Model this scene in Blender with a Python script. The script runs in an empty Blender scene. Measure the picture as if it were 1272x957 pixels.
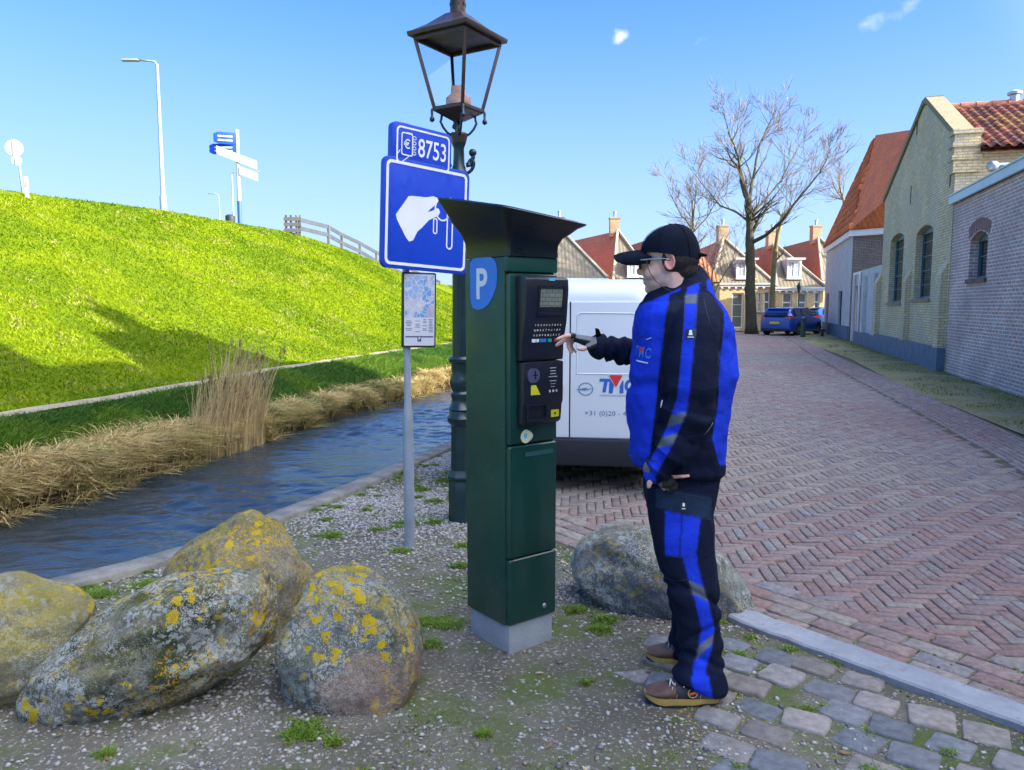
import bpy, bmesh, math, random
import numpy as np
from mathutils import Vector, Matrix, noise as mnoise
from mathutils.geometry import tessellate_polygon
R = math.radians
scene = bpy.context.scene
COL = scene.collection
rnd = random.Random(7)

# ------------------------------------------------------------ camera, sky, sun
FPX, PITCH, CAMH = 956.0, R(5.88), 1.53
cam_d = bpy.data.cameras.new("camera")
cam_d.sensor_width = 36; cam_d.lens = 36 * FPX / 1272.0
cam_d.clip_start = 0.05; cam_d.clip_end = 3000
cam = bpy.data.objects.new("camera", cam_d); COL.objects.link(cam)
cam.location = (0, 0, CAMH); cam.rotation_euler = (R(90) - PITCH, 0, 0)
scene.camera = cam
SUN_EL = R(25)
SUN_TO = Vector((0.95, -0.33, 0)).normalized()      # horizontal direction towards the sun
SUN_AZ = math.atan2(SUN_TO.x, SUN_TO.y)             # clockwise from +Y
world = bpy.data.worlds.new("World"); scene.world = world; world.use_nodes = True
wn, wl = world.node_tree.nodes, world.node_tree.links
bg = wn["Background"]
sky = wn.new("ShaderNodeTexSky"); sky.sky_type = 'NISHITA'; sky.sun_disc = False
sky.sun_elevation = SUN_EL; sky.sun_rotation = SUN_AZ
sky.air_density = 1.0; sky.dust_density = 0.9; sky.ozone_density = 1.6
bg.inputs[1].default_value = 0.15
def wisp(prev, d, ext, up, sc, amt):
    """one small wisp of cloud in the sky around direction d"""
    tc = wn.new("ShaderNodeTexCoord")
    d = Vector(d).normalized(); side = d.cross(Vector((0, 0, 1))).normalized(); upv = side.cross(d)
    side2 = side * math.cos(up) + upv * math.sin(up); up2 = -side * math.sin(up) + upv * math.cos(up)
    def dot(v):
        n = wn.new("ShaderNodeVectorMath"); n.operation = 'DOT_PRODUCT'; n.inputs[1].default_value = v
        wl.new(tc.outputs['Generated'], n.inputs[0]); return n.outputs['Value']
    def m(op, a, b=None, c=None):
        n = wn.new("ShaderNodeMath"); n.operation = op
        for i, x in enumerate((a, b, c)):
            if x is None: continue
            if isinstance(x, (int, float)): n.inputs[i].default_value = x
            else: wl.new(x, n.inputs[i])
        return n.outputs[0]
    a = m('DIVIDE', dot(side2), ext[0]); b = m('DIVIDE', dot(up2), ext[1])
    r2 = m('ADD', m('MULTIPLY', a, a), m('MULTIPLY', b, b))
    nz = wn.new("ShaderNodeTexNoise"); nz.inputs['Scale'].default_value = sc; nz.inputs['Detail'].default_value = 6
    wl.new(tc.outputs['Generated'], nz.inputs['Vector'])
    f = m('SUBTRACT', 1.0, r2)
    f = m('ADD', f, m('MULTIPLY', m('SUBTRACT', nz.outputs['Fac'], 0.62), 3.6))
    f = m('MULTIPLY', m('POWER', m('MAXIMUM', f, 0.0), 1.5), amt)
    f = m('MULTIPLY', f, m('GREATER_THAN', dot(d), 0.5))
    f = m('MINIMUM', f, 0.8)
    mx = wn.new("ShaderNodeMix"); mx.data_type = 'RGBA'
    wl.new(f, mx.inputs[0]); wl.new(prev, mx.inputs[6]); mx.inputs[7].default_value = (2.0, 2.05, 2.1, 1)
    return mx.outputs[2]
def ray(px, py):
    x = (px - 636) / FPX; u = (478.5 - py) / FPX
    return Vector((x, math.cos(PITCH) + u * math.sin(PITCH), -math.sin(PITCH) + u * math.cos(PITCH)))
hs = wn.new("ShaderNodeHueSaturation"); hs.inputs['Saturation'].default_value = 1.22
wl.new(sky.outputs[0], hs.inputs['Color'])
# soft shoulder: the sky brightens towards the horizon without burning out
tn = wn.new("ShaderNodeMix"); tn.data_type = 'RGBA'; tn.blend_type = 'MULTIPLY'; tn.inputs[0].default_value = 1; tn.inputs[7].default_value = (.29, .47, 1.0, 1); wl.new(hs.outputs[0], tn.inputs[6])
sx = wn.new("ShaderNodeSeparateXYZ"); wl.new(tn.outputs[2], sx.inputs[0]); cx_ = wn.new("ShaderNodeCombineXYZ")
for i_, k_ in enumerate((1.15, 1.5, 2.6)):
    a_ = wn.new("ShaderNodeMath"); a_.operation = 'DIVIDE'; wl.new(sx.outputs[i_], a_.inputs[0]); a_.inputs[1].default_value = -k_
    b_ = wn.new("ShaderNodeMath"); b_.operation = 'EXPONENT'; wl.new(a_.outputs[0], b_.inputs[0])
    d_ = wn.new("ShaderNodeMath"); d_.operation = 'SUBTRACT'; d_.inputs[0].default_value = 1; wl.new(b_.outputs[0], d_.inputs[1])
    e_ = wn.new("ShaderNodeMath"); e_.operation = 'MULTIPLY'; wl.new(d_.outputs[0], e_.inputs[0]); e_.inputs[1].default_value = k_; wl.new(e_.outputs[0], cx_.inputs[i_])
# pale haze low over the horizon
sz_ = wn.new("ShaderNodeSeparateXYZ"); tch = wn.new("ShaderNodeTexCoord"); wl.new(tch.outputs['Generated'], sz_.inputs[0])
hz_ = wn.new("ShaderNodeMapRange"); hz_.interpolation_type = 'SMOOTHSTEP'; wl.new(sz_.outputs[2], hz_.inputs[0]); hz_.inputs[1].default_value = .42; hz_.inputs[2].default_value = -.05; hz_.inputs[3].default_value = 0; hz_.inputs[4].default_value = .55
hm_ = wn.new("ShaderNodeMix"); hm_.data_type = 'RGBA'; wl.new(hz_.outputs[0], hm_.inputs[0]); wl.new(cx_.outputs[0], hm_.inputs[6]); hm_.inputs[7].default_value = (1.15, 1.5, 1.8, 1)
# bright sky patch added behind the camera around the sun, to lift the shade
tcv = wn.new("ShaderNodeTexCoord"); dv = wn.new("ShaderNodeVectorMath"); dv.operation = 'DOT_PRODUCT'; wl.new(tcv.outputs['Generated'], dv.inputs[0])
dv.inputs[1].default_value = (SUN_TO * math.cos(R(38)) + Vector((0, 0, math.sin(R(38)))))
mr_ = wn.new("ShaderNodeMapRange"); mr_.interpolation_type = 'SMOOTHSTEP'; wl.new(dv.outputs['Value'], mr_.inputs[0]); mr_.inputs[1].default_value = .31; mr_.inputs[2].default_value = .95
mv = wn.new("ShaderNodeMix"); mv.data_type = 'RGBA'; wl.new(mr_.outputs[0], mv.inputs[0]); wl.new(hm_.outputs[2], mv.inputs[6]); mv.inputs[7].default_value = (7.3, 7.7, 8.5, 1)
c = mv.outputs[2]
c = wisp(c, ray(768, 45), (.020, .010), R(25), 45, .8)
c = wisp(c, ray(865, 52), (.018, .008), R(20), 60, .4)
c = wisp(c, ray(1100, 22), (.038, .013), R(18), 34, .55)
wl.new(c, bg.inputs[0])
sd = bpy.data.lights.new("sun", 'SUN'); sd.energy = 3.2; sd.angle = R(0.53); sd.color = (1.0, 0.93, 0.80)
sun = bpy.data.objects.new("sun", sd); COL.objects.link(sun)
sdir = -(SUN_TO * math.cos(SUN_EL) + Vector((0, 0, math.sin(SUN_EL))))
sun.rotation_euler = sdir.to_track_quat('-Z', 'Y').to_euler(); sun.location = (20, -20, 30)
scene.view_settings.view_transform = 'Standard'; scene.view_settings.look = 'None'
scene.view_settings.gamma = 1; scene.view_settings.exposure = 2.2
scene.cycles.max_bounces = 6; scene.cycles.transparent_max_bounces = 12
scene.cycles.use_denoising = True

# ------------------------------------------------------------ helpers
def G(px, py, z=0.0):
    d = ray(px, py); t = (z - CAMH) / d.z
    return Vector((d.x * t, d.y * t, z))
def Q(px, py, Y):
    d = ray(px, py); t = Y / d.y
    return Vector((d.x * t, Y, CAMH + d.z * t))
def tag(o, label=None, cat=None, group=None, kind=None):
    if label: o['label'] = label
    if cat: o['category'] = cat
    if group: o['group'] = group
    if kind: o['kind'] = kind
    return o
FR = {}
def empty(name, loc, rz=0.0, label=None, cat=None, group=None):
    o = bpy.data.objects.new(name, None); COL.objects.link(o)
    o.location = loc; o.rotation_euler = (0, 0, rz); o.empty_display_size = .2
    FR[o.name] = Matrix.Translation(Vector(loc)) @ Matrix.Rotation(rz, 4, 'Z')
    return tag(o, label, cat, group)
def copy_tree(o, parent=None):
    c = o.copy(); COL.objects.link(c)
    if parent: c.parent = parent
    for ch in list(o.children): copy_tree(ch, c)
    return c
def frame_of(o):
    while o.parent is not None: o = o.parent
    return FR.get(o.name, Matrix.Identity(4))

class MB:
    def __init__(s): s.v = []; s.f = []; s.m = []; s.c = []
    def add(s, vs, fs, m=0, col=None):
        n = len(s.v); s.v += [tuple(p) for p in vs]
        for f in fs: s.f.append(tuple(i + n for i in f)); s.m.append(m); s.c.append(col)
        return s
    def box(s, c, size, rz=0.0, m=0, col=None, M=None, taper=1.0):
        x, y, z = [d / 2 for d in size]; out = []
        for dz in (-1, 1):
            k = taper if dz > 0 else 1.0
            for dx, dy in ((-1, -1), (1, -1), (1, 1), (-1, 1)):
                p = Vector((dx * x * k, dy * y * k, dz * z))
                p = (M @ p) if M is not None else Matrix.Rotation(rz, 3, 'Z') @ p
                out.append(p + Vector(c))
        return s.add(out, [(3, 2, 1, 0), (4, 5, 6, 7), (0, 1, 5, 4), (1, 2, 6, 5), (2, 3, 7, 6), (3, 0, 4, 7)], m, col)
    def beam(s, a, b, w, h, m=0, up=(0, 0, 1), col=None):
        a, b = Vector(a), Vector(b); d = (b - a).normalized(); up = Vector(up)
        sd_ = d.cross(up)
        if sd_.length < 1e-4: sd_ = d.cross(Vector((1, 0, 0)))
        sd_.normalize(); u = sd_.cross(d).normalized()
        o = []
        for p in (a, b):
            for i, j in ((-1, -1), (1, -1), (1, 1), (-1, 1)): o.append(p + sd_ * i * w / 2 + u * j * h / 2)
        return s.add(o, [(0, 1, 2, 3), (7, 6, 5, 4), (0, 4, 5, 1), (1, 5, 6, 2), (2, 6, 7, 3), (3, 7, 4, 0)], m, col)
    def rings(s, rings, closed=True, cap=True, m=0, col=None):
        """rings: lists of points, all the same count"""
        n = len(rings[0]); vs = [p for r in rings for p in r]; fs = []
        for i in range(len(rings) - 1):
            for j in range(n if closed else n - 1):
                a = i * n + j; b = i * n + (j + 1) % n
                fs.append((a, b, b + n, a + n))
        if cap and closed:
            fs.append(tuple(reversed(range(n)))); fs.append(tuple(range((len(rings) - 1) * n, len(rings) * n)))
        return s.add(vs, fs, m, col)
    def lathe(s, prof, c=(0, 0, 0), n=20, m=0, cap=True, ph=0.0, axis=None):
        rs = []; c = Vector(c)
        for r, z in prof:
            ring = []
            for k in range(n):
                a = ph + 2 * math.pi * k / n; p = Vector((r * math.cos(a), r * math.sin(a), z))
                if axis is not None: p = axis @ p
                ring.append(c + p)
            rs.append(ring)
        return s.rings(rs, True, cap, m)
    def tube(s, pts, rad, n=8, m=0, cap=True, flat=1.0, col=None):
        pts = [Vector(p) for p in pts]; N = len(pts)
        if isinstance(rad, (int, float)): rad = [rad] * N
        rs = []; prev = None
        for i, p in enumerate(pts):
            d = (pts[min(i + 1, N - 1)] - pts[max(i - 1, 0)])
            d = d.normalized() if d.length > 1e-9 else Vector((0, 0, 1))
            if prev is None:
                u = d.cross(Vector((0, 0, 1)))
                if u.length < 1e-3: u = d.cross(Vector((1, 0, 0)))
            else: u = prev - d * prev.dot(d)
            u.normalize(); prev = u; w = d.cross(u)
            rs.append([p + (u * math.cos(2 * math.pi * k / n) + w * math.sin(2 * math.pi * k / n) * flat) * rad[i] for k in range(n)])
        return s.rings(rs, True, cap, m, col)
    def ball(s, c, r, n=12, m=0, M=None):
        if isinstance(r, (int, float)): r = (r, r, r)
        c = Vector(c); rs = []
        for i in range(1, n // 2):
            t = math.pi * i / (n // 2); ring = []
            for k in range(n):
                a = 2 * math.pi * k / n
                p = Vector((r[0] * math.sin(t) * math.cos(a), r[1] * math.sin(t) * math.sin(a), -r[2] * math.cos(t)))
                if M is not None: p = M @ p
                ring.append(c + p)
            rs.append(ring)
        return s.rings(rs, True, True, m)
    def poly(s, pts, m=0, col=None): return s.add(pts, [tuple(range(len(pts)))], m, col)
    def prism(s, pts, ext, m=0, col=None):
        """flat outline extruded along ext"""
        pts = [Vector(p) for p in pts]; e = Vector(ext); n = len(pts)
        fs = [tuple(reversed(range(n))), tuple(range(n, 2 * n))]
        fs += [(i, (i + 1) % n, (i + 1) % n + n, i + n) for i in range(n)]
        return s.add(pts + [p + e for p in pts], fs, m, col)
    def panel(s, O, U, outline, holes, thick, N, m=0, mrev=None):
        """vertical wall: origin O, direction U, outline/holes in (s,z); N outward normal; thickness goes inwards"""
        O, U, N = Vector(O), Vector(U), Vector(N)
        P = lambda q, d: O + U * q[0] + Vector((0, 0, q[1])) - N * d
        loops = [outline] + holes; flat = [q for l in loops for q in l]
        tr = tessellate_polygon([[Vector((q[0], q[1], 0)) for q in l] for l in loops])
        nv = len(flat); vs = [P(q, 0) for q in flat] + [P(q, thick) for q in flat]
        fs = []
        for t in tr:
            a, b, c = [vs[i] for i in t]
            t = tuple(t)
            if (b - a).cross(c - a).dot(N) < 0: t = tuple(reversed(t))
            fs.append(t); fs.append(tuple(i + nv for i in reversed(t)))
        s.add(vs, fs, m)
        k = 0; rv = []
        for l in loops:
            n = len(l)
            for i in range(n): rv.append((k + i, k + (i + 1) % n, k + (i + 1) % n + nv, k + i + nv))
            k += n
        return s.add(vs, rv, m if mrev is None else mrev)
    def build(s, name, mats, parent=None, smooth=False, bevel=0.0, world=False, uv=False, autosm=None, seg=2, sub=0):
        if not isinstance(mats, (list, tuple)): mats = [mats]
        me = bpy.data.meshes.new(name)
        vs = s.v
        if world and parent is not None:
            inv = frame_of(parent).inverted(); vs = [tuple(inv @ Vector(p)) for p in vs]
        me.from_pydata(vs, [], s.f)
        for mt in mats: me.materials.append(mt)
        if len(mats) > 1: me.polygons.foreach_set("material_index", s.m)
        if any(c is not None for c in s.c):
            ca = me.color_attributes.new("Col", 'FLOAT_COLOR', 'CORNER')
            arr = []
            for f, c in zip(s.f, s.c): arr += list((c or (1, 1, 1)) + (1,)) * len(f) if len(c or (1, 1, 1)) == 3 else list(c) * len(f)
            ca.data.foreach_set("color", arr)
        if uv: auto_uv(me)
        me.update()
        if bevel or sub:
            bm = bmesh.new(); bm.from_mesh(me)
            bmesh.ops.remove_doubles(bm, verts=bm.verts, dist=1e-5)
            bmesh.ops.recalc_face_normals(bm, faces=bm.faces)
            if bevel:
                ed = [e for e in bm.edges if len(e.link_faces) == 2 and e.calc_face_angle(0) > R(25)]
                bmesh.ops.bevel(bm, geom=ed, offset=bevel, segments=seg, profile=.6, affect='EDGES', clamp_overlap=True)
            bm.to_mesh(me); bm.free()
        else:
            bm = bmesh.new(); bm.from_mesh(me); bmesh.ops.recalc_face_normals(bm, faces=bm.faces); bm.to_mesh(me); bm.free()
        if smooth or bevel:
            me.polygons.foreach_set("use_smooth", [True] * len(me.polygons))
            if not smooth or autosm:
                me.set_sharp_from_angle(angle=R(autosm or 32))
        o = bpy.data.objects.new(name, me); COL.objects.link(o)
        if parent is not None: o.parent = parent
        if sub:
            md = o.modifiers.new("sub", 'SUBSURF'); md.levels = sub; md.render_levels = sub
        return o

def auto_uv(me):
    uvl = me.uv_layers.new(name="UVMap"); nl = len(me.loops); uv = np.zeros((nl, 2), np.float32)
    co = [v.co for v in me.vertices]
    for p in me.polygons:
        n = p.normal
        if abs(n.z) > .97: t = Vector((1, 0, 0)); b = Vector((0, 1, 0))
        else:
            t = Vector((0, 0, 1)).cross(n).normalized(); b = n.cross(t)
        if b.z < 0: b = -b; t = -t
        for li in p.loop_indices:
            c = co[me.loops[li].vertex_index]; uv[li] = (c.dot(t), c.dot(b))
    uvl.data.foreach_set("uv", uv.ravel())

def np_mesh(name, verts, faces, mats, cols=None, smooth=False, parent=None):
    """verts (N,3) array, faces (M,k) array of one arity, cols (N,3) per-vertex colours"""
    me = bpy.data.meshes.new(name); k = faces.shape[1]
    me.vertices.add(len(verts)); me.vertices.foreach_set("co", verts.astype(np.float32).ravel())
    me.loops.add(faces.size); me.loops.foreach_set("vertex_index", faces.astype(np.int32).ravel())
    me.polygons.add(len(faces)); me.polygons.foreach_set("loop_start", np.arange(0, faces.size, k, dtype=np.int32))
    me.update(calc_edges=True)
    if cols is not None:
        ca = me.color_attributes.new("Col", 'FLOAT_COLOR', 'POINT')
        ca.data.foreach_set("color", np.hstack([cols, np.ones((len(cols), 1))]).astype(np.float32).ravel())
    if not isinstance(mats, (list, tuple)): mats = [mats]
    for m in mats: me.materials.append(m)
    if smooth: me.polygons.foreach_set("use_smooth", [True] * len(me.polygons))
    me.validate()
    o = bpy.data.objects.new(name, me); COL.objects.link(o)
    if parent is not None: o.parent = parent
    return o

# ------------------------------------------------------------ materials
class NT:
    def __init__(s, name, rough=.6, metal=0.0, spec=.5):
        s.mat = bpy.data.materials.new(name); s.mat.use_nodes = True
        s.t = s.mat.node_tree; s.n = s.t.nodes; s.l = s.t.links; s.b = s.n["Principled BSDF"]
        s.b.inputs['Roughness'].default_value = rough; s.b.inputs['Metallic'].default_value = metal
        s.b.inputs['Specular IOR Level'].default_value = spec
    def set(s, sock, x):
        if x is None: return
        if hasattr(x, 'is_output') or hasattr(x, 'links'): s.l.new(x, sock)
        elif isinstance(x, (tuple, list)) and len(x) == 3 and sock.type == 'RGBA': sock.default_value = (*x, 1)
        else: sock.default_value = x
    def obj(s): return s.n.new("ShaderNodeTexCoord").outputs['Object']
    def uvc(s): return s.n.new("ShaderNodeTexCoord").outputs['UV']
    def mapp(s, v, sc=(1, 1, 1), rot=(0, 0, 0), loc=(0, 0, 0)):
        n = s.n.new("ShaderNodeMapping"); s.l.new(v, n.inputs[0]); n.inputs['Scale'].default_value = sc
        n.inputs['Rotation'].default_value = rot; n.inputs['Location'].default_value = loc; return n.outputs[0]
    def noise(s, v, sc, det=4, rough=.55, out='Fac', dist=0.0):
        n = s.n.new("ShaderNodeTexNoise"); s.l.new(v, n.inputs['Vector']); n.inputs['Scale'].default_value = sc
        n.inputs['Detail'].default_value = det; n.inputs['Roughness'].default_value = rough
        n.inputs['Distortion'].default_value = dist; return n.outputs[out]
    def voro(s, v, sc, out='Distance', feat='F1', rnd_=1.0):
        n = s.n.new("ShaderNodeTexVoronoi"); n.feature = feat; s.l.new(v, n.inputs['Vector']); n.inputs['Scale'].default_value = sc
        n.inputs['Randomness'].default_value = rnd_; return n.outputs[out]
    def ramp(s, f, stops, interp='LINEAR'):
        n = s.n.new("ShaderNodeValToRGB"); s.l.new(f, n.inputs[0]); e = n.color_ramp.elements; n.color_ramp.interpolation = interp
        while len(e) < len(stops): e.new(.5)
        for el, (p, c) in zip(e, stops):
            el.position = p; el.color = (*c, 1) if isinstance(c, (tuple, list)) else (c, c, c, 1)
        return n.outputs[0]
    def mix(s, f, a, b, mode='MIX'):
        n = s.n.new("ShaderNodeMix"); n.data_type = 'RGBA'; n.blend_type = mode
        s.set(n.inputs[0], f); s.set(n.inputs[6], a); s.set(n.inputs[7], b); return n.outputs[2]
    def m(s, op, a, b=None, c=None, clamp=False):
        n = s.n.new("ShaderNodeMath"); n.operation = op; n.use_clamp = clamp
        for i, x in enumerate((a, b, c)):
            if x is not None: s.set(n.inputs[i], x)
        return n.outputs[0]
    def attr(s, name="Col"):
        n = s.n.new("ShaderNodeAttribute"); n.attribute_name = name; return n.outputs['Color']
    def bump(s, h, strength=.3, dist=.01):
        n = s.n.new("ShaderNodeBump"); s.l.new(h, n.inputs['Height']); n.inputs['Strength'].default_value = strength
        n.inputs['Distance'].default_value = dist
        prev = s.b.inputs['Normal'].links
        if prev: s.l.new(prev[0].from_socket, n.inputs['Normal'])
        s.l.new(n.outputs[0], s.b.inputs['Normal'])
    def col(s, c): s.set(s.b.inputs['Base Color'], c); return s
    def rough(s, c): s.set(s.b.inputs['Roughness'], c); return s

def simple(name, col, rough=.6, metal=0.0, var=.12, vs=6.0, bump=.15, bs=60.0, bd=.003, spec=.5, col2=None, coat=0):
    t = NT(name, rough, metal, spec); o = t.obj()
    c2 = col2 or tuple(min(1, x * (1 + var)) for x in col); c1 = tuple(x * (1 - var) for x in col)
    t.col(t.mix(t.ramp(t.noise(o, vs, 5), [(.3, 0.0), (.7, 1.0)]), c1, c2))
    if bump: t.bump(t.noise(o, bs, 4), bump, bd)
    t.rough(t.ramp(t.noise(o, vs * 3, 4), [(.3, max(0, rough - .08)), (.7, min(1, rough + .08))]))
    if coat: t.b.inputs['Coat Weight'].default_value = coat
    return t.mat
def vcol(name, rough=.7, vs=40, var=.25, bump=.3, bs=80, bd=.003, spec=.4, transl=0):
    t = NT(name, rough, 0, spec); o = t.obj()
    f = t.ramp(t.noise(o, vs, 5), [(.3, 1 - var), (.7, 1 + var)])
    t.col(t.mix(1.0, t.attr(), f, 'MULTIPLY'))
    if bump: t.bump(t.noise(o, bs, 4), bump, bd)
    return t.mat
def leafmat(name, rough=.7, tr=.35):
    """thin leaf blades: colour from the blade, some light passes through"""
    t = NT(name, rough, 0, .08); t.col(t.attr())
    n = t.n.new("ShaderNodeBsdfTranslucent"); t.l.new(t.attr(), n.inputs[0])
    mx = t.n.new("ShaderNodeMixShader"); mx.inputs[0].default_value = tr
    t.l.new(t.b.outputs[0], mx.inputs[1]); t.l.new(n.outputs[0], mx.inputs[2])
    t.l.new(mx.outputs[0], t.n["Material Output"].inputs[0]); return t.mat
def brickmat(name, c1, c2, mortar, bw=.215, bh=.065, ms=.010, stain=None, stain_amt=.5, rough=.85, wash=None, bump=.6):
    t = NT(name, rough, 0, .3); uv = t.uvc()
    b = t.n.new("ShaderNodeTexBrick"); t.l.new(uv, b.inputs['Vector'])
    b.inputs['Scale'].default_value = 1; b.inputs['Brick Width'].default_value = bw; b.inputs['Row Height'].default_value = bh
    b.inputs['Mortar Size'].default_value = ms; b.inputs['Mortar Smooth'].default_value = .15; b.inputs['Bias'].default_value = 0
    b.inputs['Color1'].default_value = (*c1, 1); b.inputs['Color2'].default_value = (*c2, 1); b.inputs['Mortar'].default_value = (*mortar, 1)
    c = b.outputs['Color']
    c = t.mix(1.0, c, t.ramp(t.noise(uv, 9, 6), [(.25, .72), (.75, 1.22)]), 'MULTIPLY')
    c = t.mix(1.0, c, t.ramp(t.noise(uv, .7, 5), [(.3, .8), (.7, 1.15)]), 'MULTIPLY')
    if stain: c = t.mix(t.m('MULTIPLY', t.ramp(t.noise(uv, .9, 7, .65), [(.45, 0.0), (.62, 1.0)]), stain_amt), c, stain)
    if wash:
        f = t.ramp(t.noise(uv, 2.2, 8, .7), [(.33, 0.0), (.5, 1.0)]); c = t.mix(t.m('MULTIPLY', f, .85), c, wash)
    t.col(c)
    inv = t.m('SUBTRACT', 1.0, b.outputs['Fac'])
    t.bump(t.m('ADD', inv, t.m('MULTIPLY', t.noise(uv, 60, 4), .5)), bump, .006)
    return t.mat
def tilemat(name, ca, cb, moss=None, moss_amt=.4, tw=.22, th=.33, rough=.75, relief=.9):
    t = NT(name, rough, 0, .35); uv = t.uvc()
    sp = t.n.new("ShaderNodeSeparateXYZ"); t.l.new(uv, sp.inputs[0])
    U = t.m('DIVIDE', sp.outputs[0], tw); V = t.m('DIVIDE', sp.outputs[1], th)
    iu = t.m('FLOOR', U); iv = t.m('FLOOR', V); fu = t.m('FRACT', U); fv = t.m('FRACT', V)
    cb_ = t.n.new("ShaderNodeCombineXYZ"); t.l.new(iu, cb_.inputs[0]); t.l.new(iv, cb_.inputs[1])
    wn_ = t.n.new("ShaderNodeTexWhiteNoise"); wn_.noise_dimensions = '2D'; t.l.new(cb_.outputs[0], wn_.inputs['Vector'])
    c = t.mix(wn_.outputs['Value'], ca, cb)
    c = t.mix(1.0, c, t.ramp(t.noise(uv, 12, 6), [(.3, .75), (.7, 1.2)]), 'MULTIPLY')
    if moss: c = t.mix(t.m('MULTIPLY', t.ramp(t.noise(uv, 1.3, 8, .7), [(.42, 0.0), (.6, 1.0)]), moss_amt), c, moss)
    t.col(c)
    h = t.m('ADD', t.m('MULTIPLY', t.m('SINE', t.m('MULTIPLY', fu, 6.2832)), .5), t.m('MULTIPLY', t.m('SUBTRACT', 1.0, fv), .9))
    t.bump(h, relief, .035); return t.mat
def to_mesh_obj(tmp, name, mats, parent=None):
    """evaluate an object's modifiers or text into a plain mesh object"""
    dg = bpy.context.evaluated_depsgraph_get(); dg.update()
    me = bpy.data.meshes.new_from_object(tmp.evaluated_get(dg), depsgraph=dg)
    me.name = name; me.materials.clear()
    for m in (mats if isinstance(mats, (list, tuple)) else [mats]): me.materials.append(m)
    bpy.data.objects.remove(tmp, do_unlink=True)
    o = bpy.data.objects.new(name, me); COL.objects.link(o)
    if parent is not None: o.parent = parent
    return o
def text(name, body, size, mat, M, parent=None, depth=.0006, align='CENTER', xs=1.0, bold=0.0, shear=0.0):
    """lettering built as thin raised mesh; M maps the text plane (x right, y up, z outwards) to the parent's frame"""
    cu = bpy.data.curves.new(name, 'FONT'); cu.body = body; cu.size = size; cu.align_x = align; cu.align_y = 'CENTER'
    cu.extrude = depth; cu.offset = bold; cu.shear = shear; cu.resolution_u = 4
    tmp = bpy.data.objects.new(name + "_src", cu); COL.objects.link(tmp)
    o = to_mesh_obj(tmp, name, mat, parent)
    o.data.transform(Matrix(M) @ Matrix.Diagonal((xs, 1, 1, 1))); return o
def face_M(o, u, v):
    """matrix with origin o, x axis u, y axis v, z = u x v"""
    u = Vector(u).normalized(); v = Vector(v).normalized(); w = u.cross(v)
    return Matrix(((u.x, v.x, w.x, o[0]), (u.y, v.y, w.y, o[1]), (u.z, v.z, w.z, o[2]), (0, 0, 0, 1)))
def remeshed(mb, name, voxel, mats, parent=None, smooth_it=4, fac=.5):
    """fuse overlapping shapes into one continuous surface"""
    tmp = mb.build(name + "_src", mats)
    md = tmp.modifiers.new("r", 'REMESH'); md.mode = 'VOXEL'; md.voxel_size = voxel
    if smooth_it:
        sm = tmp.modifiers.new("s", 'SMOOTH'); sm.factor = fac; sm.iterations = smooth_it
    o = to_mesh_obj(tmp, name, mats, parent)
    o.data.polygons.foreach_set("use_smooth", [True] * len(o.data.polygons)); return o
def rrect(w, h, r, n=5):
    """rounded rectangle outline, centred"""
    out = []
    for cx, cy, a0 in ((w/2 - r, h/2 - r, 0), (-w/2 + r, h/2 - r, 90), (-w/2 + r, -h/2 + r, 180), (w/2 - r, -h/2 + r, 270)):
        for k in range(n + 1):
            a = R(a0 + 90 * k / n); out.append((cx + r * math.cos(a), cy + r * math.sin(a)))
    return out
def plate(mb, M, outline, t, m=0):
    M = Matrix(M); return mb.prism([M @ Vector((x, y, 0)) for x, y in outline], M.to_3x3() @ Vector((0, 0, t)), m)
def ring_plate(mb, M, outer, inner, t, m=0):
    """flat frame between two outlines with the same count"""
    M = Matrix(M); n = len(outer); z = Vector((0, 0, 0))
    o = [M @ Vector((x, y, 0)) for x, y in outer]; i_ = [M @ Vector((x, y, 0)) for x, y in inner]
    e = M.to_3x3() @ Vector((0, 0, t)); vs = o + i_ + [p + e for p in o] + [p + e for p in i_]; fs = []
    for k in range(n):
        j = (k + 1) % n
        fs += [(2*n + k, 2*n + j, 3*n + j, 3*n + k), (k, j, 2*n + j, 2*n + k), (n + k, 3*n + k, 3*n + j, n + j)]
    return mb.add(vs, fs, m)
# ------------------------------------------------------------ the lie of the land: lines running along the canal, x as a function of y
def line(pts):
    ys = [p[1] for p in pts]; xs = [p[0] for p in pts]
    return lambda y: np.interp(y, ys, xs)
kerb_x = line([(-15, -12), (-6.5, 0), (-4.6, 2.0), (-3.45, 3.2), (-2.72, 3.9), (-2.13, 4.55), (-1.5, 6.1), (-.68, 8.5), (1.7, 17), (5.6, 30), (14.5, 60), (125, 420)])
wfar_x = line([(-20, -12), (-9.0, 0), (-6.0, 4.2), (-4.72, 6.4), (-4.35, 7.3), (-3.95, 9.0), (-3.52, 10.8), (-2.46, 15), (-1.5, 17.6), (2.2, 30), (11, 60), (120, 420)])
path_x = line([(-21, -12), (-10.2, 0), (-5.5, 7.6), (-4.75, 10.9), (-4.35, 13.8), (-3.15, 18.9), (-1.95, 23.6), (0.2, 31), (8, 60), (116, 420)])
foot_x = lambda y: path_x(y) - .9
crest_x = line([(-26, -12), (-19, 4), (-13.5, 20.5), (-11.3, 24.8), (-10.15, 29), (-9.15, 33), (-7.9, 37), (-7.1, 41), (-6.2, 50), (-4, 60), (100, 420)])
crest_z = line([(4.5, -12), (4.55, 33), (4.15, 36), (3.55, 41), (3.15, 50), (3.0, 60), (3.0, 420)])
def n2(x, y, s=1.0, o=0.0): return mnoise.noise(Vector((x * s + o, y * s - o, o * .37)))
PATH_Z = .36
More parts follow.
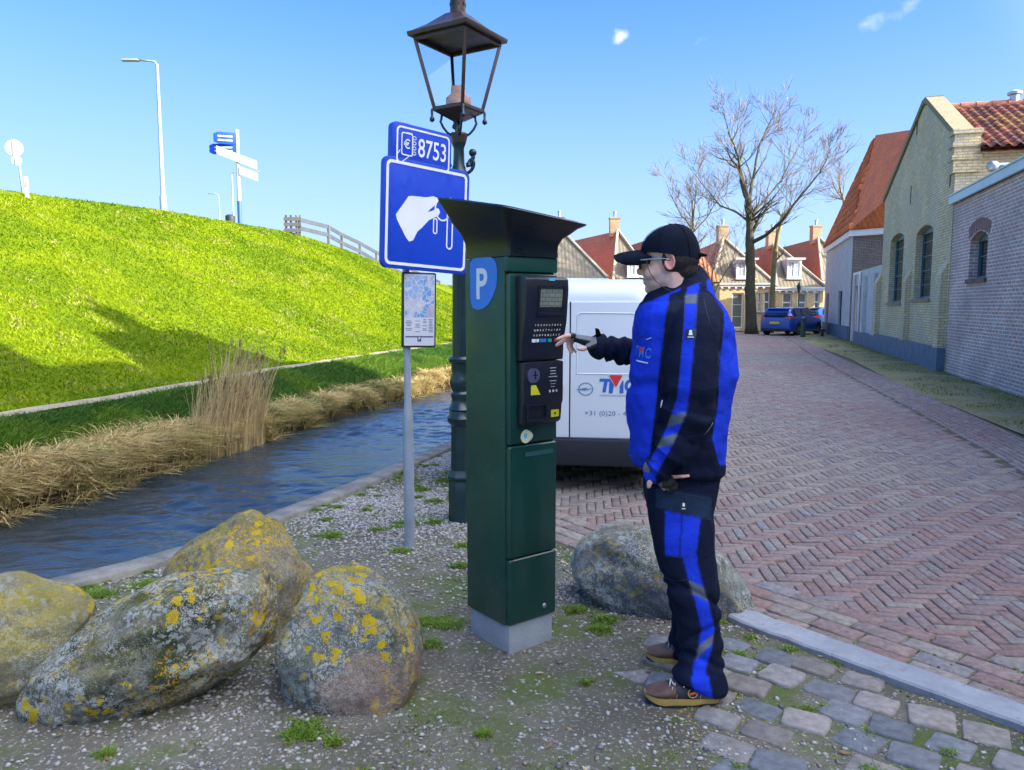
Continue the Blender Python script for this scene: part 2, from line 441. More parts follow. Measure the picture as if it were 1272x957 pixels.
def dike_z(x, y):
    """height of the grassy bank at (x, y)"""
    w, p, f, cx, cz = float(wfar_x(y)), float(path_x(y)), float(foot_x(y)), float(crest_x(y)), float(crest_z(y))
    if x > p:
        t = min(1, max(0, (w + .12 - x) / max(.05, (w + .12 - p - .22))))
        return -.42 + (PATH_Z + .42) * (t ** .42) + .03 * n2(x, y, 1.7)
    if x > f: return PATH_Z + .0 + (f - x) * 0 + .02 * n2(x, y, 1.3)
    if x > cx:
        t = (f - x) / (f - cx); s = t * t * (3 - 2 * t)
        return PATH_Z + (cz - PATH_Z) * (.72 * t + .28 * s) + .09 * n2(x, y, .35) * min(1, t * 5) + .025 * n2(x, y, 1.6)
    d = cx - x
    if d < 9: return cz + .12 * math.sin(min(1, d / 3) * math.pi / 2) + .02 * n2(x, y, .8)
    return max(-.5, cz + .12 - (d - 9) * .3)

def grid_mesh(name, rows, mats, smooth=True, cols=None):
    v = np.array([p for r in rows for p in r], float); n = len(rows[0]); k = len(rows)
    a = np.arange(k - 1)[:, None] * n + np.arange(n - 1)[None, :]
    f = np.stack([a, a + 1, a + 1 + n, a + n], -1).reshape(-1, 4)
    c = None if cols is None else np.array([q for r in cols for q in r], float)
    return np_mesh(name, v, f, mats, c, smooth)

ys_far = list(np.concatenate([np.arange(-12, 26, .35), np.arange(26, 60, 1.0), np.geomspace(60, 420, 26)]))
# grassy dike
t = NT("dike_grass", .9, 0, .05); o = t.obj()
g = t.mix(t.ramp(t.noise(o, .55, 6, .65), [(.3, 0.0), (.7, 1.0)]), (.13, .205, .006), (.24, .31, .006))
g = t.mix(1.0, g, t.ramp(t.noise(o, 9, 7, .7), [(.25, .5), (.75, 1.35)]), 'MULTIPLY')
g = t.mix(t.ramp(t.noise(t.mapp(o, loc=(7, 3, 0)), 1.6, 6, .7), [(.56, 0.0), (.72, .55)]), g, (.30, .27, .06))
sz = t.n.new("ShaderNodeSeparateXYZ"); t.l.new(o, sz.inputs[0])
g = t.mix(t.ramp(t.m('ADD', sz.outputs[2], t.m('MULTIPLY', t.noise(o, 3, 4), .12)), [(.10, 1.0), (.26, 0.0)]), g, (.060, .045, .022))
t.col(g); t.bump(t.noise(o, 22, 6, .7), 1.0, .12); t.bump(t.noise(o, 5, 5), .6, .2)
M_dike = t.mat
rows = []
for y in ys_far:
    p, f, cx = float(path_x(y)), float(foot_x(y)), float(crest_x(y)); w = float(wfar_x(y)) + .15
    xs = list(np.linspace(w, p + .2, 9)) + [p, p - .2, f] + list(np.linspace(f, cx, 40))[1:] + [cx - 1.5, cx - 3, cx - 6, cx - 9, cx - 12, cx - 18, cx - 24, cx - 120, cx - 600]
    rows.append([(x, y, dike_z(x, y)) for x in xs])
tag(grid_mesh("dike_slope", rows, M_dike), kind='structure')
# trodden path along the foot of the dike
M_path = simple("path_clay", (.29, .23, .15), .95, var=.2, vs=3, bump=.6, bs=25, bd=.02)
rows = [[(float(path_x(y)) + s * (.19 + .05 * n2(y, s, .9)), y, dike_z(float(path_x(y)), y) + .03) for s in (-1, -.5, 0, .5, 1)] for y in np.arange(-11, 60, .4)]
tag(grid_mesh("foot_path", rows, M_path), kind='structure')

# canal: water and bed
t = NT("canal_water_surface", .06, 0, .5)
o = t.mapp(t.obj(), rot=(0, 0, R(-17)))
t.col((.022, .034, .044)); t.b.inputs['IOR'].default_value = 1.42
w1 = t.noise(t.mapp(o, sc=(1.0, 2.6, 1)), 4.2, 5, .6, dist=.6)
w2 = t.noise(t.mapp(o, sc=(1.0, 2.0, 1), loc=(3, 1, 0)), 15, 3, .5)
t.bump(w2, .5, .012)
M_water = t.mat
wys = np.concatenate([np.arange(-12, 1.5, .5), np.arange(1.5, 12, .03), np.arange(12, 24, .06), np.arange(24, 60, .5), np.geomspace(60, 420, 20)])
rw = np.random.default_rng(4); waves = []
for lam, amp, cnt_ in ((.62, .0058, 7), (.34, .0036, 9), (.19, .0021, 10), (.11, .0011, 10)):
    for _ in range(cnt_): a_ = R(90 - 17 + rw.normal(0, 26)); l_ = lam * rw.uniform(.75, 1.3); waves.append((math.cos(a_) * 6.283 / l_, math.sin(a_) * 6.283 / l_, rw.uniform(0, 6.28), amp * 1.0))
nc = 110; WX = np.array([np.linspace(float(wfar_x(y)) - .5, float(kerb_x(y)) + .06, nc) for y in wys]); WY = np.repeat(wys[:, None], nc, 1); WZ = np.zeros_like(WX)
for kx_, ky_, ph_, am_ in waves: WZ += am_ * np.sin(kx_ * WX + ky_ * WY + ph_)
gust = .55 + .45 * np.sin(WX * 1.1 + 1.3 * np.sin(WY * .7)) * np.sin(WY * .9 + .8 * np.sin(WX * 1.4)); WZ *= gust * np.where(WY < 24, 1, .25)
tag(grid_mesh("canal_water", np.stack([WX, WY, WZ - .35], -1).tolist(), M_water), kind='structure')

# kerb of worn boards and concrete along the near side of the canal
M_kerb = simple("canal_edge_concrete", (.17, .16, .145), .9, var=.35, vs=7, bump=.7, bs=40, bd=.01, col2=(.26, .25, .21))
rows = []
for y in list(np.arange(-11.5, 26, .3)) + list(np.arange(26, 60, 1.0)):
    x = float(kerb_x(y)); dx = float(kerb_x(y + .1) - kerb_x(y - .1)) / .2; nrm = Vector((1, -dx, 0)).normalized(); j = .008 * n2(y, 3, 1.4)
    P = lambda d, z: (x + nrm.x * d, y + nrm.y * d, z + j)
    rows.append([P(-.03, -.6), P(0, .02), P(.012, .038), P(.17, .04), P(.185, .03), P(.185, -.1)])
tag(grid_mesh("canal_kerb", rows, M_kerb, smooth=False), kind='structure')

# ------------------------------------------------------------ street outline
BORDER = [Vector(p) for p in ((3.2, 1.3), (1.93, 2.78), (1.2, 3.66), (.62, 4.42), (.05, 5.2), (-.5, 5.95))]   # left edge of the brick street
def border_x(y):
    if y < 5.95: return float(np.interp(y, [p.y for p in BORDER], [p.x for p in BORDER]))
    return max(-.5 + (y - 5.95) * .02, float(kerb_x(y)) + .45)
gutL = line([(1.6, -6), (2.55, 0), (4.66, 6.88), (5.28, 8.97), (6.67, 14.06), (9.16, 23.32), (11.94, 32.7), (14.0, 40), (17.0, 44), (60, 46)])
gutR = line([(2.5, -6), (3.4, 0), (5.45, 6.88), (6.1, 8.97), (7.45, 14.48), (9.75, 22.0), (12.5, 32.7), (14.6, 40.0), (18, 43), (60, 45)])
WU = Vector((.2865, .958, 0)).normalized(); WN = Vector((-WU.y, WU.x, 0)); W0 = Vector((9.94, 17.66, 0))
# base ground sheet, to the horizon
t = NT("gravelly_soil", .95, 0, .2); o = t.obj()
c = t.mix(t.ramp(t.noise(o, 1.4, 6, .65), [(.35, 0.0), (.65, 1.0)]), (.092, .083, .060), (.185, .168, .130))
c = t.mix(t.ramp(t.noise(o, 55, 5, .7), [(.56, 0.0), (.66, .8)]), c, (.55, .53, .50))
c = t.mix(t.ramp(t.noise(t.mapp(o, loc=(2, 5, 0)), 70, 4, .7), [(.60, 0.0), (.68, .8)]), c, (.06, .055, .05))
c = t.mix(t.ramp(t.noise(t.mapp(o, loc=(4, 9, 0)), 2.1, 7, .7), [(.48, 0.0), (.60, .85)]), c, (.085, .12, .028))
t.col(c); t.bump(t.noise(o, 60, 6, .7), .9, .012); t.bump(t.noise(o, 4, 4), .4, .05)
M_soil = t.mat
def ground_z(x, y):
    return .012 * n2(x, y, 2.2) + .006 * n2(x, y, 7, 3) if y < 12 else 0.0
ysg = list(np.concatenate([np.arange(-12, 1.6, .4), np.arange(1.6, 9, .09), np.arange(9, 26, .6), np.arange(26, 60, 2), np.geomspace(60, 900, 14)]))
rows = []
for y in ysg:
    yy = min(y, 419); k = float(kerb_x(yy)) + .14; b = max(k + .5, border_x(y)) + .3
    xs = list(np.linspace(k, b, 44)) + list(np.linspace(b, b + 14, 12))[1:] + [b + 40, b + 120, b + 700]
    rows.append([(x, y, (-.018 if i > 43 else 0) + (ground_z(x, y) if x < b - .1 else -.02)) for i, x in enumerate(xs)])
tag(grid_mesh("ground", rows, M_soil), kind='structure')

# ------------------------------------------------------------ brick street: every clinker is real geometry in one sheet
M_clinker = vcol("street_clinker", .8, vs=35, var=.3, bump=.6, bs=90, bd=.004)
t = NT("joint_sand", .95, 0, .2); o = t.obj()
t.col(t.mix(t.ramp(t.noise(o, 1.8, 6, .7), [(.42, 0.0), (.62, 1.0)]), (.115, .102, .088), (.075, .10, .035))); t.bump(t.noise(o, 80, 4), .6, .01)
M_joint = t.mat
def brick_colour(x, y, r):
    red = max(0, min(1, .5 + 1.5 * n2(x, y, .33, 11) + (x - 2.2 - .27 * y) * .16))
    pal = [(.235, .195, .17), (.21, .175, .16), (.25, .22, .19), (.19, .165, .155), (.265, .24, .205)]
    palr = [(.235, .145, .13), (.205, .135, .13), (.25, .175, .155), (.20, .15, .145), (.225, .13, .112)]
    c = (palr if r.random() < red * .8 else pal)[r.randrange(5)]
    
    if r.random() < .04: c = (.20, .20, .21)
    k = r.uniform(.93, 1.07) * .93; mean = (.240, .182, .155); return tuple((q * .66 + m_ * .34) * k for q, m_ in zip(c, mean))
class Bricks:
    """chamfered blocks gathered into one mesh"""
    def __init__(s): s.V = []; s.F = []; s.C = []
    def put(s, cx, cy, z, L, W, a, c, ch=.008, h=.03, r=rnd, tilt=.012):
        ca, sa = math.cos(a), math.sin(a); tx, ty = r.gauss(0, tilt), r.gauss(0, tilt); n = len(s.V)
        for (l, w, zz) in ((L/2, W/2, -h), (L/2, W/2, -ch * .8), (L/2 - ch, W/2 - ch, 0)):
            for i, j in ((-1, -1), (1, -1), (1, 1), (-1, 1)):
                x, y = i * l, j * w; q = r.uniform(-.0015, .0015)
                s.V.append((cx + x * ca - y * sa + q, cy + x * sa + y * ca + q, z + zz + x * tx + y * ty))
        s.F.append((n + 8, n + 9, n + 10, n + 11))
        for b in (0, 4):
            for k in range(4): s.F.append((n + b + k, n + b + (k + 1) % 4, n + b + 4 + (k + 1) % 4, n + b + 4 + k))
        s.C += [c] * 12
    def make(s, name, mat): return np_mesh(name, np.array(s.V), np.array(s.F), mat, np.array(s.C))
B = Bricks(); rb = random.Random(3)
hd = R(5); ux = Vector((math.cos(hd), -math.sin(hd))); uy = Vector((math.sin(hd), math.cos(hd))); W_ = .066; NL = 3
def inside_street(x, y):
    if y < 5.95:
        if x < border_x(y) + .42: return False
    elif x < border_x(y) + .1: return False
    return x < float(gutL(y)) - .04
for i in range(-90, 640):
    for j in range(-60, 690):
        k = (i - j) % (2 * NL)
        if k == 0: ci, cj, a = i + NL / 2, j + .5, 0
        elif k == 2 * NL - 1: ci, cj, a = i + .5, j + NL / 2, math.pi / 2
        else: continue
        p = ux * (ci * W_) + uy * (cj * W_); x, y = p.x, p.y
        if y < .8 or y > 43.5 or not inside_street(x, y): continue
        z = .0 + .012 * n2(x, y, .5) + .004 * n2(x, y, 2.3) + rb.uniform(-.003, .003)
        far = y > 14
        B.put(x, y, z, NL * W_ - .007, W_ - .007, a - hd, brick_colour(x, y, rb), ch=.006, r=rb, tilt=.02 if not far else .03)
# running courses along the left border (four) and the far gutter band (six, laid lengthwise)
def courses(poly, n, off0, L=.205, W=.1, zf=.006, sgn=1, greenish=0):
    for c_ in range(n):
        d = off0 + (c_ + .5) * (W + .006); pos = rb.uniform(0, L)
        for a, b in zip(poly, poly[1:]):
            seg = b - a; ln = seg.length; u = seg / ln; nn = Vector((u.y, -u.x)) * sgn
            s = pos
            while s < ln:
                p = a + u * s + nn * d
                B.put(p.x, p.y, zf + rb.uniform(-.003, .003) + .012 * n2(p.x, p.y, .5), L - .008, W - .006, math.atan2(u.y, u.x) + rb.gauss(0, .012), tuple(q * (1 - .15 * greenish) for q in brick_colour(p.x, p.y, rb)), r=rb)
                s += L
            pos = s - ln
courses([p for p in BORDER], 4, .0, zf=.010, L=.235, W=.112)
gl = [Vector((float(gutL(y)), y)) for y in np.arange(.5, 42, 1.0)]
courses(gl, 9, .03, L=.2, W=.066, zf=.004)
B.make("road", M_clinker); tag(bpy.data.objects["road"], kind='structure')
rows = []
for y in list(np.arange(.4, 6, .2)) + list(np.arange(6, 44, .5)):
    a, b = border_x(y) - .02, float(gutR(y)) + .05
    rows.append([(a + (b - a) * k / 30, y, -.012 + .012 * n2(a + (b - a) * k / 30, y, .5)) for k in range(31)])
tag(grid_mesh("road_bed", rows, M_joint), kind='structure')

# mossy verge at the foot of the houses
t = NT("verge_moss", .95, 0, .15); o = t.obj()
c = t.mix(t.ramp(t.noise(o, 1.1, 7, .7), [(.38, 0.0), (.6, 1.0)]), (.30, .27, .17), (.23, .235, .09))
c = t.mix(1.0, c, t.ramp(t.noise(o, 25, 6, .7), [(.3, .55), (.7, 1.3)]), 'MULTIPLY')
t.col(c); t.bump(t.noise(o, 35, 6, .7), 1, .03); M_verge = t.mat
rows = []
for y in np.arange(-6, 42.5, .5):
    a = float(gutR(y)) - .03; b = max(a + .2, W0.x + (y - W0.y) * WU.x / WU.y + .4) if y < 41 else a + .5
    rows.append([(a + (b - a) * k / 10, y, .002 + .03 * math.sin(math.pi * k / 10) + .012 * n2(a + k, y, 1.9)) for k in range(11)])
tag(grid_mesh("verge", rows, M_verge), kind='structure')

# blue-grey kerb stone between setts and street
t = NT("blue_stone", .72, 0, .4); o = t.obj()
c = t.mix(t.ramp(t.noise(o, 6, 7, .7), [(.3, 0.0), (.7, 1.0)]), (.20, .215, .245), (.33, .34, .36))
c = t.mix(t.ramp(t.noise(o, 30, 5, .7), [(.58, 0.0), (.68, .6)]), c, (.13, .13, .12))
t.col(c); t.bump(t.noise(o, 45, 6, .7), .5, .01); M_stone = t.mat
k = MB(); A = Vector((1.10, 3.66, 0)); Bp = Vector((2.35, 2.14, 0)); u = (Bp - A).normalized(); nn = Vector((u.y, -u.x, 0))
ring = []
for i in range(25):
    p = A + u * (Bp - A).length * i / 24; e = .012 * n2(i, 0, .8); w0 = .080 + .009 * n2(i, 5, .7); w1 = .074 + .009 * n2(i, 9, .9)
    if i == 0: w0 *= .75; w1 *= .75
    ring.append([p + nn * w1 + Vector((0, 0, -.12)), p + nn * (w1 + .004) + Vector((0, 0, .022)), p + nn * (w1 - .005) + Vector((0, 0, .030 + e * .5)), p - nn * (w0 - .005) + Vector((0, 0, .032 + e * .5)), p - nn * (w0 + .003) + Vector((0, 0, .022)), p - nn * w0 + Vector((0, 0, -.12))])
k.rings(ring); tag(k.build("kerb_stone", M_stone, smooth=True, autosm=24), kind='structure')

# worn setts sunk in the soil, lower right
M_sett = vcol("sett_stone", .82, vs=28, var=.28, bump=.7, bs=70, bd=.006)
S = MB(); rs = random.Random(21)
sp = [(.19, .18, .17), (.155, .16, .17), (.215, .19, .165), (.13, .14, .155), (.23, .205, .185), (.165, .145, .13)]
u2 = Vector((.80, -.60)); v2 = Vector((-.60, -.80))
for r_ in range(0, 13):
    for c_ in range(-12, 18):
        p = Vector((1.28, 3.26)) + u2 * ((c_ + (r_ % 2) * .5) * .182) + v2 * (r_ * .158 - .05)
        x, y = p.x + rs.gauss(0, .006), p.y + rs.gauss(0, .006)
        if y > 3.5 or y < .9: continue
        q = Vector((x, y)) - Vector((1.10, 3.66)); across = q.dot(Vector((-.77, -.635)))
        if across < .13: continue
        lim = .56 + (3.1 - y) * .05 + .12 * n2(x, y, 2.1)
        if x < lim - .22 or (x < lim + .12 and rs.random() < .55) or rs.random() < .03: continue
        L, W = rs.uniform(.150, .192), rs.uniform(.128, .164); a = math.atan2(u2.y, u2.x) + rs.gauss(0, .11)
        sink = .012 if x < lim + .1 else 0
        hz = .010 + rs.uniform(-.006, .005) - sink; c = sp[rs.randrange(6)]; k_ = rs.uniform(.85, 1.15); c = tuple(z * k_ for z in c)
        n = 16; out = []
        cn4 = [rs.uniform(.84, 1.08) for _ in range(5)]; cn4[4] = cn4[0]; ex = [cn4[int(i * 4 / n)] * (1 - (i * 4 / n) % 1) + cn4[int(i * 4 / n) + 1] * ((i * 4 / n) % 1) + rs.uniform(-.03, .03) for i in range(n)]
        for lv, (sc, zz) in enumerate(((1.0, -.06), (1.0, hz - .012), (.965, hz - .003), (.90, hz))):
            ring = []
            for i in range(n):
                t_ = 2 * math.pi * i / n; e = .26
                cx = math.copysign(abs(math.cos(t_)) ** e, math.cos(t_)) * L / 2 * sc * ex[i]; cy = math.copysign(abs(math.sin(t_)) ** e, math.sin(t_)) * W / 2 * sc * ex[i]
                ring.append((x + cx * math.cos(a) - cy * math.sin(a), y + cx * math.sin(a) + cy * math.cos(a), zz + (rs.uniform(-.0015, .0015) if lv > 1 else 0)))
            out.append(ring)
        S.rings(out, col=c)
tag(S.build("sett_paving", M_sett, smooth=True, autosm=60), kind='structure')
# ------------------------------------------------------------ grass and ground litter (stuff nobody could count)
def blades(name, P, H, W, lean, cols, mat, seed=0, segs=2, bend=.5, azim=None):
    """curved tapering blades: P (N,3) roots, H heights, W widths, lean lengths, cols (N,3)"""
    rg = np.random.default_rng(seed); N = len(P)
    az = rg.uniform(0, 2 * np.pi, N) if azim is None else azim
    d = np.stack([np.cos(az), np.sin(az), np.zeros(N)], 1)
    fa = rg.uniform(0, 2 * np.pi, N); s = np.stack([np.cos(fa), np.sin(fa), np.zeros(N)], 1)
    vs = []; cs = []
    for k in range(segs):
        t = k / segs; c = P + d * (lean * t ** 2)[:, None]; c[:, 2] += H * (t - bend * t * t * .5)
        w = (W * (1 - t * .6) / 2)[:, None]
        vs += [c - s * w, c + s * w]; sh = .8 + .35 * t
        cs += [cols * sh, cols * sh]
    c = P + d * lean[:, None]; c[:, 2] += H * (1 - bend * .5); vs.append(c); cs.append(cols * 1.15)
    nv = 2 * segs + 1; V = np.stack(vs, 1).reshape(-1, 3); C = np.stack(cs, 1).reshape(-1, 3)
    b = np.arange(N)[:, None] * nv; F = []
    for k in range(segs - 1):
        F.append(np.hstack([b + 2*k, b + 2*k + 1, b + 2*k + 3])); F.append(np.hstack([b + 2*k, b + 2*k + 3, b + 2*k + 2]))
    k = segs - 1; F.append(np.hstack([b + 2*k, b + 2*k + 1, b + 2*segs]))
    return tag(np_mesh(name, V, np.vstack(F), mat, C, False), kind='stuff')
M_blade = leafmat("grass_blade", .5, .35)
M_straw = leafmat("straw_blade", .6, .25)
rg = np.random.default_rng(5)
def jitter(base, N, a=.2):
    k = rg.uniform(1 - a, 1 + a, (N, 1)); return np.array(base)[None, :] * k * rg.uniform(.92, 1.08, (N, 3))
# the dike
pts = []
while len(pts) < 230000:
    y = float(rg.uniform(0, 1)) ** 1.5 * 34 + 5.0
    f, c_ = float(foot_x(y)) + .7, float(crest_x(y))
    x = f + (c_ - .8 - f) * float(rg.uniform(0, 1)) ** 1.0
    if abs(x - float(path_x(y))) < .27: continue
    pts.append((x, y))
pts = np.array(pts); N = len(pts)
Z = np.array([dike_z(x, y) for x, y in pts]); P = np.column_stack([pts, Z - .01])
dist = np.sqrt(pts[:, 0] ** 2 + pts[:, 1] ** 2)
patch = np.array([n2(x, y, .45, 5) for x, y in pts]); patch2 = np.array([n2(x, y, 1.7, 9) for x, y in pts])
base = np.where(patch[:, None] + .5 * patch2[:, None] > .0, np.array([[.215, .29, .006]]), np.array([[.13, .215, .006]]))
dry = (patch2 > .28) & (rg.uniform(0, 1, N) < .25); base = np.where(dry[:, None], np.array([[.36, .33, .10]]), base)
cols = base * rg.uniform(.82, 1.2, (N, 1))
H = (.035 + .035 * rg.uniform(0, 1, N) + .03 * np.clip(patch2 + .2, 0, 1)) * (1 + dist * .012)
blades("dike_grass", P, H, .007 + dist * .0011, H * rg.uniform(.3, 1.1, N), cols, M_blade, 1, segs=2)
# lush grass strip between the path and the dry sedge
pts = []
for _ in range(60000):
    y = float(rg.uniform(0, 1)) ** 1.3 * 22 + 4.5; p, w = float(path_x(y)) - .2 * 0, float(wfar_x(y))
    tt = float(rg.beta(1.2, 1.6)); x = p + .27 + (w - p - .32) * tt * .8; pts.append((x, y))
pts = np.array(pts); N = len(pts); Z = np.array([dike_z(x, y) for x, y in pts]); dist = np.hypot(pts[:, 0], pts[:, 1])
patch = np.array([n2(x, y, .9, 2) for x, y in pts])
H = (.09 + .09 * rg.uniform(0, 1, N)) * (1 + .5 * np.clip(patch, -1, 1)); cols = np.where(patch[:, None] > .05, np.array([[.10, .18, .02]]), np.array([[.055, .125, .02]])) * rg.uniform(.7, 1.35, (N, 1))
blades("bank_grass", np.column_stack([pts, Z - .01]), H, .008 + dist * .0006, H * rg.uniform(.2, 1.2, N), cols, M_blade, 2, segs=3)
# tussocks of dry sedge leaning over the water
Pp, HH, LL, AZ, CC = [], [], [], [], []
y = 3.5; rr = random.Random(12)
while y < 24:
    w, p = float(wfar_x(y)), float(path_x(y)); wid = w - p
    for _ in range(4):
        tt = rr.uniform(.42, 1.0) if y < 9.3 else rr.uniform(.5, 1.0)
        if _ == 3: tt = rr.uniform(.93, 1.02); cx = p + wid * tt; cy = y + rr.uniform(-.2, .2)
        big = rr.choice((.6, .8, 1.0, 1.3, 1.6)) * rr.uniform(.85, 1.15) * (1.0 if y < 9.2 else .8); nb = int(130 * big)
        green = 1.0 if rr.random() < (.20 if tt > .65 else .5) else 0.0
        for _b in range(nb):
            a = rr.uniform(0, 2 * math.pi); r = rr.uniform(0, .13) * big
            px_, py_ = cx + r * math.cos(a), cy + r * math.sin(a)
            px_ = min(px_, w + .10)
            Pp.append((px_, py_, dike_z(px_, py_) - .02)); h = rr.uniform(.14, .36) * big; HH.append(h)
            outw = a if rr.random() < .55 else rr.gauss(-.35, .6)
            AZ.append(outw); LL.append(h * rr.uniform(.5, 1.5))
            base = (.62, .48, .22) if rr.random() < .75 else (.46, .34, .14)
            if green and rr.random() < .6: base = (.14, .20, .045)
            k_ = rr.uniform(.7, 1.3); CC.append([q * k_ for q in base])
    y += .115 if y < 12 else .2
N = len(Pp)
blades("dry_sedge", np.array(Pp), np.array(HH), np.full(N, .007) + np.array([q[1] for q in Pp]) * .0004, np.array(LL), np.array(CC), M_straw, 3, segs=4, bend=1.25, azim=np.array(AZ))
# weeds and grass tufts on the gravel
Pp, HH, LL, CC, WWd = [], [], [], [], []
tufts = [(-2.2, 3.95, .16), (-2.0, 4.1, .13), (-1.75, 3.95, .1), (-1.1, 3.95, .17), (-1.0, 3.85, .15), (-.88, 4.0, .12), (-.42, 3.6, .12), (-.38, 3.35, .09), (-.3, 3.55, .1), (-.75, 2.62, .12), (-.62, 2.56, .06),
         (-.5, 2.35, .07), (-.1, 2.6, .05), (.3, 3.0, .04), (.46, 3.62, .1), (.42, 3.5, .08), (.32, 3.75, .09), (-.6, 5.9, .13), (-.75, 6.3, .12), (-.55, 5.3, .1), (-.7, 4.7, .1), (-1.2, 5.0, .12), (-.3, 4.8, .1), (-.3, 4.4, .1), (-.2, 6.6, .12),
         (1.25, 3.62, .06), (1.1, 3.42, .05), (1.24, 3.3, .05), (1.02, 3.6, .05), (1.38, 3.16, .05), (1.0, 3.25, .05), (.9, 3.25, .04), (1.1, 3.12, .05), (.75, 2.4, .04), (-1.4, 2.5, .06), (1.5, 2.5, .05), (1.3, 2.62, .05), (1.18, 2.4, .06), (1.12, 2.78, .05), (1.2, 2.8, .04)]
for _ in range(26):
    y = rr.uniform(3.6, 8); tufts.append((rr.uniform(float(kerb_x(y)) + .15, border_x(y) - .05), y, rr.uniform(.03, .1)))
for _ in range(26):
    y = rr.uniform(3.6, 9); tufts.append((float(kerb_x(y)) + rr.uniform(.14, .28), y, rr.uniform(.04, .1)))
for tx, ty, tr in tufts:
    nb = int(650 * tr / .1 * tr / .1) + 40; small = tx > .85
    for _b in range(nb):
        a = rr.uniform(0, 6.283); r = tr * math.sqrt(rr.random()) * (.35 + 1.6 * abs(n2(tx * 3 + math.cos(a), ty * 3 + math.sin(a), 1.3)))
        x_, y_ = tx + r * math.cos(a), ty + r * math.sin(a) * .8
        if math.hypot(x_ + .0, y_ - 3.36) < .22: continue
        Pp.append((x_, y_, ground_z(x_, y_) - .003)); h = rr.uniform(.012, .034) * (.7 if small else 1) * (1.2 - .5 * r / tr); HH.append(h); LL.append(h * rr.uniform(.3, 1.6)); WWd.append(rr.uniform(.003, .007))
        base = (.15, .28, .03) if rr.random() < .6 else (.26, .33, .07); k_ = rr.uniform(.6, 1.25); CC.append([q * k_ for q in base])
cnt = 0
while cnt < 38000:
    y = 1.8 + rr.random() ** 1.2 * 8; k0 = float(kerb_x(y)) + .17; b0 = border_x(y) + (.0 if y > 4 else .05); x = rr.uniform(k0, b0)
    q = n2(x, y, 1.1, 13) + .6 * n2(x, y, 4.5, 3) - (.25 if (x > -.1 and 2.4 < y < 3.6) else 0)
    if q < .12 or math.hypot(x, y - 3.4) < .26 or rr.random() > (q - .1) * 3: continue
    Pp.append((x, y, ground_z(x, y) - .002)); h = rr.uniform(.006, .022); HH.append(h); LL.append(h * rr.uniform(.5, 1.6)); WWd.append(rr.uniform(.003, .006)); k_ = rr.uniform(.6, 1.2)
    base = (.15, .25, .03) if rr.random() < .6 else (.24, .26, .07); CC.append([z_ * k_ for z_ in base]); cnt += 1
N = len(Pp); blades("weeds", np.array(Pp), np.array(HH), np.array(WWd), np.array(LL), np.array(CC), M_blade, 4, segs=2)
# grass at the house walls
pts = []
for _ in range(16000):
    y = rr.uniform(8, 36); a = float(gutR(y)); b = W0.x + (y - W0.y) * WU.x / WU.y
    tt = rr.random() ** .6; x = a + (b - .03 - a) * tt
    if n2(x, y, 1.1, 4) + tt * .55 < .25: continue
    pts.append((x, y))
pts = np.array(pts); N = len(pts); H = rg.uniform(.02, .06, N)
blades("verge_grass", np.column_stack([pts, np.full(N, .015)]), H, np.full(N, .014), H * rg.uniform(.3, 1.2, N), np.array([[.16, .20, .035]]) * rg.uniform(.6, 1.3, (N, 1)), M_blade, 6, segs=2)
# moss between setts and border courses: little cushions
Vv, Ff, Cc = [], [], []
def pebble(x, y, z, r, c, flat=.6):
    n = len(Vv); a0 = rr.uniform(0, 6.28); fx = rr.uniform(.7, 1.3)
    for k in range(5):
        a = a0 + k * 1.2566; q = r * rr.uniform(.75, 1.15); Vv.append((x + q * fx * math.cos(a), y + q / fx * math.sin(a), z))
    tx, ty = rr.uniform(-.3, .3) * r, rr.uniform(-.3, .3) * r
    Vv.append((x + tx, y + ty, z + r * flat)); Vv.append((x - tx * .3, y - ty * .3, z - r * .3))
    for k in range(5): Ff.append((n + k, n + (k + 1) % 5, n + 5)); Ff.append((n + (k + 1) % 5, n + k, n + 6))
    for _ in range(7): Cc.append(c)
pal = [(.36, .35, .32), (.34, .31, .27), (.30, .28, .25), (.20, .19, .18), (.34, .33, .31), (.12, .12, .12), (.40, .39, .36), (.26, .21, .16)]
cnt = 0
while cnt < 42000:
    y = rr.random() ** 1.25 * 7.5 + 1.7; k0 = float(kerb_x(y)) + .19; b0 = border_x(y) - .03
    x = rr.uniform(k0, b0)
    dens = .45 + 1.1 * n2(x, y, .8, 8)
    if x > -.2 and y < 3.9: dens -= .35
    if rr.random() > max(.12, dens): continue
    r = rr.choice((.003, .004, .005, .007, .009, .012)) * (1 + .05 * y)
    shell = rr.random() < .22
    pebble(x, y, ground_z(x, y) + r * .1, r, pal[0] if shell and rr.random() < .6 else (pal[6] if shell else pal[rr.randrange(8)]), .3 if shell else .6); cnt += 1
tag(np_mesh("gravel", np.array(Vv), np.array(Ff), vcol("shell_gravel", .7, vs=60, var=.2, bump=0), np.array(Cc)), kind='stuff')
Vv, Ff, Cc = [], [], []
for _ in range(9000):
    y = rr.uniform(1.3, 3.55); x = rr.uniform(.6, 3.0)
    if (Vector((x, y)) - Vector((1.10, 3.66))).dot(Vector((-.77, -.635))) < .1: continue
    if n2(x, y, 1.8, 6) < -.02: continue
    g_ = (.17, .22, .03) if rr.random() < .6 else (.26, .26, .05); pebble(x, y, -.006 + rr.uniform(0, .006), rr.uniform(.004, .011), tuple(q * rr.uniform(.6, 1.2) for q in g_), .8)
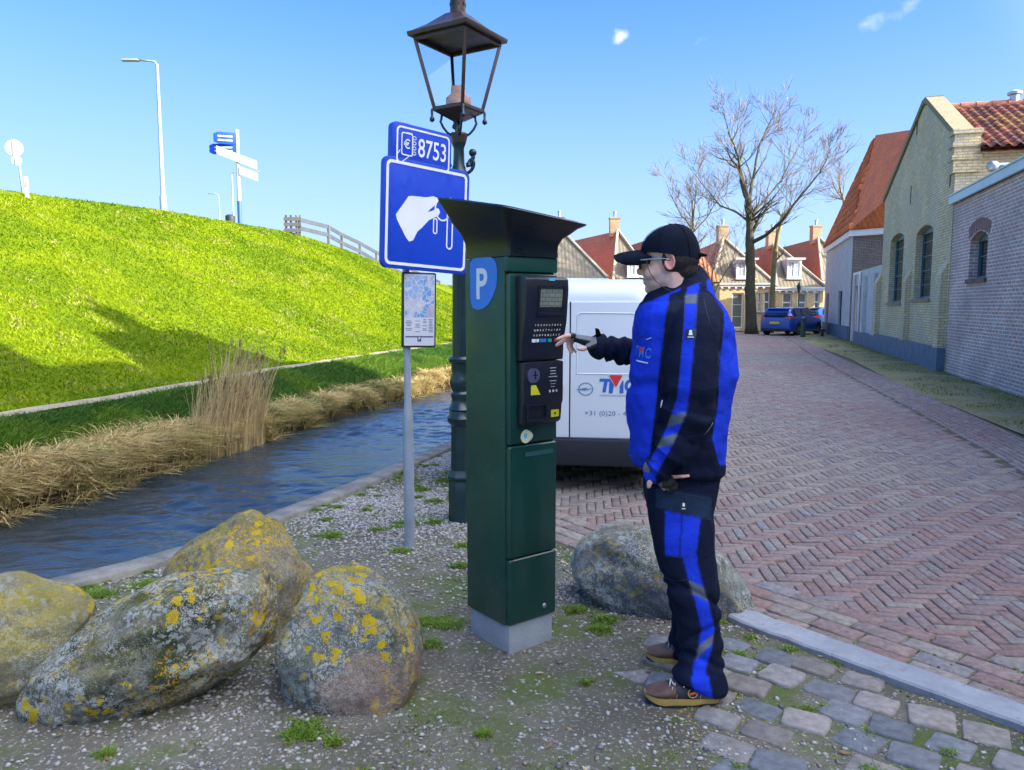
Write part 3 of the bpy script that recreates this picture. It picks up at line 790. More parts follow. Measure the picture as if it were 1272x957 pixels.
for _ in range(2600):
    i = rr.randrange(1, 5); a, b = BORDER[i - 1], BORDER[i]; p = a.lerp(b, rr.random()); n_ = Vector(((b - a).y, -(b - a).x)).normalized() * rr.uniform(-.03, .44)
    if n2(p.x + n_.x, p.y + n_.y, 2.2, 6) < .05: continue
    pebble(p.x + n_.x, p.y + n_.y, -.004 + rr.uniform(0, .008), rr.uniform(.003, .008), tuple(q * rr.uniform(.5, 1.1) for q in (.15, .21, .035)), .8)
tag(np_mesh("moss", np.array(Vv), np.array(Ff), vcol("moss_green", .95, vs=90, var=.4, bump=0), np.array(Cc)), kind='stuff')

Vv, Ff, Cc = [], [], []
for _ in range(900):
    y = rr.uniform(1.9, 8); x = rr.uniform(float(kerb_x(y)) + .1, border_x(y) + (2.0 if y > 4 else .3)); a = rr.uniform(0, 6.28); L = rr.uniform(.008, .022); w_ = L * rr.uniform(.15, .5); n = len(Vv); z = ground_z(x, y) + .006
    for q_, (lx_, wx_) in enumerate(((-1, 0), (0, -1), (1, 0), (0, 1))): Vv.append((x + L * lx_ * math.cos(a) - w_ * wx_ * math.sin(a), y + L * lx_ * math.sin(a) + w_ * wx_ * math.cos(a), z + rr.uniform(0, .006)))
    Ff.append((n, n + 1, n + 2, n + 3)); k_ = rr.uniform(.6, 1.2); c_ = rr.choice(((.20, .12, .06), (.30, .20, .10), (.38, .30, .17), (.12, .08, .05))); Cc += [tuple(z_ * k_ for z_ in c_)] * 4
tag(np_mesh("fallen_leaves", np.array(Vv), np.array(Ff), vcol("dead_leaf", .8, bump=0), np.array(Cc)), kind='stuff')

# reeds standing at the water's edge
root = empty("reed_clump", (-3.62, 9.95, -.35), 0, "tall clump of dry straw-coloured reeds standing at the far edge of the canal", "reeds")
m1, m2 = MB(), MB(); rq = random.Random(8)
for i in range(620):
    a = rq.uniform(0, 6.28); q = math.sqrt(rq.random()); bx, by = .17 * q * math.cos(a), .72 * q * math.sin(a) - .1
    bx += by * .26
    h = rq.uniform(.7, 1.75) * (1.0 if by > -.3 else .85) * (1 - .25 * q); lx, ly = rq.gauss(.10, .10), rq.gauss(.05, .10)
    pts = [(bx + lx * t * t * h, by + ly * t * t * h, -.05 + h * t) for t in (0, .35, .7, 1)]
    k_ = rq.uniform(.65, 1.2); c = tuple(z * k_ for z in ((.62, .48, .26) if rq.random() < .7 else (.46, .34, .18)))
    m1.tube(pts, [.0042, .0036, .0028, .0016], 3, col=c, cap=False)
    for _ in range(1):
        z0 = rq.uniform(.2, .8); p = Vector(pts[0]).lerp(Vector(pts[3]), z0); aa = rq.uniform(0, 6.28); L = rq.uniform(.10, .26)
        d = Vector((math.cos(aa), math.sin(aa), 0)); s_ = Vector((0, 0, .005))
        m1.add([p - s_ * .8, p + s_ * .8, p + d * L * .35 + Vector((0, 0, L * .8))], [(0, 1, 2)], col=c)
    if i % 9 == 0 and h > .85:
        top = Vector(pts[3]); m2 = MB()
        for _ in range(16):
            d = Vector((rq.gauss(.3, .4), rq.gauss(0, .35), rq.uniform(.2, 1))).normalized() * rq.uniform(.04, .11); s_ = Vector((rq.uniform(-1, 1), rq.uniform(-1, 1), 0)).normalized() * .006
            b0 = top - Vector((0, 0, rq.uniform(0, .1))); m2.add([b0 - s_, b0 + s_, b0 + d], [(0, 1, 2)], col=(.20, .13, .08))
        m2.build("seed_head", M_straw, root)
m1.build("stem", M_straw, root)

# ------------------------------------------------------------ bare trees
t = NT("bark", .9, 0, .2); o = t.obj()
c = t.mix(t.ramp(t.noise(t.mapp(o, sc=(3, 3, .6)), 4, 7, .7), [(.3, 0.0), (.7, 1.0)]), (.045, .042, .028), (.115, .10, .07))
c = t.mix(t.ramp(t.noise(o, 1.3, 6, .7), [(.5, 0.0), (.66, .75)]), c, (.13, .135, .03))
t.col(c); t.bump(t.noise(t.mapp(o, sc=(4, 4, .8)), 6, 7, .7), 1, .06); M_bark = t.mat
M_twig = simple("twig_bark", (.19, .155, .125), .85, var=.25, vs=2, bump=0)
M_pale_bark = simple("pale_mossy_bark", (.20, .17, .075), .9, var=.35, vs=3, bump=.5, bs=14, bd=.03)
def grow(mb, mt, p, d, r, L, depth, rq, up=.12, spread=.6, minr=.006, seg=4):
    """one limb with side shoots; thick wood goes to mb, twigs to mt"""
    pts = [p.copy()]; rad = [r]; q = p.copy(); dd = d.normalized()
    for i in range(seg):
        dd = (dd + Vector((rq.gauss(0, .13), rq.gauss(0, .13), rq.gauss(0, .08) + up * .5))).normalized()
        q = q + dd * L / seg; pts.append(q.copy()); rad.append(max(minr * .7, r * (1 - .55 * (i + 1) / seg)))
    (mb if r > .03 else mt).tube(pts, rad, 7 if r > .08 else (5 if r > .03 else 3), cap=False)
    if depth <= 0: return
    nsh = {4: 5, 3: 5, 2: 5, 1: 5}.get(depth, 4)
    for k in range(nsh):
        f = rq.uniform(.3, 1.0) if k else 1.0; idx = min(seg - 1, int(f * seg)); b = pts[idx].lerp(pts[idx + 1], f * seg - idx) if idx < seg else pts[-1]
        base = (pts[idx + 1] - pts[idx]).normalized(); rv = Vector((rq.gauss(0, 1), rq.gauss(0, 1), rq.gauss(0, .6))).normalized()
        side = (rv - base * rv.dot(base)).normalized(); ang = rq.uniform(.35, 1.0) * spread * 1.5 if k else rq.uniform(.05, .3)
        nd = base * math.cos(ang) + side * math.sin(ang)
        grow(mb, mt, b, nd, max(minr, rad[idx] * rq.uniform(.4, .68)), L * rq.uniform(.5, .8), depth - 1, rq, up, spread, minr, 3 if depth < 3 else 4)
def tree_from(name, base, limbs, label, seed, trunk_mat=None, tw=.006, group=None, depth=3):
    """limbs: (points in the tree's frame, start radius, end radius); each point after the first sprouts boughs"""
    root = empty(name, base, 0, label, "tree", group); rq = random.Random(seed); mb, mt = MB(), MB(); trunk = MB()
    for li, (pts, r0, r1, L, n) in enumerate(limbs):
        pts = [Vector(p) for p in pts]; N = len(pts); rad = [r0 + (r1 - r0) * (i / (N - 1)) ** .8 for i in range(N)]
        sm = []; sr = []
        for i in range(N - 1):
            for k in range(4):
                f = k / 4; j = Vector((rq.gauss(0, .012), rq.gauss(0, .012), 0)) * (1 if li or i else .4) * (pts[i + 1] - pts[i]).length
                sm.append(pts[i].lerp(pts[i + 1], f) + j); sr.append((rad[i] + (rad[i + 1] - rad[i]) * f) * rq.uniform(.95, 1.06))
        sm.append(pts[-1]); sr.append(rad[-1])
        if li == 0: sr[0] *= 1.25
        (trunk if li == 0 else mb).tube(sm, sr, 10 if li == 0 else 7, cap=True)
        for k in range(n):
            f = rq.uniform(.25 if li else .42, 1.0); x = f * (N - 1); i = min(N - 2, int(x)); b = pts[i].lerp(pts[i + 1], x - i); base_d = (pts[i + 1] - pts[i]).normalized()
            rv = Vector((rq.gauss(0, 1), rq.gauss(0, 1), rq.gauss(0.2, .6))).normalized(); side = (rv - base_d * rv.dot(base_d)).normalized(); a = rq.uniform(.5, 1.1)
            grow(mb, mt, b, base_d * math.cos(a) + side * math.sin(a), max(.02, (rad[i]) * rq.uniform(.3, .5)), L * rq.uniform(.7, 1.2), depth - 1, rq, .14, .62, tw)
        grow(mb, mt, pts[-1], (pts[-1] - pts[-2]), rad[-1], L, depth, rq, .12, .6, tw)
    trunk.build("trunk", trunk_mat or M_bark, root, smooth=True)
    cr = mt.build("crown", M_twig, root); 
    if mb.v: mb.build("limb", trunk_mat or M_bark, root, smooth=True)
    return root
def T(px, py, Y, base): return Q(px, py, Y) - Vector(base)
b = Vector((13.05, 42.0, 0)); tt = lambda px, py, Y=42.0: Q(px, py, Y) - b
tree_from("bare_tree", b, [
    ([(0, 0, -.1), tt(932, 360), tt(932, 310), tt(931, 285, 42), tt(930, 255, 41.7), tt(922, 225, 41.6)], .33, .13, 1.3, 8),
    ([tt(922, 228, 41.6), tt(917, 195, 41.4), tt(905, 165, 41.2)], .10, .035, 1.2, 11),
    ([tt(930, 256, 41.7), tt(935, 220, 42.2), tt(943, 180, 42.6), tt(955, 155, 42.9)], .095, .035, 1.2, 11),
    ([tt(933, 302, 42), tt(950, 293, 41.5), tt(970, 276, 41), tt(985, 256, 40.7), tt(1004, 232, 40.5), tt(1018, 215, 40.4)], .12, .035, 1.3, 14),
    ([tt(930, 275, 41.9), tt(912, 262, 42.5), tt(895, 256, 43), tt(882, 240, 43.3)], .07, .03, 1.6, 7),
    ([tt(931, 270, 41.8), tt(950, 248, 42.8), tt(970, 225, 43.4), tt(985, 195, 43.8)], .075, .03, 1.3, 11),
], "tall bare tree with a dark mossy trunk, standing left of the parked blue car", 31, tw=.009)
b = Vector(G(861, 414)); b.z = 0; b = Vector((11.2, 47.0, 0)) ; b = Vector((Q(858, 380, 46).x, 46, 0))
tt2 = lambda px, py, Y=46.0: Q(px, py, Y) - b
tree_from("bare_tree", b, [
    ([(0, 0, -.1), tt2(859, 340), tt2(860, 300), tt2(861, 270)], .17, .07, 1.1, 7),
    ([tt2(861, 272), tt2(864, 245), tt2(866, 215, 46.3)], .06, .02, 1.0, 7),
    ([tt2(860, 285), tt2(845, 265, 46.4), tt2(832, 240, 46.6)], .05, .02, .95, 6),
    ([tt2(860, 290), tt2(880, 268, 45.6), tt2(893, 245, 45.4)], .05, .02, .95, 6),
], "smaller bare tree with a fan of thin upright branches, seen just above the man's cap", 32, M_pale_bark, tw=.0075)
b = Vector((Q(958, 380, 44).x, 44, 0)); tt3 = lambda px, py, Y=44.0: Q(px, py, Y) - b
tree_from("pollard_tree", b, [
    ([(0, 0, -.1), tt3(960, 360), tt3(962, 320), tt3(966, 292), tt3(969, 282)], .17, .10, .8, 4),
], "slim pollarded tree with a yellow-mossy trunk between the tall bare tree and the blue car", 33, M_pale_bark, tw=.007, depth=2)
b = Vector((Q(1052, 380, 52).x, 52, 0)); tt4 = lambda px, py, Y=52.0: Q(px, py, Y) - b
tree_from("bare_tree", b, [
    ([(0, 0, -.1), tt4(1050, 300), tt4(1048, 250), tt4(1044, 236)], .14, .06, 1.1, 6),
    ([tt4(1048, 250), tt4(1036, 232), tt4(1032, 216)], .05, .02, .9, 5),
], "distant bare tree whose branches show above the orange roof of the grey corner house", 35, M_pale_bark, tw=.009)
b = Vector((Q(893, 400, 43.5).x, 43.5, 0)); tt5 = lambda px, py, Y=43.5: Q(px, py, Y) - b
tree_from("bare_shrub", b, [
    ([(0, 0, -.05), tt5(889, 375), tt5(884, 345), tt5(888, 318)], .07, .03, 1.2, 6),
    ([tt5(887, 365), tt5(900, 340), tt5(915, 318)], .05, .02, 1.1, 6),
    ([tt5(886, 355), tt5(876, 335), tt5(870, 312)], .05, .02, 1.1, 6),
], "thin leafless tree with tawny twigs just behind the man's cap and collar", 36, M_pale_bark, tw=.007)
# ------------------------------------------------------------ houses on the right
M_yellow = brickmat("old_yellow_brick", (.80, .63, .32), (.66, .52, .29), (.38, .33, .26), stain=(.47, .44, .39), stain_amt=.45, bump=.7)
M_purple = brickmat("purple_brick", (.46, .27, .24), (.55, .36, .31), (.70, .66, .62), bw=.21, bh=.068, ms=.011, stain=(.30, .22, .22), stain_amt=.4)
M_greyb = brickmat("limewashed_brick", (.44, .44, .43), (.50, .50, .47), (.42, .42, .41), stain=(.28, .28, .26), stain_amt=.5, wash=(.58, .58, .56))
M_brown = brickmat("brown_brick", (.20, .13, .10), (.15, .105, .10), (.30, .28, .25))
M_coping = simple("weathered_coping", (.33, .27, .19), .9, var=.35, vs=5, bump=.6, bs=25, bd=.02, col2=(.26, .23, .11))
M_orange_tile = tilemat("orange_pantile", (.62, .17, .06), (.50, .14, .06))
M_red_tile = tilemat("red_pantile", (.27, .075, .05), (.17, .065, .05), moss=(.42, .18, .06), moss_amt=.6, tw=.26, th=.36)
M_red_far = tilemat("dark_red_pantile", (.44, .15, .06), (.33, .12, .06), moss=(.24, .16, .08), moss_amt=.5)
M_pale_tile = tilemat("mossy_grey_pantile", (.185, .155, .12), (.13, .115, .09), moss=(.20, .165, .09), moss_amt=.6, relief=.45)
M_slate = tilemat("blue_grey_pantile", (.14, .145, .165), (.19, .18, .185))
M_white = simple("white_paint", (.74, .75, .74), .5, var=.05, vs=4, bump=.1)
M_fascia = simple("pale_blue_fascia", (.52, .66, .72), .5, var=.08, vs=3, bump=.1)
M_plinth = simple("blue_grey_plinth", (.10, .15, .21), .75, var=.22, vs=4, bump=.4, bs=35, bd=.01)
M_darkgreen = simple("dark_green_paint", (.02, .055, .045), .4, var=.1)
M_bluewood = simple("blue_window_paint", (.06, .13, .17), .45, var=.1)
M_zinc = simple("zinc", (.42, .46, .50), .35, .8, var=.15)
M_sill = simple("stone_sill", (.24, .21, .17), .85, var=.2, bump=.4)
M_yellow_far = brickmat("warm_yellow_brick", (.72, .53, .24), (.64, .47, .24), (.56, .48, .34), stain=(.50, .36, .18), stain_amt=.3)
M_chim = brickmat("chimney_brick", (.42, .30, .14), (.36, .24, .12), (.40, .36, .30))
def glassmat(name, tint=(.012, .02, .022), rough=.04):
    t = NT(name, rough, 0, .8); t.col(tint); t.bump(t.noise(t.obj(), 1.5, 3), .12, .05); return t.mat
M_glass = glassmat("window_glass")
M_curtain_glass = glassmat("curtained_glass", (.16, .17, .15), .1)

def WS(s, z, d=0.0): return W0 + WU * s + Vector((0, 0, z)) + WN * d
def wall_sz(px, py):
    """where a sight line meets the plane of the right-hand street wall: (distance along it, height)"""
    d = ray(px, py); t = (W0 - Vector((0, 0, CAMH))).dot(WN) / d.dot(WN); p = Vector((0, 0, CAMH)) + d * t
    return (p - W0).dot(WU), p.z
def arch(s0, s1, z0, z1, rise=.12, n=6):
    out = [(s0, z0), (s1, z0)]
    for i in range(n + 1):
        f = i / n; out.append((s1 + (s0 - s1) * f, z1 - rise + rise * 4 * f * (1 - f)))
    return out
def flat(s0, s1, z0, z1): return [(s0, z0), (s1, z0), (s1, z1), (s0, z1)]
def window(parent, O, U, N, s0, s1, z0, z1, cols=2, rws=4, depth=.12, fw=.06, mf=None, mg=None, sill=True, arched=False, name="window", bar=.028, sill_m=None, band=None):
    """a window as a part: frame with glazing bars, a pane and a sill below"""
    mf = mf or M_white; O, U, N = Vector(O), Vector(U), Vector(N); fr = MB(); Z = Vector((0, 0, 1))
    P = lambda s, z, d: O + U * s + Z * z - N * d
    w, h = s1 - s0, z1 - z0
    def bx(sa, sb, za, zb, d0, d1): fr.prism([P(sa, za, d0), P(sb, za, d0), P(sb, zb, d0), P(sa, zb, d0)], -N * (d1 - d0))
    bx(s0 + .003, s0 + fw, z0 + .003, z1 - .003, depth, depth + .07); bx(s1 - fw, s1 - .003, z0 + .003, z1 - .003, depth, depth + .07)
    bx(s0 + fw, s1 - fw, z0 + .003, z0 + fw, depth + .002, depth + .07)
    bx(s0 + fw, s1 - fw, z1 - fw - (.1 if arched else 0), z1 - .003, depth + .002, depth + .07)
    for i in range(1, cols):
        s = s0 + w * i / cols; bx(s - bar / 2, s + bar / 2, z0 + fw, z1 - fw, depth + .02, depth + .055)
    for i in range(1, rws):
        z = z0 + h * i / rws; bx(s0 + fw, s1 - fw, z - bar / 2, z + bar / 2, depth + .023, depth + .052)
    if band: bx(s0 + fw, s1 - fw, z0 + h * band - fw * .6, z0 + h * band + fw * .6, depth + .004, depth + .06)
    f = fr.build(name, mf, parent, world=True)
    pn = MB(); pn.prism([P(s0 + fw * .5, z0 + fw * .5, depth + .04), P(s1 - fw * .5, z0 + fw * .5, depth + .04), P(s1 - fw * .5, z1 - fw * .5, depth + .04), P(s0 + fw * .5, z1 - fw * .5, depth + .04)], -N * .008)
    g = pn.build("pane", mg or M_glass, f, world=True)
    if sill:
        sl = MB(); sl.prism([P(s0 - .07, z0 - .09, -.05), P(s1 + .07, z0 - .09, -.05), P(s1 + .07, z0 - .003, -.05), P(s0 - .07, z0 - .003, -.05)], -N * (depth + .04)); sl.build("sill", sill_m or M_sill, f, world=True)
    return f
def chimney_at(parent, c, w=.55, d=.55, h=.9, cap=True, pot=True, m=None):
    b = MB(); b.box((c[0], c[1], c[2] + h / 2), (w, d, h)); b.box((c[0], c[1], c[2] + h - .06), (w + .08, d + .08, .1))
    ch = b.build("chimney", m or M_chim, parent, world=True, uv=True)
    if pot:
        p = MB(); p.lathe([(.09, 0), (.09, .3), (.12, .32), (.12, .38)], (c[0], c[1], c[2] + h - .005), 10); p.build("chimney_pot", M_zinc, ch, world=True, smooth=True, autosm=40)
    return ch

# --- yellow gabled building
yh = empty("gabled_house", tuple(WS(3.5, 0)), 0, "yellow brick house with pointed gable, two tall arched windows and blue plinth", "house")
s_end = wall_sz(1097, 300)[0]; sA = wall_sz(1141, 300)[0]
apz = wall_sz(1141, 141)[1]; shz = 5.02
L_gable = s_end
wins = []
for x0, x1, yt, yb in ((1136.5, 1157, 281, 371), (1105, 1121.5, 291, 376)):
    a = wall_sz(x1, 330)[0]; b_ = wall_sz(x0, 330)[0]; xm = (x0 + x1) / 2; wins.append((a, b_, wall_sz(xm, yb)[1], wall_sz(xm, yt)[1]))
out = [(0, 0), (L_gable, 0), (L_gable, shz), (sA + .22, apz), (sA - .22, apz), (.0, shz + .25)]
holes = [arch(a, b_, z0, z1, .16) for a, b_, z0, z1 in wins]
w = MB(); w.panel(WS(0, 0), WU, out, holes, .35, WN)
# return walls and rear
B1 = 9.0
w.panel(WS(0, 0) - WN * .352, -WN, [(0, 0), (B1, 0), (B1, shz - .1), (0, shz - .1)], [], .3, -WU)
w.panel(WS(L_gable, 0) - WN * .352, -WN, [(0, 0), (B1, 0), (B1, shz - .1), (0, shz - .1)], [], .3, WU)
w.build("wall", M_yellow, yh, world=True, uv=True)
M_anchor = simple("iron_anchor", (.05, .045, .04), .6, .5)
# slits in the gable
for px, y0, y1 in ((1131, 232, 254), (1180, 206, 232), (1139, 150, 168)):
    b = MB(); s, z0 = wall_sz(px, y1); _, z1 = wall_sz(px, y0); b.prism([WS(s - .035, z0, .012), WS(s + .035, z0, .012), WS(s + .035, z1, .012), WS(s - .035, z1, .012)], -WN * .02); b.build("wall_anchor", M_anchor, yh, world=True)
# coping along the gable and the stepped shoulder
cp = MB(); TH = .42
def cop(a, b_, w_=TH, h=.14):
    a = WS(a[0], a[1], .06); b2 = WS(b_[0], b_[1], .06); d = (b2 - a).normalized(); up = WN.cross(d); up = up if up.z > 0 else -up
    cp.prism([a, b2, b2 + up * h, a + up * h], -WN * w_)
cop((L_gable + .1, shz - .02), (sA + .2, apz + .02)); cop((.02, shz + .25), (sA - .2, apz + .02)); cop((sA + .24, apz + .02), (sA - .24, apz + .02), TH + .01, .15)
cp.build("coping", M_coping, yh, world=True)
cp = MB(); cp.box(tuple(WS(.12, shz - .05) - WN * .20 ), (.52, .36, .95), rz=math.atan2(WU.x, WU.y) * -1)
for dz in (-.2, .08, .36): cp.box(tuple(WS(.12, shz + dz) - WN * .20), (.60, .44, .10), rz=-math.atan2(WU.x, WU.y))
cp.build("shoulder_block", M_yellow, yh, world=True, uv=True)
# pilasters, plinth
for px, yt in ((1174, 342), (1129.5, 350), (1093, 352)):
    pz = MB(); s, z1 = wall_sz(px, yt); s = max(.26, s); wd = .24
    pz.prism([WS(s - wd, .0), WS(s + wd, .0), WS(s + wd, z1), WS(s - wd, z1)], WN * .14)
    pz.add([WS(s - wd, z1, .14), WS(s + wd, z1, .14), WS(s + wd, z1 + .3, 0.002), WS(s - wd, z1 + .3, 0.002), WS(s - wd, z1, 0.002), WS(s + wd, z1, 0.002)], [(0, 1, 2, 3), (0, 3, 4), (1, 5, 2), (0, 4, 5, 1)]); pz.build("pilaster", M_yellow, yh, world=True, uv=True)
pl = MB(); pl.prism([WS(-.01, -.02), WS(L_gable, -.02), WS(L_gable, .56), WS(-.01, .56)], WN * .17); pl.build("plinth", M_plinth, yh, world=True)
for a, b_, z0, z1 in wins: window(yh, WS(0, 0), WU, WN, a, b_, z0, z1 - .02, 2, 5, .16, .06, M_bluewood, arched=True)
rf = MB(); rz = apz - .12; ez = shz - .05; bk = -WN * B1
rid0 = WS(sA, rz) - WN * .45; e0 = WS(-.25, ez) - WN * .45; e1 = WS(L_gable + .1, ez) - WN * .45
rf.add([e0, rid0, e1, e0 + bk, rid0 + bk, e1 + bk], [(0, 1, 4, 3), (1, 2, 5, 4)])
rf.add([e0 - Vector((0, 0, .1)), rid0 - Vector((0, 0, .1)), e1 - Vector((0, 0, .1)), e0 + bk - Vector((0, 0, .1)), rid0 + bk - Vector((0, 0, .1)), e1 + bk - Vector((0, 0, .1))], [(0, 1, 4, 3), (1, 2, 5, 4)])
rf.build("roof", M_red_tile, yh, world=True, uv=True)
# real tile relief on the slope that faces us
def tile_field(parent, mat, o, eu, ev, lu, lv, tw=.22, th=.30, name="roof_tiles", pal=None, inside=None):
    """pantiles over a rectangle: origin o, unit eu along the eave, ev up the slope"""
    n = eu.cross(ev).normalized(); n = n if n.z > 0 else -n; nu = int(lu / tw); nv = int(lv / th); V = []; F = []; C = []; rq = random.Random(5); k = 7
    for j in range(nv):
        for i in range(nu):
            if inside and not inside(o + eu * ((i + .5) * tw) + ev * ((j + .5) * th)): continue
            b0 = len(V); red = n2(i * .3, j * .3, 1.1, 2); c = (.20, .065, .045) if red > 0 else (.13, .05, .04)
            if rq.random() < .12: c = (.30, .11, .05)
            if rq.random() < .1: c = (.09, .05, .045)
            if n2(i * .5, j * .5, .8, 7) > .35: c = (.26, .12, .045)
            if pal: c = pal[rq.randrange(len(pal))]
            kk = rq.uniform(.75, 1.25); c = tuple(q * kk for q in c); lift = rq.uniform(-.004, .006)
            for e in (0, 1):
                for q in range(k):
                    f = q / (k - 1); hgt = .035 * math.sin(f * 2 * math.pi) + (.035 if e == 0 else .0) + lift
                    V.append(o + eu * ((i + f * 1.02) * tw) + ev * ((j + e * 1.1) * th) + n * (hgt + .03)); C.append(c)
            for q in range(k - 1): F.append((b0 + q, b0 + q + 1, b0 + k + q + 1, b0 + k + q))
            b1 = len(V)
            for q in range(k): V.append(V[b0 + q] - n * .035); C.append(tuple(z * .8 for z in c))
            for q in range(k - 1): F.append((b0 + q, b1 + q, b1 + q + 1, b0 + q + 1))
    inv = frame_of(parent).inverted(); V = [tuple(inv @ v) for v in V]
    return np_mesh(name, np.array(V), np.array(F), mat, np.array(C), True, parent)
M_tilecol = vcol("pantile_clay", .75, vs=18, var=.3, bump=.5, bs=50, bd=.01)
up_ = (rid0 - e0); tile_field(yh, M_tilecol, e0, -WN, up_.normalized(), B1 - .1, up_.length - .02)
ridg = MB()
for i in range(24): a = rid0 - WN * (i * .36); ridg.tube([a, a - WN * .4], [.13, .115], 10)
ridg.build("ridge_tiles", simple("ridge_clay", (.30, .10, .06), .8, var=.3), yh, world=True, smooth=True, autosm=50)
for k_, x in ((0, 1192), (1, 1200)):
    p = rid0 - WN * (1.6 + .8 * k_); v = MB(); v.lathe([(.11, -.1), (.11, .22), (.17, .24), (.17, .3), (.05, .36)], tuple(p), 12); v.build("roof_vent", M_zinc, yh, world=True, smooth=True, autosm=40)
gt = MB(); a = WS(-.33, 4.55) - WN * .7; gt.tube([a, a - WN * 8], .075, 10); gt.ball(tuple(a + WN * .05), .13, 12); gt.build("gutter", M_zinc, yh, world=True, smooth=True, autosm=50)

# --- purple brick building, flat roofed, nearest on the right
ph = empty("brick_annex", tuple(WS(-5, 0)), 0, "low purple brick building with one arched window, cut off by the right edge", "building")
S1 = -6.2; zt = 3.80
a, b_ = wall_sz(1224.5, 320)[0], wall_sz(1203, 320)[0]; z0, z1 = wall_sz(1213, 346)[1], wall_sz(1213, 288)[1]
w = MB(); w.panel(WS(0, 0, -.02), WU, [(S1, 0), (-.005, 0), (-.005, zt), (S1, zt)], [arch(a, b_, z0, z1, .14)], .3, WN)
w.panel(WS(S1, 0, -.322), -WN, [(0, 0), (7, 0), (7, zt), (0, zt)], [], .3, -WU)
w.build("wall", M_purple, ph, world=True, uv=True)
window(ph, WS(0, 0, -.02), WU, WN, a, b_, z0, z1 - .02, 2, 2, .16, .055, M_bluewood, M_glass, sill_m=simple("brown_brick_sill", (.17, .10, .09), .85, var=.3), arched=True)
ar = MB(); n = 11
for i in range(n):
    f = (i + .5) / n; s = a - .1 + (b_ - a + .2) * f; zz = z1 - .14 + .14 * 4 * f * (1 - f) + .02; tl = (f - .5) * .7
    c0 = WS(s, zz, -.012); dU = WU * math.cos(tl) - Vector((0, 0, 1)) * math.sin(tl); dZ = Vector((0, 0, 1)) * math.cos(tl) + WU * math.sin(tl)
    hw = (b_ - a + .2) / n / 2 - .008; ar.prism([c0 - dU * hw, c0 + dU * hw, c0 + dU * hw + dZ * .24, c0 - dU * hw + dZ * .24], WN * -.03)
ar.build("window_arch", simple("arch_brick", (.24, .14, .13), .85, var=.3, vs=9), ph, world=True)
fs = MB(); fs.prism([WS(S1 - .1, zt, .08), WS(.05, zt, .08), WS(.05, zt + .17, .08), WS(S1 - .1, zt + .17, .08)], -WN * .06); fs.prism([WS(S1 - .1, zt + .172, .11), WS(.05, zt + .172, .11), WS(.05, zt + .2, .11), WS(S1 - .1, zt + .2, .11)], -WN * .3)
fs.build("fascia", M_fascia, ph, world=True)
rf = MB(); rf.prism([WS(S1, zt + .06, .01), WS(-.04, zt + .06, .01), WS(-.04, zt + .06, -7), WS(S1, zt + .06, -7)], Vector((0, 0, .08))); rf.build("roof", simple("roof_felt", (.10, .10, .11), .9), ph, world=True)

# --- lime-washed yard wall between the two houses
gw0, gw1 = L_gable + .02, wall_sz(1056, 400)[0]
gw = empty("yard_wall", tuple(WS((gw0 + gw1) / 2, 0)), 0, "pale limewashed yard wall with a narrow white-framed doorway beside the grey corner house", "wall")
gz = wall_sz(1080, 333)[1]
d0, d1 = wall_sz(1066, 400)[0], wall_sz(1059, 400)[0]
w = MB(); w.panel(WS(0, 0, -.05), WU, [(gw0, 0), (d0, 0), (d0, 2.35), (d1, 2.35), (d1, 0), (gw1, 0), (gw1, gz), (gw0, gz)], [], .25, WN)
w.build("wall", M_greyb, gw, world=True, uv=True)
for px in (1086, 1073):
    pz = MB(); s, _ = wall_sz(px, 380); z = gz - .25; pz.prism([WS(s - .25, 0, -.048), WS(s + .25, 0, -.048), WS(s + .25, z, -.048), WS(s - .25, z, -.048)], WN * .13); pz.build("pier", M_greyb, gw, world=True, uv=True)
pl = MB(); pl.prism([WS(gw0, -.02, -.049), WS(d0, -.02, -.049), WS(d0, .5, -.049), WS(gw0, .5, -.049)], WN * .2); pl.build("plinth", M_plinth, gw, world=True)
fr = MB()
for s in (d0, d1): fr.prism([WS(s - .09, 0, 0), WS(s + .09, 0, 0), WS(s + .09, 2.9, 0), WS(s - .09, 2.9, 0)], WN * .05)
fr.prism([WS(d0 + .09, 2.8, 0), WS(d1 - .09, 2.8, 0), WS(d1 - .09, 2.9, 0), WS(d0 + .09, 2.9, 0)], WN * .05)
fr.build("door_frame", M_white, gw, world=True)
dr = MB(); dr.prism([WS(d0 + .09, .02, -.12), WS(d1 - .09, .02, -.12), WS(d1 - .09, 2.78, -.12), WS(d0 + .09, 2.78, -.12)], -WN * .05); dr.build("door", simple("weathered_door", (.33, .20, .16), .7, var=.2), gw, world=True)

# --- grey corner house with the big orange roof
gh = empty("corner_house", tuple(WS(22, 0)), 0, "grey limewashed corner house with a steep bright orange tiled roof and a skylight", "house")
s0 = wall_sz(1054.5, 400)[0]; s1 = wall_sz(1023, 400)[0]; ez = wall_sz(1054.5, 297)[1]
cA = WS(s0, 0); cB = WS(s1, 0)
hd2 = R(7); sideU = Vector((-math.sin(hd2), -math.cos(hd2), 0)) * -1   # placeholder direction replaced below
sd = Vector((math.cos(R(-50)), math.sin(R(-50)), 0))                    # side wall runs right and towards us
sN = Vector((sd.y, -sd.x, 0)); sN = sN if sN.y < 0 else -sN
hol = []
for px0, px1, yt, yb in ((1041, 1045.5, 362, 412),):
    hol.append(flat(wall_sz(px1, 380)[0], wall_sz(px0, 380)[0], .55, wall_sz(px0, 362)[1]))
hol.append(flat(wall_sz(1029, 380)[0], wall_sz(1026, 380)[0], .6, wall_sz(1027, 365)[1]))
w = MB(); w.panel(WS(0, 0), WU, [(s0, 0), (s1, 0), (s1, ez), (s0, ez)], hol, .3, WN)
w.build("wall", M_greyb, gh, world=True, uv=True)
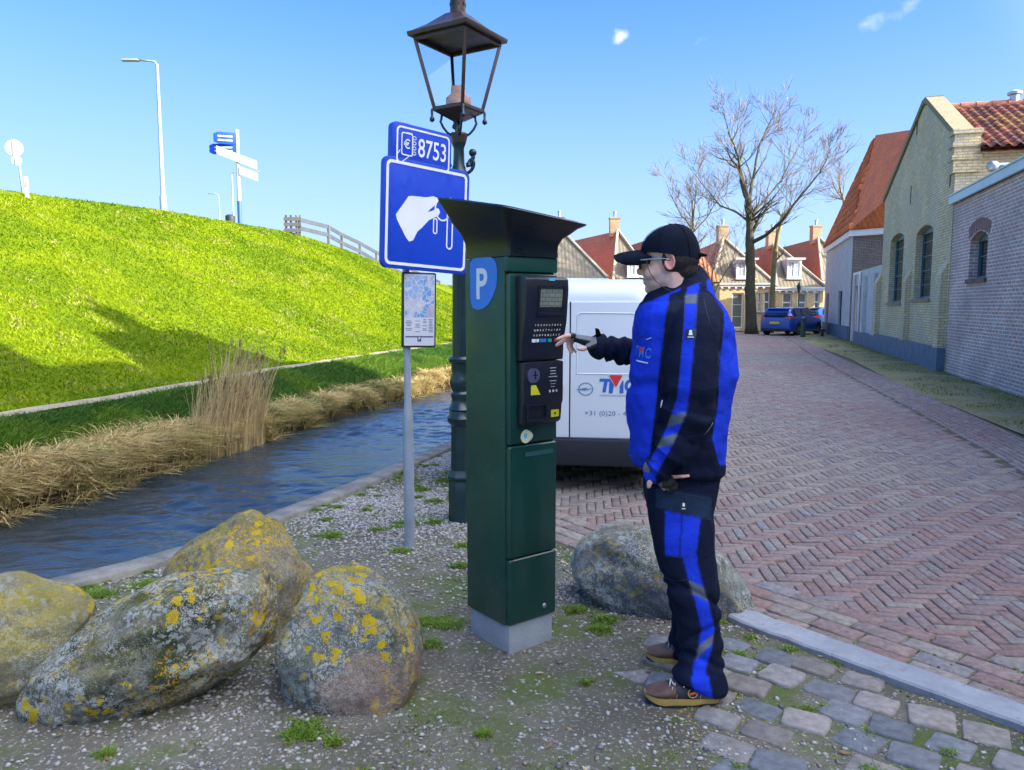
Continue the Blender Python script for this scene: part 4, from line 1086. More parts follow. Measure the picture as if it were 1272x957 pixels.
w = MB(); w.panel(cA - sN * .0 + sd * .02, sd, [(.0, 0), (9, 0), (9, ez - .02), (0, ez - .02)], [], .3, sN); w.build("side_wall", M_brown, gh, world=True, uv=True)
w = MB(); w.panel(cB, -WN, [(0.31, 0), (8, 0), (8, ez), (.31, ez)], [], .3, WU); w.build("rear_wall", M_greyb, gh, world=True, uv=True)
for h in hol: window(gh, WS(0, 0), WU, WN, h[0][0], h[1][0], h[0][1], h[2][1], 1, 2, .1, .05, M_darkgreen, sill=False)
pl = MB(); pl.prism([WS(s0 - .05, -.02), WS(s1, -.02), WS(s1, .62), WS(s0 - .05, .62)], WN * .08); pl.build("plinth", M_plinth, gh, world=True)
cn = MB(); cn.prism([WS(s0 - .1, ez + .002, .14), WS(s1 + .1, ez + .002, .14), WS(s1 + .1, ez + .3, .14), WS(s0 - .1, ez + .3, .14)], -WN * .3)
cc = cA + Vector((0, 0, ez + .002)) + sN * .13; cn.prism([cc, cc + sd * 9, cc + sd * 9 + Vector((0, 0, .296)), cc + Vector((0, 0, .296))], -sN * .28)
cn.build("cornice", M_white, gh, world=True)
dp = MB(); dpp = cA + sd * 1.55 + sN * .1; dp.tube([dpp + Vector((0, 0, 2.6)), dpp + Vector((0, 0, ez - .15))], .06, 8); dp.box(tuple(dpp + Vector((0, 0, ez - .05))), (.28, .2, .3)); dp.build("drainpipe", M_zinc, gh, world=True, smooth=True, autosm=40)
rA = Q(1088, 168, 36.5); rB = Q(1135, 161, 33.0)
eA = WS(s1 + .1, ez + .26, .15); eB = WS(s0 - .1, ez + .26, .15); rdir = (rB - rA)
eC = cA + sd * 9 + sN * .15 + Vector((0, 0, ez + .26)); rC = rA + (rB - rA) * 2.4; bk2 = Vector((8, 6, 0))
rf = MB(); rf.add([eA, eB, eC, rA, rC, Vector((eA.x + 7.5, eA.y + 2.5, eA.z)), Vector((eC.x + 4, eC.y + 9, eC.z))], [(0, 1, 3), (1, 2, 4, 3), (0, 3, 5), (3, 4, 6, 5)])
rf.build("roof", M_orange_tile, gh, world=True, uv=True)
v1 = (eC - eB).normalized(); nrm = v1.cross(rA - eB).normalized(); nrm = nrm if nrm.z > 0 else -nrm
def on_roof(px, py, lift=0):
    d = ray(px, py); o_ = Vector((0, 0, CAMH)); t_ = (eB - o_).dot(nrm) / d.dot(nrm); return o_ + d * t_ + nrm * lift
ev_ = nrm.cross(v1).normalized(); ev_ = ev_ if ev_.z > 0 else -ev_
def in_slope(p):
    P2 = [(0, 0), ((eC - eB).dot(v1), 0), ((rC - eB).dot(v1), (rC - eB).dot(ev_)), ((rA - eB).dot(v1), (rA - eB).dot(ev_))]; a, b_ = (p - eB).dot(v1), (p - eB).dot(ev_); n_ = len(P2)
    return all((P2[(k + 1) % n_][0] - P2[k][0]) * (b_ - P2[k][1]) - (P2[(k + 1) % n_][1] - P2[k][1]) * (a - P2[k][0]) > 0 for k in range(n_))
tile_field(gh, M_tilecol, eB - v1 * 1.0, v1, ev_, 12, (rA - eB).length, .30, .38, pal=[(.66, .17, .055), (.56, .14, .05), (.62, .20, .08), (.50, .15, .06)], inside=in_slope)
sA2 = (rA - eB).cross(eA - eB).normalized(); sA2 = sA2 if sA2.z > 0 else -sA2; eu2 = (eB - eA).normalized(); ev2 = sA2.cross(eu2).normalized(); ev2 = ev2 if ev2.z > 0 else -ev2
def in_tri(p):
    P2 = [(0, 0), ((eB - eA).length, 0), ((rA - eA).dot(eu2), (rA - eA).dot(ev2))]; a, b_ = (p - eA).dot(eu2), (p - eA).dot(ev2)
    s_ = [(P2[(k + 1) % 3][0] - P2[k][0]) * (b_ - P2[k][1]) - (P2[(k + 1) % 3][1] - P2[k][1]) * (a - P2[k][0]) > 0 for k in range(3)]; return all(s_)
tile_field(gh, M_tilecol, eA, eu2, ev2, (eB - eA).length, (rA - eA).length, .30, .38, pal=[(.66, .17, .055), (.56, .14, .05), (.62, .20, .08), (.50, .15, .06)], inside=in_tri)
sk = MB(); q = [on_roof(*p, .06) for p in ((1107, 198), (1114, 176), (1124, 175), (1119, 197))]; q = [p + nrm * .05 for p in q]; sk.prism(q, nrm * .07)
s_ = sk.build("skylight", simple("skylight_frame", (.06, .10, .14), .4), gh, world=True)
pn = MB(); cq = sum(q, Vector()) / 4; pn.prism([cq + (p - cq) * .78 + nrm * .072 for p in q], nrm * .01); pn.build("pane", glassmat("skylight_glass", (.02, .10, .22), .05), s_, world=True)

# --- houses behind the camera and beyond the right edge; their roofs throw the long morning shade
def plain_house(a, b_, depth, ez, rz, name_label, wall_m, roof_m, ridge_along=True, hipped=0.0):
    """a, b_: street corners; ridge parallel to the street unless ridge_along is False"""
    a, b_ = Vector((*a, 0)), Vector((*b_, 0)); U = (b_ - a).normalized(); N = Vector((-U.y, U.x, 0)); Lh = (b_ - a).length
    N = N if N.x < 0 else -N
    h = empty("terraced_house", tuple((a + b_) / 2), 0, name_label, "house", "houses lining the street beyond the frame")
    hs_ = []; k = max(1, int(Lh / 2.6))
    for i in range(k): c_ = Lh * (i + .5) / k; hs_.append(flat(c_ - .5, c_ + .5, .9, 2.4))
    w = MB(); w.panel(a, U, [(0, 0), (Lh, 0), (Lh, ez), (0, ez)], hs_, .3, N)
    bk_ = -N * depth; w.prism([a + bk_, b_ + bk_, b_ + bk_ + Vector((0, 0, ez)), a + bk_ + Vector((0, 0, ez))], N * .3)
    for p, s_ in ((a, 1), (b_, -1)):
        top = [p - N * .302, p + bk_ + N * .302, p + bk_ + N * .302 + Vector((0, 0, ez)), p - N * .302 + Vector((0, 0, ez))]
        if ridge_along and not hipped: top.insert(3, p + bk_ / 2 + Vector((0, 0, rz - .1)))
        w.prism(top, U * .3 * s_)
    w.build("wall", wall_m, h, world=True, uv=True)
    for f in hs_: window(h, a, U, N, f[0][0], f[1][0], f[0][1], f[2][1], 2, 3, .12, .06)
    rf = MB(); o_ = .2; A_ = a - U * o_ + N * o_; B_ = b_ + U * o_ + N * o_; C_ = B_ + bk_ - N * 2 * o_; D_ = A_ + bk_ - N * 2 * o_; E = Vector((0, 0, ez))
    r1 = (A_ + D_) / 2 + U * hipped; r2 = (B_ + C_) / 2 - U * hipped; Z = Vector((0, 0, rz))
    rf.add([A_ + E, B_ + E, C_ + E, D_ + E, r1 + Z, r2 + Z], [(0, 1, 5, 4), (2, 3, 4, 5), (0, 4, 3), (1, 2, 5), (3, 2, 1, 0)])
    rf.build("roof", roof_m, h, world=True, uv=True); chimney_at(h, tuple(((r1 + r2) / 2 + Z) - Vector((0, 0, .5))), .6, .6, 1.3)
    return h
HOUSES = [((8.12, 11.62), (6.9, 7.6), 6.0, 5.4, 9.7, 1.0), ((6.88, 7.55), (5.9, 4.25), 6.0, 5.2, 8.6, .0), ((5.88, 4.2), (5.6, .6), 6.0, 4.6, 9.6, 1.0), ((5.6, .55), (5.3, -4.6), 7.0, 3.6, 8.2, 1.5), ((5.3, -4.65), (5.0, -11), 8.0, 5.2, 10.2, 0), ((5.0, -11.05), (4.4, -19), 7.5, 4.6, 9.0, 0)]
for i, (a, b_, dp_, e_, r_, hp) in enumerate(HOUSES):
    plain_house(a, b_, dp_, e_, r_, "brick house out of frame to the right, %s" % ["next to the low annex", "with a hipped orange roof", "narrowest of the row", "with small hips", "tallest of the row", "farthest back in the row"][i], (M_brown, M_yellow, M_purple, M_brown, M_yellow, M_purple)[i], (M_red_tile, M_orange_tile)[i % 2], True, hp)

# ------------------------------------------------------------ row of sunlit houses at the end of the street
def far_house(label, xl, xr, ey, apx, apy, rx, ry, Y=47.0, wall_m=None, left_m=None, front_m=None, dormer=None, windows=(), chim=True, back=12, low_eave=None, skew=None):
    """xl/xr: eave ends in px at depth Y; front hip comes to an apex; ridge recedes to the left"""
    A = Q(xl, ey, Y); B_ = Q(xr, ey, Y); ez = A.z; B_.z = ez; ap = Q(apx, apy, Y + 2.6); rd = Q(rx, ry, Y + back)
    rd.z = ap.z
    h = empty("gabled_cottage", (A.x + (B_.x - A.x) / 2, Y, 0), 0, label, "house", "row of old houses at the end of the street")
    Lh = B_.x - A.x; side = (rd - ap); side.z = 0
    U = Vector((1, 0, 0)); N = Vector((0, -1, 0)); O = Vector((A.x, Y, 0)); hs_ = []; wn_ = []
    for (wx0, wx1, wy0, wy1, kind) in windows:
        p0 = Q(wx0, wy1, Y); p1 = Q(wx1, wy0, Y); z0_ = max(0.02 if kind == 'door' else .5, p0.z); hs_.append(flat(p0.x - A.x, p1.x - A.x, z0_, min(ez - .15, p1.z))); wn_.append(kind)
    w = MB(); w.panel(O, U, [(0, 0), (Lh, 0), (Lh, ez - .22), (0, ez - .22)], hs_, .3, N)
    SL = Vector((A.x, Y, 0)); sdv = side.normalized() * back
    w.prism([SL + Vector((.02, .302, 0)), SL + sdv, SL + sdv + Vector((0, 0, ez - .1)), SL + Vector((.02, .302, ez - .22))], Vector((.25, .1, 0)))
    SR = Vector((B_.x, Y, 0)); w.prism([SR + Vector((-.02, .302, 0)), SR + sdv, SR + sdv + Vector((0, 0, ez - .1)), SR + Vector((-.02, .302, ez - .22))], Vector((-.25, 0, 0)))
    w.build("wall", wall_m or M_yellow_far, h, world=True, uv=True)
    for f, kind in zip(hs_, wn_):
        if kind == 'door':
            window(h, O, U, N, f[0][0], f[1][0], f[0][1], f[2][1], 1, 3, .08, .09, M_white, M_curtain_glass, False, name="door")
        else: window(h, O, U, N, f[0][0], f[1][0], f[0][1], f[2][1], 1, 1, .08, .07, M_white, M_curtain_glass, band=.5)
    cn = MB(); cn.prism([Vector((A.x - .1, Y - .12, ez - .218)), Vector((B_.x + .1, Y - .12, ez - .218)), Vector((B_.x + .1, Y - .12, ez - .02)), Vector((A.x - .1, Y - .12, ez - .02))], Vector((0, .4, 0)))
    cn.prism([Vector((A.x - .14, Y - .2, ez - .08)), Vector((B_.x + .14, Y - .2, ez - .08)), Vector((B_.x + .14, Y - .2, ez + .0)), Vector((A.x - .14, Y - .2, ez + .0))], Vector((0, .078, 0)))
    for k in range(int(Lh / .42)): cn.box((A.x + .2 + k * .42, Y - .06, ez - .27), (.12, .1, .1))
    cn.build("cornice", M_white, h, world=True)
    E0 = Vector((A.x - .05, Y - .15, ez + .003)); E1 = Vector((B_.x + .05, Y - .15, ez + .003)); E3 = E0 + sdv * 1.0; E2 = E1 + sdv * 1.0; R1 = ap + sdv
    if low_eave: pass
    rf = MB(); rf.add([E0, E1, ap], [(0, 1, 2)]); front = rf.build("front_roof", front_m or M_pale_tile, h, world=True, uv=True)
    rf = MB(); rf.add([E0, ap, R1, E3], [(0, 1, 2, 3)]); rf.add([E1, ap, R1, E2], [(0, 1, 2, 3)]); rf.build("side_roof", left_m or M_red_far, h, world=True, uv=True)
    vg = MB(); 
    for p, q in ((E0, ap), (E1, ap)): vg.tube([p + Vector((0, -.03, .05)), q + Vector((0, -.03, .08))], .085, 6)
    vg.build("hip_tiles", simple("hip_mortar", (.34, .29, .22), .85, var=.2), h, world=True, smooth=True, autosm=60)
    if chim: chimney_at(h, tuple(ap + sdv * .04 - Vector((0, 0, .35))), .62, .62, 1.25, pot=True)
    if dormer:
        x0, x1, y0, y1 = dormer; n = (E1 - E0).cross(ap - E0).normalized(); n = n if n.z > 0 else -n
        def fr_(px, py):
            d = ray(px, py); o_ = Vector((0, 0, CAMH)); return o_ + d * ((E0 - o_).dot(n) / d.dot(n))
        base = (fr_(x0, y1) + fr_(x1, y1)) / 2; k = base.y / 1.0; wd = (x1 - x0) / FPX * base.y; hh = (y1 - y0) / FPX * base.y; yf = base.y - .1
        dm = MB(); d_in = 2.6
        c0 = Vector((base.x - wd / 2, yf, base.z)); 
        dm.prism([c0 + Vector((0, .06, 0)), c0 + Vector((.08, .06, 0)), c0 + Vector((.08, d_in, hh)), c0 + Vector((.08, .06, hh)), c0 + Vector((0, .06, hh))][:5], Vector((0, 0, 0.001)))
        dm = MB(); dm.box((base.x, yf + d_in / 2 + .03, base.z + hh / 2), (wd - .02, d_in, hh)); dmo = dm.build("dormer", simple("dormer_lead", (.34, .38, .45), .6), h, world=True)
        f_ = MB(); f_.panel(Vector((base.x - wd / 2, yf, base.z)), U, [(0, 0), (wd, 0), (wd, hh), (0, hh)], [flat(.12, wd / 2 - .05, .14, hh - .2), flat(wd / 2 + .05, wd - .12, .14, hh - .2)], .07, N)
        f_.box((base.x, yf - .04, base.z + hh + .03), (wd + .24, .5, .1)); f_.box((base.x, yf - .03, base.z - .03), (wd + .1, .2, .07))
        for q in (.3, .7): f_.box((base.x - wd / 2 + wd * q - (.03 if q < .5 else -.03), yf + .035, base.z + hh / 2), (.035, .03, hh - .3))
        f_.box((base.x, yf + .037, base.z + hh / 2), (wd - .2, .028, .035))
        f_.build("dormer_window", M_white, dmo, world=True)
        g_ = MB(); g_.box((base.x, yf + .064, base.z + hh / 2), (wd - .16, .01, hh - .25)); g_.build("dormer_pane", M_curtain_glass, dmo, world=True)
    return h
WA = [(897, 905, 362, 392, 'w')]
far_house("house with a large pale hipped tile roof just right of the ticket machine's top", 640, 753, 346, 698, 288, 640, 292, 44.5, left_m=M_orange_tile, windows=[(702, 712, 362, 392, 'w'), (730, 740, 362, 392, 'w')])
far_house("house with steep red side roof and tall brick chimney left of the man's cap", 762, 812, 350, 767, 287, 702, 290, 47.5, left_m=M_red_far, dormer=(779, 799, 322, 344), windows=[(770, 779, 364, 392, 'w'), (790, 799, 364, 392, 'w')])
far_house("house with a red roof mostly hidden behind the man's cap", 830, 884, 354, 829, 290, 786, 297, 48.5, front_m=M_orange_tile, windows=[(858, 866, 364, 394, 'w')], chim=False)
far_house("house with a white dormer half hidden by the tall tree's trunk", 884, 959.5, 352, 899, 297, 868, 296, 47, dormer=(914, 937, 323, 346),
          windows=[(908, 924, 364, 408, 'door'), (941, 946, 364, 388, 'w'), (948.5, 957, 363, 388, 'w')])
far_house("house with a square white dormer above the parked blue car", 964, 1023, 357, 961, 303, 921, 303, 47.6, dormer=(977, 994.5, 323, 346),
          windows=[(971.5, 984, 364, 388, 'w'), (990, 1002, 364, 388, 'w'), (1011, 1018.5, 363, 388, 'w')])
far_house("dark red roofed house, last of the far row beside the grey corner house", 1021, 1075, 350, 1016, 296, 968, 302, 51, windows=[(1030, 1040, 364, 392, 'w')])
# orange lean-to roof between the houses
oh = empty("low_outbuilding", (Q(875, 380, 45.5).x, 45.5, 0), 0, "small outbuilding with a bright orange tiled roof behind the man's collar", "house")
p0, p1, p2 = Q(852, 350, 45.4), Q(897, 350, 45.4), Q(866, 309, 46.6); w = MB(); w.box(((p0.x + p1.x) / 2, 46.0, p0.z / 2), (p1.x - p0.x - .2, 1.0, p0.z - .02)); w.build("wall", M_yellow_far, oh, world=True, uv=True)
w = MB(); w.add([p0, p1, p2, p0 + Vector((0, 1.2, 0)), p1 + Vector((0, 1.2, 0))], [(0, 1, 2), (0, 2, 3), (1, 4, 2), (3, 2, 4)]); w.build("roof", M_orange_tile, oh, world=True, uv=True)
# chimney with a metal cowl peeping over the ticket machine
ck = empty("chimney_stack", tuple(Q(684, 285, 52)), 0, "chimney with a flat metal cowl on four legs, seen over the ticket machine's top", "chimney")
c0 = Q(684, 288, 52); w = MB(); w.box((c0.x, c0.y, c0.z - 1.2), (.62, .62, 3.0)); w.build("stack", M_chim, ck, world=True, uv=True)
w = MB(); zt_ = c0.z + .28
for dx in (-.24, .24):
    for dy in (-.24, .24): w.box((c0.x + dx, c0.y + dy, zt_ + .18), (.03, .03, .4))
w.lathe([(.62, 0), (.6, .04), (.1, .22), (.0, .24)], (c0.x, c0.y, zt_ + .36), 4, ph=R(45)); w.build("cowl", M_zinc, ck, world=True)
# a front yard hedge and a white post by the far houses
# street lantern in the far row
fl = empty("street_lantern", (Q(992, 380, 45.5).x, 45.5, 0), 0, "small dark lantern post in front of the far house with the square dormer", "street lamp")
w = MB(); w.tube([(0, 0, 0), (0, 0, 2.3)], [.05, .035], 8); w.build("post", M_darkgreen, fl); w = MB(); w.lathe([(.07, 2.3), (.15, 2.65), (.2, 2.66), (.05, 2.85), (.03, 2.95)], n=4); w.build("lantern_head", M_darkgreen, fl)
# ------------------------------------------------------------ boulders
def bouldermat(name, base_a, base_b, moss, yellow_amt, white_amt, top_yellow, pink=None, ygreen=(.23, .20, .03), off=0.0, dark=(.05, .065, .055), dark_amt=.5):
    t = NT(name, .88, 0, .25); o = t.mapp(t.obj(), loc=(off, off * .7, off * .3)); sp = t.n.new("ShaderNodeSeparateXYZ"); t.l.new(t.n.new("ShaderNodeNewGeometry").outputs['Normal'], sp.inputs[0]); nz = sp.outputs[2]
    c = t.mix(t.ramp(t.noise(o, 5, 8, .7), [(.35, 0.0), (.65, 1.0)]), base_a, base_b)
    c = t.mix(1.0, c, t.ramp(t.noise(o, 90, 4, .7), [(.3, .65), (.7, 1.3)]), 'MULTIPLY')
    
    c = t.mix(t.m('MULTIPLY', t.ramp(t.noise(t.mapp(o, loc=(1, 8, 2)), 3.0, 8, .75), [(.44, 0.0), (.56, 1.0)]), dark_amt), c, dark)
    f = t.m('MULTIPLY', t.ramp(t.noise(t.mapp(o, loc=(6, 2, 2)), 6, 8, .75), [(.40, 0.0), (.54, 1.0)]), t.ramp(nz, [(.0, .25), (.8, 1.0)])); c = t.mix(t.m('MULTIPLY', f, moss), c, ygreen)
    va_ = t.n.new('ShaderNodeVectorMath'); va_.operation = 'MULTIPLY_ADD'; t.l.new(t.noise(o, 11, 6, .75, out='Color'), va_.inputs[0]); va_.inputs[1].default_value = (.13, .13, .13); t.l.new(o, va_.inputs[2]); vadd = va_.outputs[0]
    def spots(sc, thr, amt, colr, loc, rough_mask, lo=.5):
        d = t.m('ADD', t.voro(t.mapp(vadd, loc=loc), sc), t.m('MULTIPLY', t.m('SUBTRACT', t.noise(o, sc * 3.5, 6, .75), .5), .55))
        a = t.ramp(d, [(thr, 1.0), (thr + .05, 0.0)]); b = t.ramp(t.noise(t.mapp(o, loc=loc), rough_mask, 3), [(lo, 0.0), (lo + .06, 1.0)])
        return t.m('MULTIPLY', t.m('MULTIPLY', a, b), amt), colr
    for sc, thr, amt, cl, loc, rm, lo in ((34, .40, white_amt * .8, (.42, .46, .44), (3, 3, 3), 5, .48), (80, .36, white_amt * .9, (.50, .52, .49), (9, 1, 3), 6, .46), (150, .30, white_amt * .8, (.46, .47, .44), (2, 7, 3), 9, .44),
                                          (20, .34, white_amt * .6, (.34, .42, .38), (5, 7, 1), 4, .54),
                                          (18, .33, yellow_amt, (.56, .40, .02), (2, 9, 6), 3.2, .51), (60, .33, yellow_amt, (.58, .36, .015), (7, 4, 6), 4, .50)):
        f, cc = spots(sc, thr, amt, cl, loc, rm, lo); c = t.mix(f, c, cc)
    f = t.m('MULTIPLY', t.ramp(t.noise(t.mapp(o, loc=(4, 4, 9)), 8, 8, .8), [(.48, 0.0), (.56, 1.0)]), t.ramp(nz, [(.25, 0.0), (.75, 1.0)])); c = t.mix(t.m('MULTIPLY', f, top_yellow), c, (.40, .31, .03))
    if pink:
        g_ = t.mapp(t.obj(), sc=(1 / .23, 1 / .4, 1 / .17), loc=(-.15 / .23, .2 / .4, .10 / .17)); ln = t.n.new("ShaderNodeVectorMath"); ln.operation = 'LENGTH'; t.l.new(g_, ln.inputs[0])
        pf = t.ramp(t.m('DIVIDE', t.m('ADD', ln.outputs['Value'], t.m('MULTIPLY', t.noise(o, 7, 8, .75), 1.8)), 2.6), [(.64, .75), (.74, 0.0)]); pf = t.m('MULTIPLY', pf, .8)
        c = t.mix(pf, c, t.mix(t.ramp(t.noise(o, 60, 5, .7), [(.35, 0.0), (.65, 1.0)]), pink, tuple(q * .6 for q in pink)))
    t.col(c); t.bump(t.noise(o, 14, 8, .7), .8, .04); t.bump(t.noise(o, 60, 6, .75), .8, .012); t.bump(t.noise(o, 160, 4, .7), .5, .004); return t.mat
def boulder(label, c, r, rz=0, tilt=(0, 0), seed=0, mat=None, sq=.85, amp=.10, skew=(0, 0), taper=0.0):
    """weathered rock: a squared ellipsoid, tapered and leaning, with rounded facets"""
    bm = bmesh.new(); bmesh.ops.create_icosphere(bm, subdivisions=6, radius=1.0); M = Matrix.Rotation(rz, 3, 'Z') @ Matrix.Rotation(tilt[1], 3, 'Y') @ Matrix.Rotation(tilt[0], 3, 'X')
    rq = random.Random(seed); planes = [(Vector((rq.gauss(0, 1), rq.gauss(0, 1), rq.gauss(.1, .8))).normalized(), rq.uniform(.80, .93)) for _ in range(9)]
    for v in bm.verts:
        p = v.co.copy(); q = Vector([math.copysign(abs(x) ** sq, x) for x in p]); q = q * (1 / max(.6, q.length)) * (.5 + .5 * q.length)
        for n, d in planes:
            e = q.dot(n) - d
            if e > 0: q -= n * e * .72
        n1 = mnoise.noise(p * 1.2 + Vector((seed, 0, 0))); n2_ = mnoise.noise(p * 3.1 + Vector((0, seed, 0))); n3 = mnoise.noise(p * 9 + Vector((0, 0, seed)))
        q *= 1 + amp * n1 + amp * .5 * n2_ + .020 * n3
        k = 1 - taper * max(0, q.z); q = Vector((q.x * k * r[0], q.y * k * r[1], q.z * r[2])); q.x += skew[0] * q.z; q.y += skew[1] * q.z
        v.co = M @ q
    me = bpy.data.meshes.new("boulder"); bm.to_mesh(me); bm.free(); me.materials.append(mat); me.polygons.foreach_set("use_smooth", [True] * len(me.polygons))
    o = bpy.data.objects.new("boulder", me); COL.objects.link(o); o.location = c
    return tag(o, label, "boulder", "lichen-covered boulders set around the ticket machine")
Mb1 = bouldermat("lichen_rock_olive", (.17, .155, .11), (.25, .23, .165), .8, .7, .45, .4, off=3)
Mb2 = bouldermat("lichen_rock_dark", (.14, .145, .125), (.24, .225, .195), .35, 1.0, 1.0, .12, off=8, dark=(.015, .028, .014), dark_amt=1.0)
Mb3 = bouldermat("lichen_rock_ochre", (.21, .17, .115), (.29, .25, .18), .6, .95, .45, .5, off=13, ygreen=(.21, .17, .025))
Mb4 = bouldermat("lichen_rock_pink", (.13, .16, .16), (.22, .23, .21), .35, 1.0, .95, .75, pink=(.40, .27, .21), off=21.5, dark=(.03, .05, .05), dark_amt=.8)
Mb5 = bouldermat("lichen_rock_blue", (.20, .215, .235), (.30, .30, .30), .30, .35, 1.0, .1, off=30, dark=(.06, .08, .11), dark_amt=.8)
boulder("rounded olive-green boulder cut off by the left edge of the photo", (-2.10, 3.02, .17), (.40, .33, .27), R(10), seed=11, mat=Mb1, sq=.9, taper=.1, amp=.14)
boulder("long dark boulder sloping down to the left, spotted with white and orange lichen", (-1.42, 2.92, .17), (.50, .27, .235), R(8), tilt=(0, R(-24)), seed=4, mat=Mb2, sq=.82, amp=.15)
boulder("big ochre lichened boulder at the back of the pile, nearest the canal", (-1.31, 3.62, .17), (.38, .34, .35), R(20), seed=7, mat=Mb3, sq=.92, taper=.22, amp=.15)
boulder("tall grey-green boulder with a bare pinkish flank and yellow lichen, beside the ticket machine", (-.645, 2.98, .18), (.30, .27, .315), R(-15), seed=9, mat=Mb4, sq=.82, amp=.14, skew=(-.12, 0), taper=.18)
boulder("long low blue-grey boulder behind the man's legs", (.80, 3.88, .075), (.50, .27, .27), R(-14), tilt=(0, R(19)), seed=15, mat=Mb5, sq=.95)
# ------------------------------------------------------------ ticket machine
M_mgreen = simple("machine_green", (.004, .055, .042), .45, var=.18, vs=3, bump=.06, bs=200, bd=.001, coat=.08)
def worn(mt):
    """small pale chips and grime on old powder coat"""
    nt = mt.node_tree; b = nt.nodes["Principled BSDF"]; src = b.inputs['Base Color'].links[0].from_socket; tc = nt.nodes.new("ShaderNodeTexCoord")
    v = nt.nodes.new("ShaderNodeTexVoronoi"); v.inputs['Scale'].default_value = 38; nt.links.new(tc.outputs['Object'], v.inputs['Vector'])
    n = nt.nodes.new("ShaderNodeTexNoise"); n.inputs['Scale'].default_value = 6; n.inputs['Detail'].default_value = 5; nt.links.new(tc.outputs['Object'], n.inputs['Vector'])
    a = nt.nodes.new("ShaderNodeMath"); a.operation = 'LESS_THAN'; nt.links.new(v.outputs['Distance'], a.inputs[0]); a.inputs[1].default_value = .085
    g = nt.nodes.new("ShaderNodeMath"); g.operation = 'GREATER_THAN'; nt.links.new(n.outputs['Fac'], g.inputs[0]); g.inputs[1].default_value = .54
    k = nt.nodes.new("ShaderNodeMath"); k.operation = 'MULTIPLY'; nt.links.new(a.outputs[0], k.inputs[0]); nt.links.new(g.outputs[0], k.inputs[1])
    k2 = nt.nodes.new("ShaderNodeMath"); k2.operation = 'MULTIPLY'; nt.links.new(k.outputs[0], k2.inputs[0]); k2.inputs[1].default_value = .55
    m = nt.nodes.new("ShaderNodeMix"); m.data_type = 'RGBA'; nt.links.new(k2.outputs[0], m.inputs[0]); nt.links.new(src, m.inputs[6]); m.inputs[7].default_value = (.30, .42, .38, 1); nt.links.new(m.outputs[2], b.inputs['Base Color'])
    sx_ = nt.nodes.new("ShaderNodeSeparateXYZ"); nt.links.new(tc.outputs['Object'], sx_.inputs[0]); ad = nt.nodes.new("ShaderNodeMath"); ad.operation = 'MULTIPLY_ADD'; nt.links.new(n.outputs['Fac'], ad.inputs[0]); ad.inputs[1].default_value = -.35; nt.links.new(sx_.outputs[2], ad.inputs[2])
    rp = nt.nodes.new("ShaderNodeMapRange"); nt.links.new(ad.outputs[0], rp.inputs[0]); rp.inputs[1].default_value = -.05; rp.inputs[2].default_value = .14; rp.inputs[3].default_value = .5; rp.inputs[4].default_value = 0
    m2 = nt.nodes.new("ShaderNodeMix"); m2.data_type = 'RGBA'; nt.links.new(rp.outputs[0], m2.inputs[0]); nt.links.new(m.outputs[2], m2.inputs[6]); m2.inputs[7].default_value = (.10, .09, .07, 1); nt.links.new(m2.outputs[2], b.inputs['Base Color'])
worn(M_mgreen)
M_mgreen_d = simple("machine_green_dark", (.006, .045, .036), .34, var=.2, vs=3, bump=.06, bs=200, bd=.001, coat=.3)
M_mblack = simple("machine_black_plastic", (.012, .016, .024), .38, var=.15, vs=9, bump=.12, bs=260, bd=.0008)
M_hat = simple("machine_hat", (.006, .014, .018), .33, var=.2, vs=4, bump=.06, bs=160, bd=.001)
M_conc = simple("cast_concrete", (.30, .33, .36), .9, var=.18, vs=5, bump=.7, bs=70, bd=.006)
def flatcol(name, c, rough=.5): return simple(name, c, rough, var=.04, bump=0)
M_sblue = flatcol("sign_blue", (.006, .055, .52), .38); M_pblue = flatcol("decal_blue", (.02, .20, .72), .4); M_swhite = flatcol("sign_white", (.78, .80, .82), .42)
M_yel = flatcol("sticker_yellow", (.62, .60, .02)); M_pale = flatcol("sticker_pale", (.62, .66, .45)); M_grey = flatcol("print_grey", (.45, .47, .50)); M_red = flatcol("logo_red", (.72, .03, .03)); M_cyan = flatcol("label_cyan", (.10, .42, .60))
ma = math.atan2(.61, .79)                                 # the long door side runs right and away
mr = empty("ticket_machine", (.005, 3.41, 0), ma - 0, "tall dark green parking ticket machine with a flared solar top and black control panel", "ticket machine")
# local frame: +x along the door side (right and away), -y = door side normal (towards the man), -x side = the P side
DW, SW = .285, .262         # door width (x), side depth (y)
def mbox(x0, x1, y0, y1, z0, z1, m=0, mb=None):
    mb = mb or MB(); return mb.box(((x0 + x1) / 2, (y0 + y1) / 2, (z0 + z1) / 2), (x1 - x0, y1 - y0, z1 - z0), m=m)
x0, x1, y0, y1 = -.125, .150, -.130, .190
mbox(x0 + .012, x1 - .015, y0 + .012, y1 - .012, -.03, .132).build("concrete_base", M_conc, mr, bevel=.006)
mbox(x0, x1, y0 + .028, y1, .13, 1.735).build("body", M_mgreen, mr, bevel=.007)
# door leaf: upper and lower panels with rounded edge, a seam between
for n_, za, zb, mt in (("lower_door", .135, .43, M_mgreen_d), ("middle_door", .434, .93, M_mgreen_d), ("upper_door", .936, 1.665, M_mgreen_d)):
    mbox(x0 + .004, x1 - .002, y0, y0 + .027, za, zb).build(n_, mt, mr, bevel=.012, seg=3)
mbox(x0 - .001, x1 + .001, y0 + .006, y0 + .03, 1.672, 1.737).build("lintel", M_mgreen, mr, bevel=.006)
